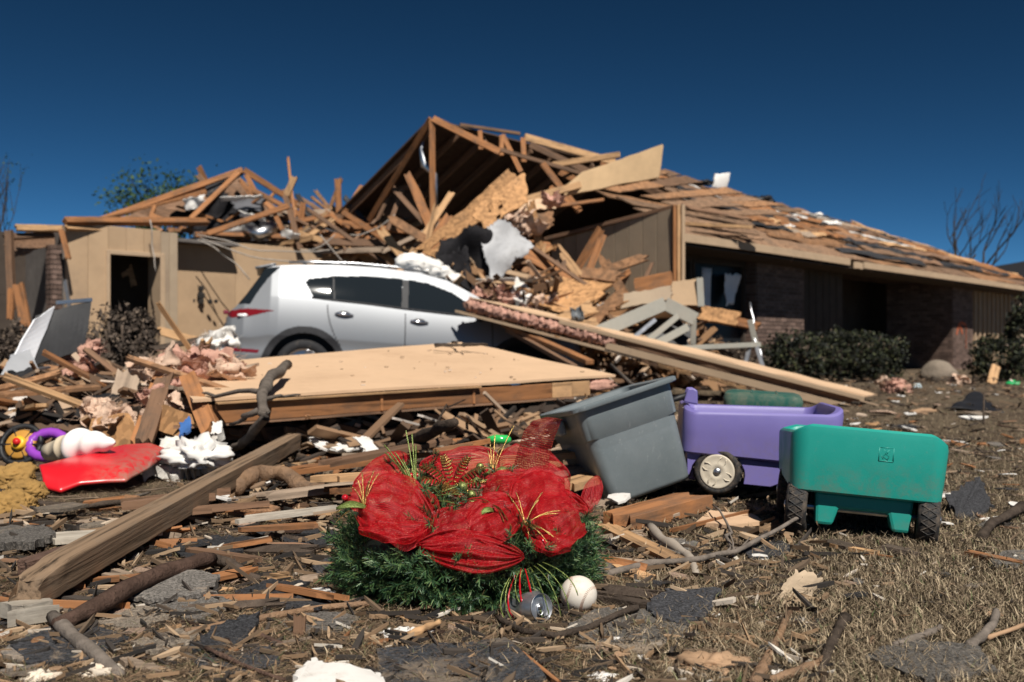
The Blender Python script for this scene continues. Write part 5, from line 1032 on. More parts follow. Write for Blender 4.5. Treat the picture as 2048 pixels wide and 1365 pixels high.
m = MB(); m.tube([PMx @ V((-.085, .25, .325)), PMx @ V((-.085, .31, .30)), PMx @ V((-.085, .35, .15)), PMx @ V((-.085, .38, .03))], .012, 8); m.build('pull_handle', BLACKPL, pwag, smooth=True)
# dark green toy chest behind
gb = P(1518, 800, 4.55); gb.z = 0; BX = Matrix.Translation(gb) @ Matrix.Rotation(R(-14), 4, 'Z') @ Matrix.Rotation(R(3), 4, 'Y')
tc = empty('toy_chest', gb, 'muddy dark green plastic toy chest behind the purple wagon', 'toy chest'); DG = plain('dark_green_plastic', (.02, .11, .085), .45, nscale=8, amt=.3, dirt=(.22, .17, .12), dirty=.55, bump=.1)
m = loft([[BX @ V((x, y, z)) for (x, y) in rrect(a, b, .04, 8)] for (a, b, z) in [(.14, .17, 0), (.155, .19, .02), (.17, .2, .30), (.172, .2, .315), (.165, .195, .335), (.14, .17, .342)]]); auto_smooth(m.build('chest_body', DG, tc), 50)
for k in range(3): m = MB(); a = .125 - k * .035; b = .24 - k * .04; m.tube([BX @ V((x, -.203, z)) for (x, z) in [(-a, .04), (-a, b + .03), (a, b + .03), (a, .04)]], .008, 6); m.build('moulded_ridge', DG, tc, smooth=True)
for x in (-.05, .06): m = MB(); m.tube([BX @ V((x, y, .341)) for y in (-.16, .16)], .006, 6); m.build('lid_ridge', DG, tc)
# ---------------------------------------------------------------- near debris on the lawn, one by one
def GP(a, b, w, t, mat, label, z=(.02, .02), cat='board', name='broken_board', jag=(.03, .04), up=(0, 0, 1), **kw):
    return tag(plank(name, G(a[0], a[1], z[0]), G(b[0], b[1], z[1]), w, t, mat, up=V(up), jag=jag, **kw), label, cat)
def BR(pix, r0, r1, mat, label, z=None, cat='branch', name='branch', side=(), seed=0, sub=4):
    pts = [];
    for k, (x, y, zz) in enumerate(pix): pts.append(G(x, y, zz))
    out = []
    for a, b in zip(pts, pts[1:]):
        for i in range(sub): t = i / sub; p = a.lerp(b, t); out.append(p + V((nz(p, 9, seed), nz(p, 9, seed + 2), nz(p, 9, seed + 4))) * r0 * .5)
    out.append(pts[-1]); return tag(branch(name, out, r0, r1, mat, seed=seed, side=side), label, cat)
def PATCH(pix, t, mat, label, cat='shingle', name='shingle', z=.012, tilt=0.0, seed=0, n=9):
    r = random.Random(seed + 5); pts = []
    for a, b in zip(pix, pix[1:] + pix[:1]):
        for i in range(n): f = i / n; pts.append((a[0] + (b[0] - a[0]) * f + r.uniform(-6, 6) * (i > 0), a[1] + (b[1] - a[1]) * f + r.uniform(-3, 3) * (i > 0)))
    P3 = [G(x, y, z) for x, y in pts]; c = sum(P3, V()) / len(P3)
    P3 = [p + V((0, 0, tilt * (p.y - c.y) + .006 * nz(p, 12, seed))) for p in P3]
    m = MB(); m.prism(P3, (0, 0, t)); return tag(m.build(name, mat), label, cat)
# the weathered post
b0, b1 = P(52, 1180, 1.96), P(588, 882, 4.6)
pM = frame(b1 - b0, (0, 0, 1), b0) @ Matrix.Rotation(R(3), 4, 'X'); pL = (b1 - b0).length; m = MB()
ring0 = []
for (a_, b_) in zip(rrect(.031, .034, .003, 2), rrect(.031, .034, .003, 2)[1:] + rrect(.031, .034, .003, 2)[:1]):
    ring0.append(a_)
    if math.hypot(a_[0] - b_[0], a_[1] - b_[1]) > .03: ring0 += [(a_[0] + (b_[0] - a_[0]) * t, a_[1] + (b_[1] - a_[1]) * t) for t in (.2, .4, .6, .8)]
nR = len(ring0)
def post_pt(u, j):                                  # squared section, rotted and tapered at the near end
    y, z = ring0[j]; x = u * pL; rot = max(0, 1 - x / .20); q = V((x, y, z)); g = .02 * nz(q, 18, 1) + .14 * rot * nz(q, 26, 6); sc = 1 - .18 * rot * rot
    return V((x + (.05 * nz((y * 50, z * 50, 1)) if x < .001 else 0), y * (sc + g), z * (sc + g) - (.012 * rot * rot)))
for i in range(121):
    for j in range(nR): m.v.append(tuple(post_pt(i / 120, j)))
for i in range(120):
    for j in range(nR): m.f.append((i * nR + j, i * nR + (j + 1) % nR, (i + 1) * nR + (j + 1) % nR, (i + 1) * nR + j))
m.f.append(tuple(reversed(range(nR)))); m.f.append(tuple(120 * nR + j for j in range(nR)))
post = m.build('timber_post', W_BEAM, M=pM); tag(post, 'long weathered square post lying slantwise at the lower left', 'post'); auto_smooth(post, 20)
BR([(115, 1252, .03), (230, 1190, .05), (330, 1145, .05), (425, 1118, .045)], .018, .017, BARK_R, 'thick reddish bark branch lying under the weathered post', seed=2)
BR([(418, 1120, .03), (462, 1130, .03), (515, 1160, .015)], .016, .011, BARK, 'short crooked bark branch at the end of the reddish one', seed=5)
BR([(105, 1232, .03), (165, 1290, .025), (245, 1352, .015)], .0125, .012, BARK_G, 'straight grey stick pointing at the bright wood lump', cat='stick', name='stick', seed=6)
BR([(300, 1268, .015), (345, 1285, .015), (340, 1325, .01), (335, 1365, .01)], .008, .005, BARK_G, 'forked grey twig above the black shingle scraps', cat='twig', name='twig', seed=8, side=((.4, G(375, 1268, .02), .005),))
BR([(370, 1310, .012), (415, 1330, .012), (425, 1355, .012), (445, 1368, .01)], .007, .005, BARK_G, 'crooked grey twig lying on the black shingle', cat='twig', name='twig', seed=9)
BR([(412, 1298, .025), (480, 1330, .022), (560, 1358, .02), (600, 1362, .02)], .004, .003, BARK_R, 'thin arched twig crossing the black shingle', cat='twig', name='twig', seed=10)
BR([(0, 1345, .012), (90, 1330, .012), (200, 1318, .012)], .006, .004, BARK_G, 'thin straight twig in the lower left corner', cat='twig', name='twig', seed=11)
BR([(370, 1265, .02), (520, 1240, .02), (640, 1215, .018), (740, 1208, .02)], .009, .006, LIMB, 'long peeled strip of wood left of the wreath', cat='stick', name='stick', seed=12)
BR([(510, 1268, .02), (550, 1285, .02), (600, 1300, .01)], .006, .004, BARK_R, 'short brown twig left below the wreath', cat='twig', name='twig', seed=13)
BR([(995, 1237, .02), (1045, 1262, .022), (1110, 1273, .022), (1180, 1255, .025), (1235, 1230, .028), (1275, 1216, .03)], .0058, .0065, BARK, 'curved dark twig in front of the drink can and baseball', cat='twig', name='twig', seed=14, side=((.75, G(1150, 1275, .012), .005),))
BR([(1150, 1270, .014), (1100, 1290, .012), (1060, 1310, .01)], .004, .003, BARK, 'thin twig below the drink can', cat='twig', name='twig', seed=15)
BR([(1210, 1150, .02), (1300, 1128, .03), (1400, 1118, .035), (1470, 1105, .03), (1560, 1055, .05), (1612, 1028, .08)], .0095, .005, BARK_G, 'long mossy branch running to the green wagon wheel', seed=16, side=((.6, G(1425, 1010, .06), .006), (.55, G(1500, 1075, .03), .004), (.62, G(1455, 1060, .07), .003)))
BR([(1440, 1120, .02), (1540, 1135, .018), (1645, 1140, .015)], .005, .003, BARK, 'thin dark twig behind the torn tan cardboard', cat='twig', name='twig', seed=17)
BR([(1510, 1368, .02), (1545, 1300, .02), (1580, 1225, .02)], .010, .006, LIMB, 'straight pale stick near the bottom edge right of centre', cat='stick', name='stick', seed=18)
BR([(1540, 1362, .015), (1600, 1340, .02), (1645, 1318, .02)], .008, .006, LIMB, 'bent pale stick right of the straight pale one', cat='stick', name='stick', seed=19); BR([(1640, 1345, .015), (1655, 1310, .02), (1670, 1270, .02), (1690, 1238, .025)], .007, .011, BARK, 'dark crooked stick standing out of the dry grass', cat='stick', name='stick', seed=20)
BR([(1935, 1293, .02), (1965, 1275, .025), (1988, 1250, .03), (1992, 1222, .03)], .009, .007, BARK_G, 'hooked stick with a bared end at the right edge', cat='stick', name='stick', seed=21); BR([(1975, 1278, .02), (2048, 1250, .02)], .005, .004, BARE, 'thin pale twig crossing the hooked stick', cat='twig', name='twig', seed=22)
BR([(1960, 1078, .02), (1985, 1045, .03), (2045, 1015, .03)], .013, .016, BARK, 'thick bark branch at the right edge behind the green wagon', seed=23); BR([(1790, 1295, .015), (1850, 1270, .02), (1880, 1255, .02)], .009, .006, BARK_G, 'short grey stick in the dry grass right', cat='stick', name='stick', seed=24)
BR([(470, 975, .06), (510, 948, .08), (560, 950, .08), (610, 975, .06), (690, 990, .05)], .033, .026, LIMB, 'thick curved limb with its bark half stripped off', cat='branch', seed=25)
BR([(575, 728, .46), (535, 760, .40), (525, 800, .33), (530, 835, .26), (490, 885, .14), (455, 905, .05)], .028, .016, BARK_G, 'forked grey branch leaning on the front of the flat panel', seed=26, side=((.35, P(380, 790, 4.6), .014), (.5, P(460, 850, 4.3), .016), (.4, P(600, 790, 4.5), .01)))
BR([(800, 905, .1), (850, 870, .2), (910, 845, .28)], .03, .022, BARK, 'thick dark limb in the shade behind the wreath', seed=27, side=((.8, P(930, 800, 5.2), .008),))
BR([(0, 985, .05), (90, 1010, .04), (180, 1012, .04), (290, 1000, .04)], .012, .008, BARK, 'long dark branch below the red plastic slide', seed=28); BR([(205, 1020, .02), (250, 1000, .03), (300, 985, .03)], .008, .005, BARK_G, 'grey twig below the red plastic slide', cat='twig', name='twig', seed=29)
tag(branch('rod', [P(1222, 730, 6.6), P(1262, 768, 6.0), P(1290, 785, 5.6), P(1315, 805, 5.2)], .012, .01, BARK_G, seed=30, side=((.5, P(1275, 752, 5.9), .006),)), 'thin bent rod poking out above the grey tub', 'rod')
# shingles and flat scraps
PATCH([(225, 1188), (330, 1150), (440, 1160), (400, 1195), (290, 1200)], .008, SHINGLE_G, 'grey shingle under the reddish branch', z=.03, tilt=.05, seed=1)
PATCH([(190, 1250), (255, 1215), (400, 1210), (330, 1250), (250, 1265)], .007, SHINGLE_B, 'brownish worn shingle left of centre below the post', seed=2)
PATCH([(300, 1215), (430, 1190), (470, 1215), (390, 1245)], .007, SHINGLE_G, 'grey shingle scrap beside the peeled strip', seed=3, z=.018)
PATCH([(375, 1300), (430, 1265), (520, 1245), (500, 1285), (430, 1300)], .008, SHINGLE_D, 'bent black shingle scrap at the lower left', z=.02, tilt=.12, seed=4)
PATCH([(390, 1330), (425, 1298), (540, 1300), (560, 1335), (500, 1358), (420, 1352)], .007, SHINGLE_D, 'flat black shingle scrap beneath the thin arched twig', seed=5)
PATCH([(752, 1310), (1010, 1285), (1092, 1365), (755, 1400)], .010, shingle_mat('worn_board', (.05, .052, .058), .62), 'flaking dark worn board at the bottom centre', 'board', 'worn_board', seed=6, n=6)
PATCH([(1130, 1265), (1190, 1228), (1300, 1230), (1400, 1275), (1300, 1292), (1180, 1290)], .008, SHINGLE_G, 'grey shingle under the curved dark twig', seed=7)
PATCH([(1295, 1215), (1340, 1192), (1440, 1190), (1420, 1228), (1380, 1252), (1310, 1238)], .009, SHINGLE_D, 'ragged black shingle in the dry grass', z=.018, tilt=.06, seed=8)
PATCH([(1150, 1300), (1200, 1282), (1330, 1290), (1290, 1312)], .006, SHINGLE_B, 'brown shingle scrap below the grey one', seed=9)
PATCH([(-20, 1102), (-10, 1068), (90, 1062), (112, 1082), (60, 1100)], .02, SHINGLE_G, 'thick grey shingle slab at the left edge', z=.03, seed=10)
PATCH([(0, 1310), (60, 1270), (150, 1262), (110, 1310), (30, 1330)], .007, SHINGLE_G, 'mossy shingle in the lower left corner', seed=11)
PATCH([(540, 1215), (600, 1195), (680, 1192), (640, 1222)], .006, SHINGLE_D, 'small dark shingle left of the wreath', seed=12, z=.016)
PATCH([(1730, 1320), (1800, 1285), (1950, 1300), (2000, 1350), (1850, 1368)], .007, SHINGLE_G, 'grey shingle at the lower right', seed=13); PATCH([(1980, 1118), (2060, 1108), (2070, 1140), (1990, 1135)], .012, SHINGLE_G, 'grey slab at the right edge', seed=14)
PATCH([(1890, 1000), (1960, 985), (1990, 1010), (1920, 1030)], .008, SHINGLE_D, 'crumpled black felt right of the green wagon wheel', z=.03, tilt=.2, seed=15); PATCH([(1290, 1100), (1340, 1080), (1400, 1090), (1350, 1115)], .008, SHINGLE_G, 'small grey shingle by the mossy branch', seed=16)
PATCH([(620, 1130), (700, 1110), (720, 1150), (640, 1165)], .006, SHINGLE_D, 'dark shingle half under the wreath', seed=17); PATCH([(560, 1080), (640, 1060), (690, 1075), (620, 1100)], .006, SHINGLE_D, 'dark shingle behind the wreath at its left', seed=18)
PATCH([(20, 1300), (90, 1262), (190, 1258), (260, 1285), (170, 1330), (60, 1335)], .007, SHINGLE_D, 'dark shingle under the straight grey stick', seed=31)
PATCH([(260, 1290), (330, 1262), (400, 1268), (370, 1300), (300, 1312)], .006, SHINGLE_B, 'brown shingle scrap by the forked twig', seed=32, z=.016)
PATCH([(470, 1190), (540, 1165), (620, 1170), (580, 1205), (500, 1212)], .007, SHINGLE_D, 'black shingle right of the crooked bark branch', seed=33, z=.014)
PATCH([(560, 1250), (640, 1228), (720, 1235), (680, 1268), (600, 1275)], .006, SHINGLE_G, 'grey shingle below the long peeled strip', seed=34)
PATCH([(330, 1100), (420, 1075), (520, 1080), (470, 1108), (380, 1118)], .006, SHINGLE_D, 'dark shingle right of the post middle', seed=35, z=.014)
PATCH([(1480, 1100), (1540, 1085), (1600, 1095), (1560, 1118), (1500, 1120)], .006, SHINGLE_D, 'dark shingle scrap before the green wagon wheel', seed=36)
PATCH([(1560, 1250), (1600, 1235), (1650, 1242), (1620, 1262)], .006, SHINGLE_D, 'small black shingle above the pale sticks', seed=37)
PATCH([(1390, 1052), (1420, 1030), (1500, 1032), (1525, 1050), (1460, 1060)], .012, BEIGE, 'pale beige board scrap in front of the purple wagon', 'board', 'board_scrap', z=.02, seed=19, n=2)
PATCH([(1555, 1195), (1590, 1160), (1645, 1168), (1620, 1200), (1580, 1208)], .006, plain('cardboard', (.42, .32, .22), .9, nscale=15, amt=.3), 'torn tan cardboard scrap in the dry grass', 'cardboard', 'cardboard_scrap', z=.02, tilt=.15, seed=20)
PATCH([(225, 1322), (265, 1325), (335, 1342), (330, 1352), (270, 1345)], .008, W_GREY, 'flat grey wood sliver beside the bright wood lump', 'wood sliver', 'wood_sliver', seed=21)
PATCH([(590, 1372), (622, 1340), (660, 1352), (760, 1366), (780, 1400), (590, 1400)], .02, WHITE, 'torn white paper at the bottom edge', 'paper', 'torn_paper', seed=22)
PATCH([(755, 1275), (800, 1262), (870, 1268), (840, 1290), (790, 1288)], .006, WHITE, 'small torn white paper below the wreath', 'paper', 'torn_paper', seed=23); PATCH([(600, 1188), (650, 1180), (672, 1192), (620, 1198)], .008, WHITE, 'crumpled white paper left of the wreath', 'paper', 'torn_paper', seed=24)
BR([(820, 1272, .02), (850, 1255, .035), (880, 1243, .05)], .011, .004, W_PALE, 'pale pointed wood splinter below the wreath', cat='splinter', name='splinter', seed=40)
for k, (x, y, s, lb) in enumerate([(205, 1355, .035, 'bright pale wood lump at the bottom left'), (80, 1365, .03, 'splintered pale wood lump in the bottom left corner')]):
    tag(blob('wood_lump', G(x, y, .005), (s, s * .8, s * .55), plain('pale_lump%d' % k, (.72, .62, .50), .85, nscale=30, amt=.35, dirt=(.3, .2, .13), dirty=.4, bump=.8, bscale=60), amp=.3, ns=2.2, seed=70 + k, sub=4), lb, 'wood lump')
tag(blob('bark_lump', G(1420, 1335, .01), (.06, .045, .018), BARE, amp=.35, ns=3, seed=4, sub=4), 'orange rotten wood lump at the bottom right of centre', 'wood lump'); tag(blob('foam_scrap', G(1205, 1362, .005), (.03, .02, .012), WHITE, amp=.2, seed=5, sub=3), 'cream foam scrap at the bottom edge', 'foam')
# boards
GP((1205, 1050), (1385, 1138), .055, .014, W_PALE, 'pale grey lath lying right of the wreath', jag=(.06, .04)); BR([(1300, 1052, .03), (1325, 1085, .025), (1375, 1110, .02), (1392, 1150, .015)], .014, .012, plain('grey_pipe', (.33, .28, .23), .7), 'curved grey rubber strip crossing the pale lath', cat='strip', name='rubber_strip', seed=41)
GP((1225, 1048), (1395, 1000), .12, .045, W_ORANGE, 'orange broken board under the tipped tub', z=(.03, .05), jag=(.06, .05)); GP((1340, 1062), (1505, 1022), .012, .010, W_ORANGE, 'thin orange lath in front of the purple wagon', z=(.03, .035))
tag(plank('splinter', G(1176, 1162, .01), G(1176, 1162, .01) + V((.004, .03, .09)), .022, .010, W_ORANGE, up=V((0, -1, .2)), jag=(.0, .01)), 'small upright lath beside the baseball', 'splinter')
tag(plank('splinter', G(598, 1290, 0), G(598, 1290, 0) + V((.0, .01, .055)), .022, .008, W_DARK, up=V((0, -1, .2)), jag=(0, .02)), 'small dark upright splinter left of the worn board', 'splinter')
GP((1650, 1083), (1720, 1100), .05, .012, BARK, 'dark bark strip by the green wagon', jag=(.02, .03)); GP((1760, 1092), (1840, 1110), .05, .012, BARK, 'dark bark strip at the right wagon wheel', jag=(.02, .03), z=(.03, .012)); GP((1660, 1090), (1760, 1108), .02, .01, W_PALE, 'pale lath behind the dry grass below the wagon')
GP((1930, 1105), (2050, 1130), .03, .012, W_ORANGE, 'orange lath at the right edge'); GP((-30, 1235), (110, 1215), .09, .03, W_WHITE, 'pale splintered board under the near end of the post', z=(.03, .03), jag=(.1, .1)); GP((100, 1078), (330, 1062), .12, .014, W_WHITE, 'pale wedge of siding behind the post', z=(.03, .04), jag=(.03, .1))
GP((30, 1140), (165, 1098), .05, .03, BARK_R, 'rotten brown bark strip lying on the left of the post', z=(.03, .05), jag=(.06, .06))
GP((630, 1355), (700, 1262), .006, .005, W_ORANGE, 'thin orange splinter below the small white paper', z=(.01, .02)); GP((1035, 1300), (1120, 1370), .008, .006, W_ORANGE, 'thin orange lath on the worn board', z=(.02, .02)); GP((720, 1295), (830, 1270), .012, .008, W_ORANGE, 'orange lath beside the small white paper', z=(.015, .02))
rows = [((560, 945), (880, 905), .12, .03, W_ORANGE, .09), ((480, 1000), (760, 965), .10, .03, W_GREY, .06), ((620, 960), (1140, 925), .09, .03, W_PALE, .12), ((640, 985), (1000, 955), .12, .03, W_ORANGE, .08), ((760, 1000), (1160, 965), .10, .04, W_GREY, .07), ((240, 1010), (470, 985), .10, .04, W_DARK, .06), ((440, 1045), (680, 1015), .07, .02, W_WHITE, .05), ((470, 1060), (640, 1050), .05, .02, W_ORANGE, .03), ((1090, 985), (1240, 940), .1, .04, W_PALE, .08), ((900, 930), (1180, 905), .1, .04, W_PALE, .14), ((880, 905), (1010, 880), .08, .03, W_ORANGE, .2), ((300, 1030), (560, 1005), .06, .03, W_DARK, .05), ((560, 1035), (700, 1010), .06, .02, W_GREY, .04), ((1080, 950), (1230, 925), .12, .03, W_GREY, .1), ((420, 1100), (560, 1075), .04, .015, W_ORANGE, .02), ((640, 930), (900, 880), .08, .03, W_DARK, .14)]
names_ = ['orange board behind the wreath at its left', 'grey board under the stripped limb', 'long pale split board right behind the wreath', 'orange board half hidden behind the left ribbon', 'grey board hidden mostly behind the wreath', 'dark board crossing behind the post', 'white painted lath left of the wreath', 'thin orange lath left of the wreath', 'pale board end between the wreath and the tub', 'pale board behind the copper ribbon', 'short orange board in the shade of the flat panel', 'dark board lying right of the post', 'grey lath left of the wreath ribbon', 'grey board end against the tub', 'short orange lath near the reddish branch', 'dark board in the shade right of the post']
for (a, b, w, t, mt, z), lb in zip(rows, names_): GP(a, b, w * .9, t * .6, mt, lb, z=(z, z + .02), jag=(.14, .25))
# leaning boards at the left
for (a, b, w, mt, lb) in [((285, 893, 4.3), (332, 748, 4.9), .075, W_DARK, 'dark plank leaning between insulation tufts'), ((375, 752, 4.7), (422, 868, 4.3), .075, W_ORANGE, 'brown plank leaning against the flat panel'), ((160, 850, 5.0), (215, 790, 5.4), .14, BLACKPL, 'black triangular sheet poking up behind the cone toy'), ((245, 800, 5.4), (262, 735, 5.6), .13, W_GREY, 'grey stub of board beside the dead shrub'), ((100, 770, 6.0), (230, 850, 5.6), .10, W_ORANGE, 'orange plank behind the black sheet'), ((90, 870, 5.2), (210, 850, 5.2), .10, W_ORANGE, 'orange board lying behind the purple toy'), ((310, 830, 4.6), (390, 862, 4.4), .12, OSB, 'strand board scrap left of the blue wrapper'), ((180, 880, 4.8), (270, 865, 4.7), .2, OSB, 'strand board piece behind the cone toy tip'), ((320, 745, 5.2), (268, 900, 4.4), .05, W_ORANGE, 'thin orange strip along the dark leaning plank'), ((310, 660, 9.5), (420, 690, 9.8), .08, W_PALE, 'pale stick leaning at the door column'), ((300, 700, 9), (470, 665, 10), .05, BARK, 'thin dark branch behind the car bumper')]:
    tag(plank('leaning_board', P(*a), P(*b), w, .03, mt, up=V((.2, -1, .3)), jag=(.05, .08)), lb, 'board')
for k, (x, y, d, s, mt, lb) in enumerate([(320, 745, 5.2, .16, INSUL_P, 'pink insulation tuft left of the big one on the panel'), (395, 735, 5.3, .20, INSUL, 'big pink insulation tuft lying on the panel corner'), (445, 740, 5.3, .14, INSUL_P, 'pink insulation tuft right of the big one'), (200, 830, 5.0, .14, INSUL_P, 'pale insulation tuft behind the cone toy'), (240, 845, 4.8, .10, INSUL_P, 'small insulation tuft right of the black sheet'), (345, 830, 4.7, .14, INSUL_P, 'brownish insulation tuft above the blue wrapper'), (320, 800, 4.8, .12, INSUL, 'pink insulation tuft between the leaning planks'), (170, 740, 6.4, .12, INSUL, 'pink insulation tuft under the dead shrub'), (180, 705, 7.0, .12, INSUL, 'pink insulation tuft left of the dead shrub'), (145, 720, 7.0, .12, INSUL, 'small pink tuft under the black metal sheet'), (105, 850, 5.2, .10, INSUL_P, 'small pale tuft behind the purple toy'), (470, 745, 5.6, .08, INSUL, 'small pink tuft at the car bumper'), (430, 690, 9.5, .22, WHITE, 'white plastic bag caught under the car bumper'), (1770, 770, 13, .15, INSUL_P, 'pink insulation tuft on the lawn below the hedge'), (1918, 768, 15, .18, INSUL_P, 'pale pink tuft beside the boulder'), (1790, 778, 12, .18, INSUL, 'small pink tuft at the foot of the hedge')]):
    tag(tuft('insulation_tuft', P(x, y, d), (s * .78, s * .62, s * .42), mt, seed=200 + k), lb, 'bag' if mt is WHITE else 'insulation')
# toys at the left
RED = N('red_slide_plastic'); v = RED.coord('Object', rnd=False); g = RED.noise(v, 9, 7, .75); g2 = RED.coord('Object', (1, 1, 1), False)
sx = RED.n('ShaderNodeSeparateXYZ'); RED.l(g2, sx.inputs[0]); mr = RED.n('ShaderNodeMapRange'); mr.inputs[1].default_value = .0; mr.inputs[2].default_value = .22; RED.l(sx.outputs[0], mr.inputs[0]); fm = RED.n('ShaderNodeMath', operation='MULTIPLY'); RED.l(mr.outputs[0], fm.inputs[0]); RED.l(RED.ramp(RED.noise(v, 30, 8, .85), [(.40, 0), (.54, .95)]), fm.inputs[1])
RED = RED.out(RED.mix(fm.outputs[0], (.58, .012, .02), (.26, .19, .14)), .3, 0, .5)
ol = [(75, 952, 3.75), (110, 940, 3.85), (150, 930, 3.95), (200, 916, 4.05), (250, 905, 4.15), (300, 902, 4.2), (330, 914, 4.15)]; olb = [(85, 985, 3.62), (120, 992, 3.6), (160, 975, 3.65), (210, 970, 3.68), (255, 968, 3.7), (300, 945, 3.9), (328, 925, 4.1)]
m = MB()
def slide(u, v):
    i = min(5, int(u * 6)); t = u * 6 - i; a = P(*[ol[i][k] * (1 - t) + ol[i + 1][k] * t for k in range(3)]); b = P(*[olb[i][k] * (1 - t) + olb[i + 1][k] * t for k in range(3)]); p = a.lerp(b, v); return p + V((0, 0, .035 + .03 * math.sin(math.pi * v) * (1 - u * .6) + (.0 if v < .8 else -.02 * (v - .8) * 5)))
m.grid(slide, 36, 16); so = m.build('plastic_slide', RED, smooth=True); md = so.modifiers.new('s', 'SOLIDIFY'); md.thickness = .018; sb = so.modifiers.new('sub', 'SUBSURF'); sb.levels = sb.render_levels = 1; tag(so, 'red plastic toy slide blade dusty at one end under the cone toy', 'slide')
ic = empty('ice_cream_toy', P(160, 925, 3.95), 'big plastic soft ice cream cone toy lying on the red slide', 'toy'); IM = frame(P(228, 876, 3.9) - P(95, 905, 4.05), (0, 0, 1), P(95, 905, 4.05)) @ Matrix.Rotation(R(90), 4, 'Y')
LT = (P(228, 876, 3.9) - P(95, 905, 4.05)).length
CONE = plain('cone_beige', (.60, .50, .36), .5, nscale=10, amt=.08, bump=.05); SW = plain('swirl_white', (.80, .76, .72), .45, nscale=10, amt=.05, dirt=(.5, .4, .33), dirty=.2, bump=.05)
m = MB(); m.lathe([(.0, .0), (.034, .0), (.040, LT * .12), (.046, LT * .24), (.053, LT * .25), (.054, LT * .28), (.048, LT * .30), (.055, LT * .38), (.06, LT * .40), (.06, LT * .44), (.03, LT * .45)], 28, IM); m.build('cone', CONE, ic, smooth=True)
m = MB(); sw = lambda u, t: IM @ V(((.066 * (1 - t) ** .55 * (1 + .13 * math.cos(2.6 * 6.2832 * t + 6.2832 * u)) + .002) * math.cos(6.2832 * u) + .02 * t * t, (.066 * (1 - t) ** .55 * (1 + .13 * math.cos(2.6 * 6.2832 * t + 6.2832 * u)) + .002) * math.sin(6.2832 * u), LT * (.42 + .58 * t))); m.grid(sw, 36, 40, True); m.build('swirl', SW, ic, smooth=True)
m = MB(); pts = [P(95, 890, 4.3) + V((.075 * math.cos(t), .03 * math.sin(t), .05 * math.sin(t))) for t in [i / 16 * 6.2832 for i in range(17)]]; m.tube(pts, .022, 8); o = m.build('toy_ring', N('purple_toy').out((.25, .05, .40), .35), smooth=True); tag(o, 'bright purple plastic toy ring behind the cone toy', 'toy')
tw = P(42, 890, 4.3); wt = empty('toy_steering', tw, 'black toy steering wheel with a red and yellow hub', 'toy'); WMt = Matrix.Translation(tw) @ Matrix.Rotation(R(65), 4, 'X')
m = MB(); m.tube([WMt @ V((.085 * math.cos(t), .085 * math.sin(t), 0)) for t in [i / 24 * 6.2832 for i in range(25)]], .013, 8); m.build('rim', BLACKPL, wt, smooth=True)
m = MB(); m.lathe([(.0, .0), (.07, .0), (.06, .012), (.0, .014)], 24, WMt); m.build('dial', N('orange_dial').out((.45, .22, .04), .5), wt, smooth=True)
m = MB(); m.lathe([(.03, .014), (.03, .03), (.02, .035), (0, .035)], 20, WMt); m.build('hub', N('yellow_hub').out((.75, .42, .03), .4), wt, smooth=True); m = MB(); m.lathe([(.015, .035), (.015, .05), (.0, .053)], 16, WMt); m.build('button', N('red_button').out((.6, .02, .02), .35), wt, smooth=True)
for k in range(6): a = k / 6 * 6.283; m = MB(); m.beam(WMt @ V((.03 * math.cos(a), .03 * math.sin(a), .006)), WMt @ V((.085 * math.cos(a), .085 * math.sin(a), .006)), .016, .008); m.build('spoke', BLACKPL, wt)
YF = plain('yellow_foam', (.31, .18, .055), .9, nscale=12, amt=.35, dirt=(.25, .15, .06), dirty=.4, bump=.5, bscale=40)
for k, (x, y, s) in enumerate([(15, 1020, .09), (25, 960, .10), (50, 985, .07)]): tag(blob('foam_lump', G(x, y, .03), (s, s * .8, s * .65), YF, amp=.16, ns=1.5, seed=90 + k, sub=5), ['yellow foam lump nearest at the left edge', 'yellow brown foam lump under the toy wheel', 'small yellow foam lump by the red slide'][k], 'foam')
tag(sheet('painted_board', [P(290, 965, 4.0), P(425, 928, 4.1), P(448, 872, 4.45), P(325, 902, 4.4)], .05, plain('flaking_paint', (.72, .68, .62), .8, nscale=22, amt=.25, dirt=(.09, .08, .07), dirty=.62, bump=.8, bscale=30, dist=.01), jag=.05, rough=.07, rs=8, nu=20, nv=12, seed=3), 'white flaking painted board right of the red slide', 'board')
tag(blob('plaster_chunk', P(400, 915, 4.1), (.12, .10, .07), WHITE, amp=.35, ns=3, seed=33, sub=4), 'lumpy white plaster chunk under the leaning brown plank', 'plaster')
tag(sheet('wrapper', [P(355, 872, 4.3), P(385, 870, 4.3), P(385, 838, 4.4), P(358, 845, 4.4)], .01, plain('blue_wrapper', (.06, .16, .42), .5), jag=.02, rough=.04, rs=8), 'blue wrapper scrap left of the leaning brown plank', 'wrapper'); tag(sheet('paper_scrap', [P(420, 870, 4.25), P(445, 868, 4.25), P(447, 842, 4.3), P(425, 845, 4.3)], .006, WHITE, jag=.01), 'white card standing right of the leaning brown plank', 'card')
tag(sheet('paper_scrap', [P(640, 905, 4.6), P(735, 905, 4.6), P(725, 875, 4.9), P(610, 880, 4.9)], .008, WHITE, jag=.06, rough=.06, rs=6, seed=3), 'dirty torn white wallpaper right of the post end', 'paper'); tag(sheet('paper_scrap', [P(742, 918, 4.4), P(775, 915, 4.4), P(735, 880, 4.7), P(705, 882, 4.7)], .006, WHITE, jag=.03, rough=.03, seed=4), 'curled white paper strip behind the left ribbon', 'paper')
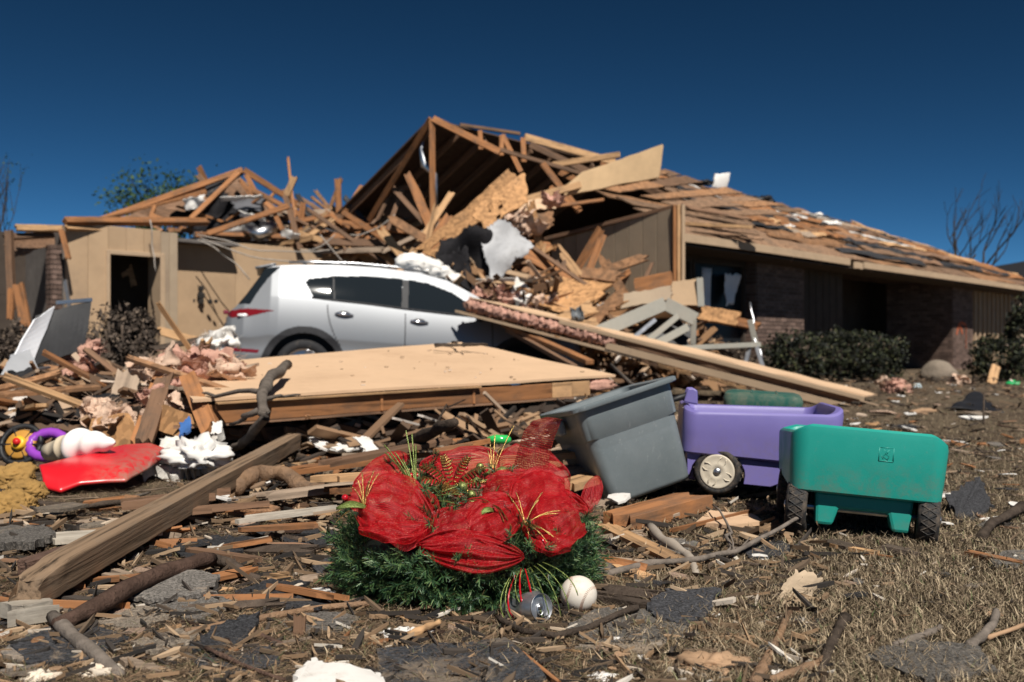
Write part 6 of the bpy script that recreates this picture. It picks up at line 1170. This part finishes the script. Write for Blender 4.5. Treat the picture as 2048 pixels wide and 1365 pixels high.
m = MB(); m.tube([P(975, 880, 4.2), P(990, 879, 4.2), P(1015, 880, 4.2), P(1022, 880, 4.2)], [.012, .02, .02, .008], 10); tag(m.build('green_bottle', N('green_glass').out((.03, .45, .10), .1, 0, .6), smooth=True), 'small bright green bottle behind the wreath', 'bottle')
# bent metal sheet at the left, canvas
ms = empty('metal_sheet', P(90, 740, 6.6), 'folded dark metal sheet catching the sun at the left edge', 'metal sheet')
sheet('dark_face', [P(70, 632, 6.9), P(184, 602, 7.2), P(172, 700, 7.0), P(60, 735, 6.6)], .012, plain('dark_enamel', (.03, .03, .032), .5, nscale=5, amt=.3), ms, jag=.01, rough=.03)
sheet('bright_face', [P(2, 750, 6.3), P(62, 735, 6.6), P(110, 612, 7.0), P(70, 640, 6.7)], .012, plain('bright_enamel', (.86, .87, .9), .35, .0, nscale=5, amt=.1), ms, jag=.01, rough=.02); sheet('bright_face', [P(0, 752, 6.2), P(80, 745, 6.4), P(60, 700, 6.6), P(20, 712, 6.4)], .012, plain('dull_enamel', (.45, .46, .48), .45, .3, nscale=5, amt=.1), ms, jag=.01)
plank('edge_rail', P(5, 750, 6.25), P(100, 735, 6.5), .02, .02, METAL, parent=ms); plank('edge_rail', P(112, 606, 7.0), P(184, 600, 7.2), .02, .03, METAL, parent=ms)
tag(sheet('tarpaulin', [P(0, 820, 5.6), P(90, 800, 6.0), P(70, 745, 6.4), P(-10, 752, 6.2)], .01, BLACKPL, jag=.05, rough=.1, seed=2, smooth=True), 'black sheet slumped under the folded metal sheet', 'tarpaulin')
tag(sheet('landscape_fabric', [G(1885, 822), G(2010, 826), P(1958, 786, 9.6), P(1950, 784, 9.6)], .01, BLACKPL, jag=.03, rough=.04, seed=6, smooth=True), 'black fabric peaked over a stake on the right lawn', 'fabric'); tag(branch('stake', [G(1967, 848), P(1968, 785, 7.4)], .008, .007, BARK), 'thin dark stake beside the black fabric', 'stake')
# boulder by the pier
n = plain('boulder_stone', (.21, .17, .13), .95, nscale=5, amt=.25, bump=.5, bscale=12, dist=.03); tag(blob('boulder', P(1878, 752, 17.0), (.30, .26, .25), n, amp=.10, ns=1.1, seed=12, sub=4, ridged=False), 'round brown boulder at the foot of the far brick pier', 'boulder')
tag(plank('board_scrap', P(1982, 770, 15.0), P(1992, 730, 15.2), .14, .03, W_PALE, up=V((0, -1, .2)), jag=(.02, .04)), 'pale board standing in the right hedge', 'board'); tag(blob('green_bag', P(2026, 771, 15.0), (.09, .07, .07), N('green_bag').out((.02, .40, .12), .4), amp=.4, seed=3, sub=3), 'bright green bag under the right hedge', 'bag')
tag(sheet('pale_scrap', [P(1825, 778, 13.8), P(1845, 776, 13.8), P(1842, 770, 14), P(1828, 769, 14)], .03, plain('pale_blue', (.55, .66, .70), .6), jag=.02), 'pale blue scrap on the lawn before the dark porch', 'scrap')
# ---------------------------------------------------------------- scattered pieces that repeat
r = random.Random(77)
def free(p):
    if 3.3 < p.y < 4.6 and -2.05 < p.x < -1.15: return False
    if (p - V((wc.x, wc.y, p.z))).length < .30: return False
    for M in (GM, PMx):
        q = M.inverted() @ p
        if abs(q.x) < .2 and abs(q.y) < .27: return False
    q = TM.inverted() @ p
    return not (abs(q.x) < .17 and abs(q.y) < .24)
protos = {}
MARKS = [(930, 1100, 'wreath'), (1085, 1245, 'drink can'), (1157, 1203, 'baseball'), (1270, 930, 'grey tub'), (1480, 930, 'purple wagon'), (1720, 980, 'green wagon'), (300, 1050, 'weathered post'), (270, 1180, 'reddish branch'), (450, 1310, 'black shingle scraps'), (900, 1330, 'worn board'), (1370, 1215, 'ragged black shingle'), (1600, 1180, 'tan cardboard'), (1545, 1300, 'pale stick'), (1970, 1260, 'hooked stick'), (1950, 810, 'black fabric'), (1880, 745, 'boulder'), (1700, 740, 'dark hedge'), (150, 890, 'cone toy'), (200, 940, 'red slide'), (20, 990, 'yellow foam'), (550, 960, 'stripped limb'), (800, 800, 'flat panel'), (1450, 1110, 'mossy branch'), (205, 1350, 'bright wood lump'), (680, 1350, 'torn white paper'), (1850, 1320, 'grey shingle'), (1550, 790, 'leaning panel'), (360, 920, 'white flaking board')]
CW = {'lumber_orange': 'orange', 'lumber_pale': 'pale', 'lumber_grey': 'grey', 'lumber_dark': 'dark brown', 'bared_wood': 'tan', 'bark_reddish': 'reddish', 'strand_board_dirty': 'speckled brown', 'pale_insulation': 'peach', 'white_scrap': 'white', 'shingle_dark': 'black', 'shingle_grey': 'grey', 'shingle_brown': 'brown', 'bark': 'dark', 'bark_grey': 'grey', 'strand_board': 'speckled tan'}
def where(x, y):
    mx, my, nm = min(MARKS, key=lambda q: math.hypot(q[0] - x, (q[1] - y) * 1.6)); dx, dy = x - mx, y - my
    return ('on the ground beside the ' if math.hypot(dx, dy) < 60 else 'left of the ' if dx < -abs(dy) else 'right of the ' if dx > abs(dy) else 'in front of the ' if dy > 0 else 'behind the ') + nm
def proto(key, fn):
    if key not in protos: protos[key] = fn()
    return protos[key]
def splinter_mesh(k):
    def f():
        q = random.Random(k); m = MB(); L, w = 1.0, .16 + q.random() * .12
        m.prism([V((x, y, 0)) for (x, y) in [(-.5, -w / 2), (-.1, -w / 2 * q.uniform(.8, 1.2)), (.42, -w / 2 * q.uniform(.3, 1)), (.5, 0), (.3, w / 2 * q.uniform(.5, 1)), (-.2, w / 2), (-.46, w / 2 * q.uniform(.2, 1))]], (0, 0, .045)); me = m.mesh('splinter'); return me
    return proto(('s', k), f)
def chip_mesh(k):
    def f():
        q = random.Random(k + 50); m = MB(); nn_ = 9; m.prism([V(((.5 * q.uniform(.6, 1.1)) * math.cos(i / nn_ * 6.283), (.34 * q.uniform(.55, 1.1)) * math.sin(i / nn_ * 6.283), .06 * q.random())) for i in range(nn_)], (0, 0, .05)); return m.mesh('chip')
    return proto(('c', k), f)
def twig_mesh(k):
    def f():
        q = random.Random(k + 90); m = MB(); a = [V((-.5 + i / 7, .09 * nz((i * .5, k, 0)) * 2, .05 + .05 * nz((i * .5, k, 5)))) for i in range(8)]; m.tube(a, [.028 - .002 * i for i in range(8)], 6)
        if k % 2: m.tube([a[4], a[4] + V((.14, .12, .03)), a[4] + V((.24, .15, .05))], [.014, .011, .006], 5)
        me = m.mesh('twig'); me.shade_smooth(); return me
    return proto(('t', k), f)
def scatter(n_, xr, yr, kinds, smin, smax, zup=.012):
    for _ in range(n_):
        x = r.uniform(*xr); y = yr[0] + (yr[1] - yr[0]) * r.random(); p = G(x, y, 0); 
        if not free(p): continue
        kd = r.choice(kinds); s = r.uniform(smin, smax) * p.y / F; k = r.randrange(6)
        me = {'splinter': splinter_mesh, 'chip': chip_mesh, 'paper': chip_mesh, 'shingle': chip_mesh, 'twig': twig_mesh}[kd](k)
        nm, lb, cat, gp = {'splinter': ('splinter', 'small wood splinter lying loose on the littered lawn', 'splinter', 'wood splinters on the lawn'), 'chip': ('bark_chip', 'small brown bark or board chip on the littered lawn', 'chip', 'bark chips on the lawn'), 'paper': ('paper_scrap', 'tiny white scrap dropped on the littered lawn', 'scrap', 'white scraps on the lawn'), 'shingle': ('shingle_chip', 'small dark shingle chip on the littered lawn', 'shingle chip', 'shingle chips on the lawn'), 'twig': ('twig', 'small dark twig lying loose on the littered lawn', 'twig', 'small twigs on the lawn')}[kd]
        mt = {'splinter': r.choice((W_ORANGE, W_PALE, W_GREY, W_ORANGE, W_DARK)), 'chip': r.choice((BARE, BARK_R, W_GREY, OSB_D, INSUL_P)), 'paper': WHITE, 'shingle': r.choice((SHINGLE_D, SHINGLE_G, SHINGLE_B)), 'twig': r.choice((BARK, BARK_G, BARK_R))}[kd]
        me2 = protos.setdefault((me.name, mt.name), None)
        if me2 is None: me2 = me.copy(); me2.materials.clear(); me2.materials.append(mt); protos[(me.name, mt.name)] = me2
        o = bpy.data.objects.new(nm, me2); zz = 1.0 if kd != 'twig' else 1.0
        px_ = s * F / p.y; lb = ('large ' if px_ > 62 else 'tiny ' if px_ < 30 else 'small ') + CW.get(mt.name, 'brown') + ' ' + cat + ' ' + where(x, y)
        if kd == 'shingle': s *= 1.3
        M = Matrix.Translation(p + V((0, 0, ground_z(p.x, p.y) + zup))) @ Matrix.Rotation(r.uniform(0, 6.28), 4, 'Z') @ Matrix.Rotation(r.uniform(-.15, .15), 4, 'Y') @ Matrix.Rotation(r.uniform(-.2, .2), 4, 'X') @ Matrix.Scale(s, 4)
        tag(reg(o, M), lb, cat, gp)
for k in range(130):                                   # long thin laths and slivers
    x, y = r.uniform(0, 1300), r.uniform(885, 1240); p = G(x, y, 0)
    if not free(p) or (900 < y and abs(x - 930) < 260 and y > 1000): continue
    L = r.uniform(60, 240) * p.y / F; a = r.gauss(0, .45); z = .012 + .07 * max(0, (1010 - y) / 120) * r.random() + .02 * r.random(); d = V((math.cos(a), math.sin(a) * 1.2, r.gauss(0, .05))) * (L / 2); p.z = z; mt = r.choice((W_ORANGE, W_GREY, W_DARK, W_PALE, W_GREY, W_DARK, BARK))
    tag(plank('broken_lath', p - d, p + d, r.uniform(.008, .05), r.uniform(.006, .02), mt, up=V((r.gauss(0, .3), r.gauss(0, .3), 1)), jag=(.05, .08), seed=900 + k), ('long ' if L * F / p.y > 150 else 'short ') + CW.get(mt.name, 'brown') + ' broken lath ' + where(x, y), 'lath', 'broken laths on the ground')
scatter(190, (0, 1250), (1010, 1365), ('splinter', 'chip', 'twig', 'splinter', 'shingle', 'chip'), 25, 80)
scatter(70, (1200, 2048), (1030, 1365), ('splinter', 'chip', 'twig', 'shingle', 'paper'), 18, 60)
scatter(110, (1600, 2048), (815, 1060), ('splinter', 'chip', 'twig', 'paper', 'shingle', 'splinter', 'paper'), 14, 70)
scatter(140, (0, 1250), (880, 1060), ('splinter', 'chip', 'splinter', 'shingle', 'twig', 'splinter', 'paper'), 30, 110, .04)
scatter(60, (1690, 2048), (765, 815), ('splinter', 'chip', 'paper'), 10, 28)
# ---------------------------------------------------------------- plants
def foliage_mesh(pts, size, seed, droop=.0, flat=.5):
    g = np.random.default_rng(seed); n_ = len(pts); pts = np.array(pts); a = g.normal(size=(n_, 3)); a /= np.linalg.norm(a, axis=1)[:, None]; b = g.normal(size=(n_, 3)); b -= a * (a * b).sum(1)[:, None]; b /= np.linalg.norm(b, axis=1)[:, None]
    s = size * (.6 + .8 * g.random(n_))[:, None]; v = np.stack([pts - a * s, pts + b * s * flat, pts + a * s, pts - b * s * flat], 1).reshape(-1, 3); m = MB(); m.v = [tuple(p) for p in v]; m.f = [(4 * i, 4 * i + 1, 4 * i + 2, 4 * i + 3) for i in range(n_)]; return m
HEDGE = island('hedge_leaves', [(0, (.006, .007, .006)), (.5, (.014, .017, .010)), (.8, (.03, .038, .016)), (.95, (.07, .075, .03)), (1, (.2, .14, .11))], .7, .3)
DEADL = island('dead_leaves', [(0, (.03, .024, .02)), (.5, (.075, .058, .047)), (.85, (.13, .10, .08)), (1, (.2, .15, .11))], .9, .1)
def shrub(name, c, s, nleaf, size, mat, label, seed, cat='shrub', stems=7, shell=.45):
    e = empty(name, (c[0], c[1], 0), label, cat); g = random.Random(seed); pts = []; c = V(c)
    while len(pts) < nleaf:
        v = V((g.gauss(0, 1), g.gauss(0, 1), g.gauss(0, 1))).normalized(); k = 1 + (.55 if cat != 'shrub' else .28) * nz(v, 2.2, seed) * 2; rr_ = (1 - shell * g.random() ** 1.5) * k; p = V((v.x * s[0] * rr_, v.y * s[1] * rr_, v.z * s[2] * rr_))
        if nz(p, 5, seed) > -.25 and c.z + p.z > .02: pts.append(tuple(c + p))
    foliage_mesh(pts, size, seed).build('crown', mat, e)
    m = MB()
    for k in range(stems):
        a = g.uniform(0, 6.28); q = c + V((math.cos(a) * s[0] * g.uniform(.3, .8), math.sin(a) * s[1] * g.uniform(.3, .8), s[2] * g.uniform(.1, .8))); m.tube(wig((c.x + g.uniform(-.1, .1), c.y, 0), q, 6, .06, k + seed), [.03 - .003 * i for i in range(7)], 6)
    m.build('trunk', BARK, e, smooth=True); return e
def at(x, D): q = P(x, 700, D); return (q.x, q.y)
shrub('hedge_shrub', (*at(1585, 15.6), .36), (.50, .45, .42), 5200, .03, HEDGE, 'clipped dark green shrub before the near brick pier', 1)
shrub('hedge_shrub', (*at(1685, 16.4), .40), (.72, .5, .44), 7500, .03, HEDGE, 'wide clipped dark shrub right of the near brick pier', 2); shrub('hedge_shrub', (*at(1760, 17.0), .34), (.45, .4, .42), 4200, .03, HEDGE, 'rounded dark shrub in front of the porch', 3)
shrub('hedge_shrub', (*at(2000, 16.8), .36), (.55, .45, .38), 5200, .03, HEDGE, 'dark shrub with a pale board before the far pier', 4); shrub('hedge_shrub', (*at(2056, 17.4), .75), (.35, .4, .66), 4200, .035, HEDGE, 'tall dark shrub cut by the right edge', 5)
shrub('hedge_shrub', (*at(1440, 14.0), .33), (.55, .4, .34), 3600, .03, DEADL, 'brown crushed shrub under the broken windows', 6)
shrub('dead_shrub', (*at(240, 9.2), .50), (.33, .3, .36), 4800, .024, DEADL, 'uprooted brown shrub in front of the open doorway', 7, 'dead shrub', stems=22, shell=.9); shrub('dead_shrub', (*at(280, 9.4), .68), (.14, .16, .18), 1800, .024, DEADL, 'side tuft of brown leaves by the doorway column', 9)
shrub('dead_shrub', (*at(20, 11.0), .42), (.45, .4, .35), 3600, .03, DEADL, 'brown leafless shrub at the left edge under the porch', 8)
TREEB = plain('tree_bark', (.05, .042, .036), .95, spec=.1, nscale=8, amt=.3)
def bare_tree(name, base, h_, label, seed, lean=0.0, spread=.5, r0=.09, depth=5, leaves=None):
    e = empty(name, base, label, 'tree'); g = random.Random(seed); trunk = MB(); crown = MB(); tips = []
    def grow(p, d, L, rr_, dep, first):
        n_ = 4; pts = [p]; q = p
        for i in range(n_): d = (d + V((g.gauss(0, .12), g.gauss(0, .12), .05))).normalized(); q = q + d * (L / n_); pts.append(q)
        (trunk if first else crown).tube(pts, [rr_ * (1 - .35 * i / n_) for i in range(n_ + 1)], 6 if dep > 2 else 4, False)
        tips.append(q)
        if dep == 0: return
        for k in range(g.choice((2, 2, 3))):
            nd = (d + V((g.gauss(0, spread), g.gauss(0, spread), g.uniform(-.1, .5)))).normalized(); grow(pts[g.choice((2, 3, 4, 4))], nd, L * g.uniform(.62, .85), rr_ * .62, dep - 1, False)
    grow(V(base), V((lean, 0, 1)).normalized(), h_ * .3, r0, depth, True)
    TB_ = TREEB
    trunk.build('trunk', TB_, e, smooth=True); crown.build('limbs', TB_, e, smooth=True)
    if leaves:
        gl = random.Random(seed + 1); pts = [tuple(t + V((gl.gauss(0, leaves[0]), gl.gauss(0, leaves[0]), gl.gauss(0, leaves[0] * .7)))) for t in tips for _ in range(leaves[1])]; foliage_mesh(pts, leaves[2], seed).build('crown', leaves[3], e)
    return e
GL = island('spring_leaves', [(0, (.012, .03, .012)), (.5, (.03, .06, .02)), (1, (.07, .11, .03))], .7, .2)
bare_tree('bare_tree', (*at(1912, 42), 0), 8.6, 'bare storm-stripped tree behind the far end of the roof', 4, .0, .34, .14, 5); bare_tree('bare_tree', (*at(1930, 44), 0), 7.2, 'slanting bare tree beside the stripped one', 14, .25, .35, .12, 4)
bare_tree('bare_tree', (*at(12, 22), 0), 6.4, 'thin bare tree at the left edge', 27, -.06, .13, .05, 5, (.12, 2, .03, GL)); bare_tree('bare_tree', (*at(52, 24), 0), 3.4, 'low bare sapling left of the porch', 23, .1, .5, .04, 4)
bare_tree('leafy_tree', (*at(268, 40), 0), 6.8, 'small leafy tree behind the left roof slope', 31, 0, .5, .12, 5, (.34, 26, .085, GL)); bare_tree('leafy_tree', (*at(390, 42), 0), 9.0, 'taller leafy tree behind the left roof peak', 33, 0, .45, .14, 5, (.36, 26, .085, GL))
# far neighbour's house at the right edge
fh = empty('neighbour_house', (*at(2060, 48), 0), 'dark roofed house far off at the right edge', 'house'); q = V((*at(2075, 48), 0)); FD = plain('far_roof', (.03, .03, .035), .9); m = MB()
m.prism([q + V((-3.2, -4, 2.9)), q + V((-1.6, -4, 4.6)), q + V((6, -4, 4.6)), q + V((9, -4, 2.9))], (0, 8, 0)); m.build('roof', FD, fh); MB().box((q.x + 2.8, q.y, 1.45), (11, 6, 2.9)).build('wall', SIDING_G, fh)
fh2 = empty('neighbour_house', (*at(4, 50), 0), 'pale house seen through the gap at the left edge', 'house'); q = V((*at(-10, 50), 0)); MB().box((q.x, q.y, .9), (2.2, 5, 2.2)).build('wall', plain('pale_wall', (.3, .32, .3), .8), fh2); m = MB(); m.prism([q + V((-1.5, -3, 2.0)), q + V((0, -3, 2.6)), q + V((1.5, -3, 2.0))], (0, 6, 0)); m.build('roof', FD, fh2)
# ---------------------------------------------------------------- ground cover nobody could count
def blades(n_, xr, yr, ln, wd, stops, name, label, up=(.3, 1.0), keep=None, seed=1, lay=.0, dens=None):
    g = np.random.default_rng(seed); y = yr[0] + (yr[1] - yr[0]) * g.random(n_); x = xr[0] + (xr[1] - xr[0]) * g.random(n_); D = H * F / (y - YH); X = (x - 1024) * D / F
    if dens is not None: k = g.random(n_) < dens(x, y, X, D); X, D = X[k], D[k]
    n_ = len(X); a = g.random(n_) * 6.283; e = up[0] + (up[1] - up[0]) * g.random(n_); L = ln * (.5 + g.random(n_)) ; w = wd * (.6 + .8 * g.random(n_))
    base = np.stack([X, D, np.array([ground_z(p, q) for p, q in zip(X, D)]) - .002 + .012 * lay * g.random(n_)], 1); hd = np.stack([np.cos(a), np.sin(a), np.zeros(n_)], 1); sd = np.stack([-np.sin(a), np.cos(a), np.zeros(n_)], 1)
    up_ = np.array([0, 0, 1.0]); mid = base + (hd * (1 - e)[:, None] * .45 + up_ * (e * .55)[:, None]) * L[:, None]; tip = base + (hd * (1 - e * .6)[:, None] + up_ * (e * .8)[:, None]) * L[:, None] + g.normal(size=(n_, 3)) * (L * .08)[:, None]
    tip[:, 2] = np.maximum(tip[:, 2], base[:, 2] + .002); W_ = w[:, None]
    v = np.stack([base - sd * W_, base + sd * W_, mid + sd * W_ * .8, mid - sd * W_ * .8, tip], 1).reshape(-1, 3)
    i = np.arange(n_)[:, None] * 5; q = (i + np.array([[0, 1, 2, 3]])).tolist(); t = (i + np.array([[3, 2, 4]])).tolist(); m = MB(); m.v = v.tolist(); m.f = [tuple(f) for f in q] + [tuple(f) for f in t]
    return tag(m.build(name, island(name + '_mat', stops, .8, .2), centre=False), label, name.replace('_', ' '), None, 'stuff')
STRAW = [(0, (.055, .04, .027)), (.35, (.15, .112, .072)), (.7, (.28, .215, .14)), (.93, (.44, .35, .235)), (1, (.05, .09, .025))]
def dg(x, y, X, D): 
    n_ = np.array([mnoise.noise(V((p * 2.2, q * 2.2, 3))) for p, q in zip(X, D)]); return np.clip((x - 1050) / 350 + n_ * .9 + .1, .05, 1) * np.clip((y - 760) / 90, .25, 1)
blades(250000, (600, 2700), (775, 1400), .032, .0012, STRAW, 'dry_grass', 'short dry lawn grass at the lower right', (.45, 1.0), seed=2, dens=dg)
blades(170000, (-400, 1550), (900, 1400), .050, .0007, [(0, (.045, .03, .02)), (.5, (.14, .092, .058)), (.85, (.36, .26, .165)), (1, (.05, .09, .03))], 'straw', 'brown pine straw and chaff over the ground', (.0, .28), seed=3, lay=1.0)
def chips(n_, xr, yr, s0, s1, stops, name, label, seed, zmax=.015, dens=None, ymin=0, thin=1.0):
    g = np.random.default_rng(seed); y = yr[0] + (yr[1] - yr[0]) * g.random(n_); x = xr[0] + (xr[1] - xr[0]) * g.random(n_); D = H * F / (y - YH); X = (x - 1024) * D / F
    k = (np.hypot(X - wc.x, D - wc.y) > .26) & ~((D > 3.3) & (D < 4.7) & (X > -2.1) & (X < -1.2)); X, D = X[k], D[k]; n_ = len(X)
    s = (s0 + (s1 - s0) * g.random(n_) ** 2.2) * D / F; a = g.random(n_) * 6.283; asp = (.10 + .45 * g.random(n_)) * thin; tx = g.normal(size=n_) * .25; ty = g.normal(size=n_) * .25
    z = np.array([ground_z(p, q) for p, q in zip(X, D)]) + zmax * g.random(n_) * np.clip(D / 3, .6, 3); vs = []; fs = []
    ca, sa = np.cos(a), np.sin(a); j = .35 + .8 * g.random((n_, 6)); th = np.arange(6) / 6 * 6.2832
    lx = np.cos(th)[None, :] * j * s[:, None] * .5; ly = np.sin(th)[None, :] * j * (s * asp)[:, None] * .5
    wx = X[:, None] + lx * ca[:, None] - ly * sa[:, None]; wy = D[:, None] + lx * sa[:, None] + ly * ca[:, None]; wz = z[:, None] + .003 + lx * tx[:, None] + ly * ty[:, None]
    top = np.stack([wx, wy, wz + .08 * s[:, None]], 2); bot = np.stack([wx, wy, wz], 2); v = np.concatenate([top, bot], 1).reshape(-1, 3); i = np.arange(n_)[:, None] * 12; m = MB(); m.v = v.tolist()
    fs = [tuple(f) for f in (i + np.arange(6)[None]).tolist()]
    for e in range(6): fs += [tuple(f) for f in (i + np.array([[e, e + 6, (e + 1) % 6 + 6, (e + 1) % 6]])).tolist()]
    m.f = fs; return tag(m.build(name, island(name + '_mat', stops, .9, .15), centre=False), label, 'litter', None, 'stuff')
MIX = [(0, (.022, .019, .018)), (.35, (.055, .041, .032)), (.6, (.115, .078, .052)), (.8, (.20, .13, .082)), (.94, (.29, .20, .13)), (.985, (.38, .30, .22)), (1, (.55, .51, .46))]
chips(12500, (-400, 1550), (985, 1420), 4, 30, MIX, 'wood_litter', 'fine brown chips of wood and bark over the near ground', 5, thin=.7)
chips(5000, (-60, 1250), (820, 1010), 6, 60, MIX, 'debris_litter', 'brown and grey crumbs of debris around the flat panel', 6, .05)
chips(5200, (1250, 2700), (775, 1150), 4, 26, MIX, 'lawn_litter', 'scattered crumbs of debris on the right lawn', 7, .012)
chips(1500, (1500, 2100), (755, 800), 4, 18, MIX[:-1] + [(1, (.7, .66, .6))], 'edge_litter', 'line of pale rubble along the foot of the house', 8, .04)
chips(6000, (-400, 1650), (960, 1420), 20, 110, [(0, (.025, .023, .022)), (.3, (.055, .045, .038)), (.5, (.14, .095, .06)), (.75, (.28, .18, .105)), (.94, (.40, .29, .19)), (1, (.58, .54, .48))], 'splinter_litter', 'thin dark and tan splinters strewn over the near ground', 15, .025, thin=.3)
chips(4000, (1250, 2700), (790, 1420), 8, 44, [(0, (.025, .023, .022)), (.4, (.08, .06, .045)), (.7, (.22, .15, .095)), (.95, (.36, .26, .18)), (1, (.58, .54, .48))], 'lawn_splinters', 'dark and tan splinters caught in the lawn', 16, .02, thin=.45)
m = MB(); q = random.Random(55)
for k in range(4200):
    x, y = q.uniform(-300, 2500), q.uniform(860, 1400); p = G(x, y); L = q.uniform(20, 90) * p.y / F; a = q.uniform(0, 6.28); e = p + V((math.cos(a) * L, math.sin(a) * L, 0)); rr_ = q.uniform(.6, 1.8) * p.y / F
    if (p - V((wc.x, wc.y, 0))).length < .27: continue
    pts = wig(p, e, 5, .08, k); m.tube([V((t.x, t.y, ground_z(t.x, t.y) + .006 + .012 * abs(nz(t, 9, k)))) for t in pts], [rr_, rr_ * .95, rr_ * .9, rr_ * .8, rr_ * .65, rr_ * .4], 4)
tag(m.build('twig_litter', island('twig_litter_mix', [(0, (.03, .024, .02)), (.5, (.09, .065, .05)), (.85, (.17, .125, .09)), (1, (.32, .22, .14))]), centre=False), 'fine broken twigs over the whole lawn', 'twigs', None, 'stuff')
# rubble mound at the left and beneath the flat panel
m = MB(); q = random.Random(9)
for k in range(3600):
    x = q.uniform(-40, 1300); D = q.uniform(4.9, 8.2) if x < 480 else q.uniform(4.9, 8.0); lim = interp(x, [(-40, .34), (300, .36), (420, .22), (900, .20), (1250, .16), (1300, .05)]) * min(1, max(.15, (D - 4.2) / 1.5)); z = q.uniform(0, lim); p = P(x, 700, D); p.z = z
    m.box((0, 0, 0), (q.uniform(.08, .6), q.uniform(.012, .07), q.uniform(.006, .022)), Matrix.Translation(p) @ Matrix.Rotation(q.uniform(0, 6.3), 4, 'Z') @ Matrix.Rotation(q.gauss(0, .3), 4, 'Y') @ Matrix.Rotation(q.gauss(0, .5), 4, 'X'))
tag(m.build('low_rubble', island('low_rubble_mix', [(0, (.02, .018, .017)), (.3, (.09, .06, .042)), (.6, (.22, .13, .075)), (.85, (.34, .22, .13)), (.96, (.42, .32, .24)), (1, (.6, .56, .52))])), 'broken wood rubble under the flat panel and at the left', 'rubble', None, 'stuff')
q = random.Random(19)
for k in range(60):
    x = q.uniform(0, 440); D = q.uniform(4.8, 7.5); p = P(x, 700, D); p.z = q.uniform(.1, .36) * min(1, (D - 3.9)); L = q.uniform(.18, .6); a = q.uniform(0, 6.28); d = V((math.cos(a), math.sin(a) * .6, q.gauss(0, .3))) * L
    mt = q.choice((W_ORANGE, W_DARK, W_GREY, OSB_D, W_DARK, W_PALE)); py = YH + (H - p.z) * F / D; near = min([(80, 690, 'folded metal sheet'), (240, 680, 'dead shrub'), (160, 890, 'cone toy'), (40, 890, 'toy steering wheel'), (300, 820, 'dark leaning plank'), (400, 810, 'brown leaning plank'), (395, 735, 'big insulation tuft'), (190, 820, 'black triangular sheet'), (40, 790, 'slumped black sheet')], key=lambda t: math.hypot(t[0] - x, t[1] - py))[2]
    tag(plank('rubble_board', p - d, p + d, q.uniform(.025, .09), .018, mt, up=V((q.gauss(0, .4), -.4, 1)), jag=(.05, .05), seed=k), f"{'long' if L > .38 else 'short'} {CW.get(mt.name, 'brown')} broken board in the low rubble by the {near}", 'board', 'boards in the low rubble at the left')
m = MB(); q = random.Random(29)
for k in range(1500):
    p = P(q.uniform(300, 700), 700, q.uniform(9, 14.5)); p.z = q.uniform(0, .12); m.box((0, 0, 0), (q.uniform(.08, .5), q.uniform(.03, .15), .02), Matrix.Translation(p) @ Matrix.Rotation(q.uniform(0, 6.3), 4, 'Z') @ Matrix.Rotation(q.gauss(0, .3), 4, 'Y'))
tag(m.build('driveway_rubble', island('driveway_mix', [(0, (.05, .045, .04)), (.5, (.25, .17, .11)), (.9, (.4, .28, .2)), (1, (.65, .6, .55))])), 'splinters and plaster crumbs around the car', 'rubble', None, 'stuff')
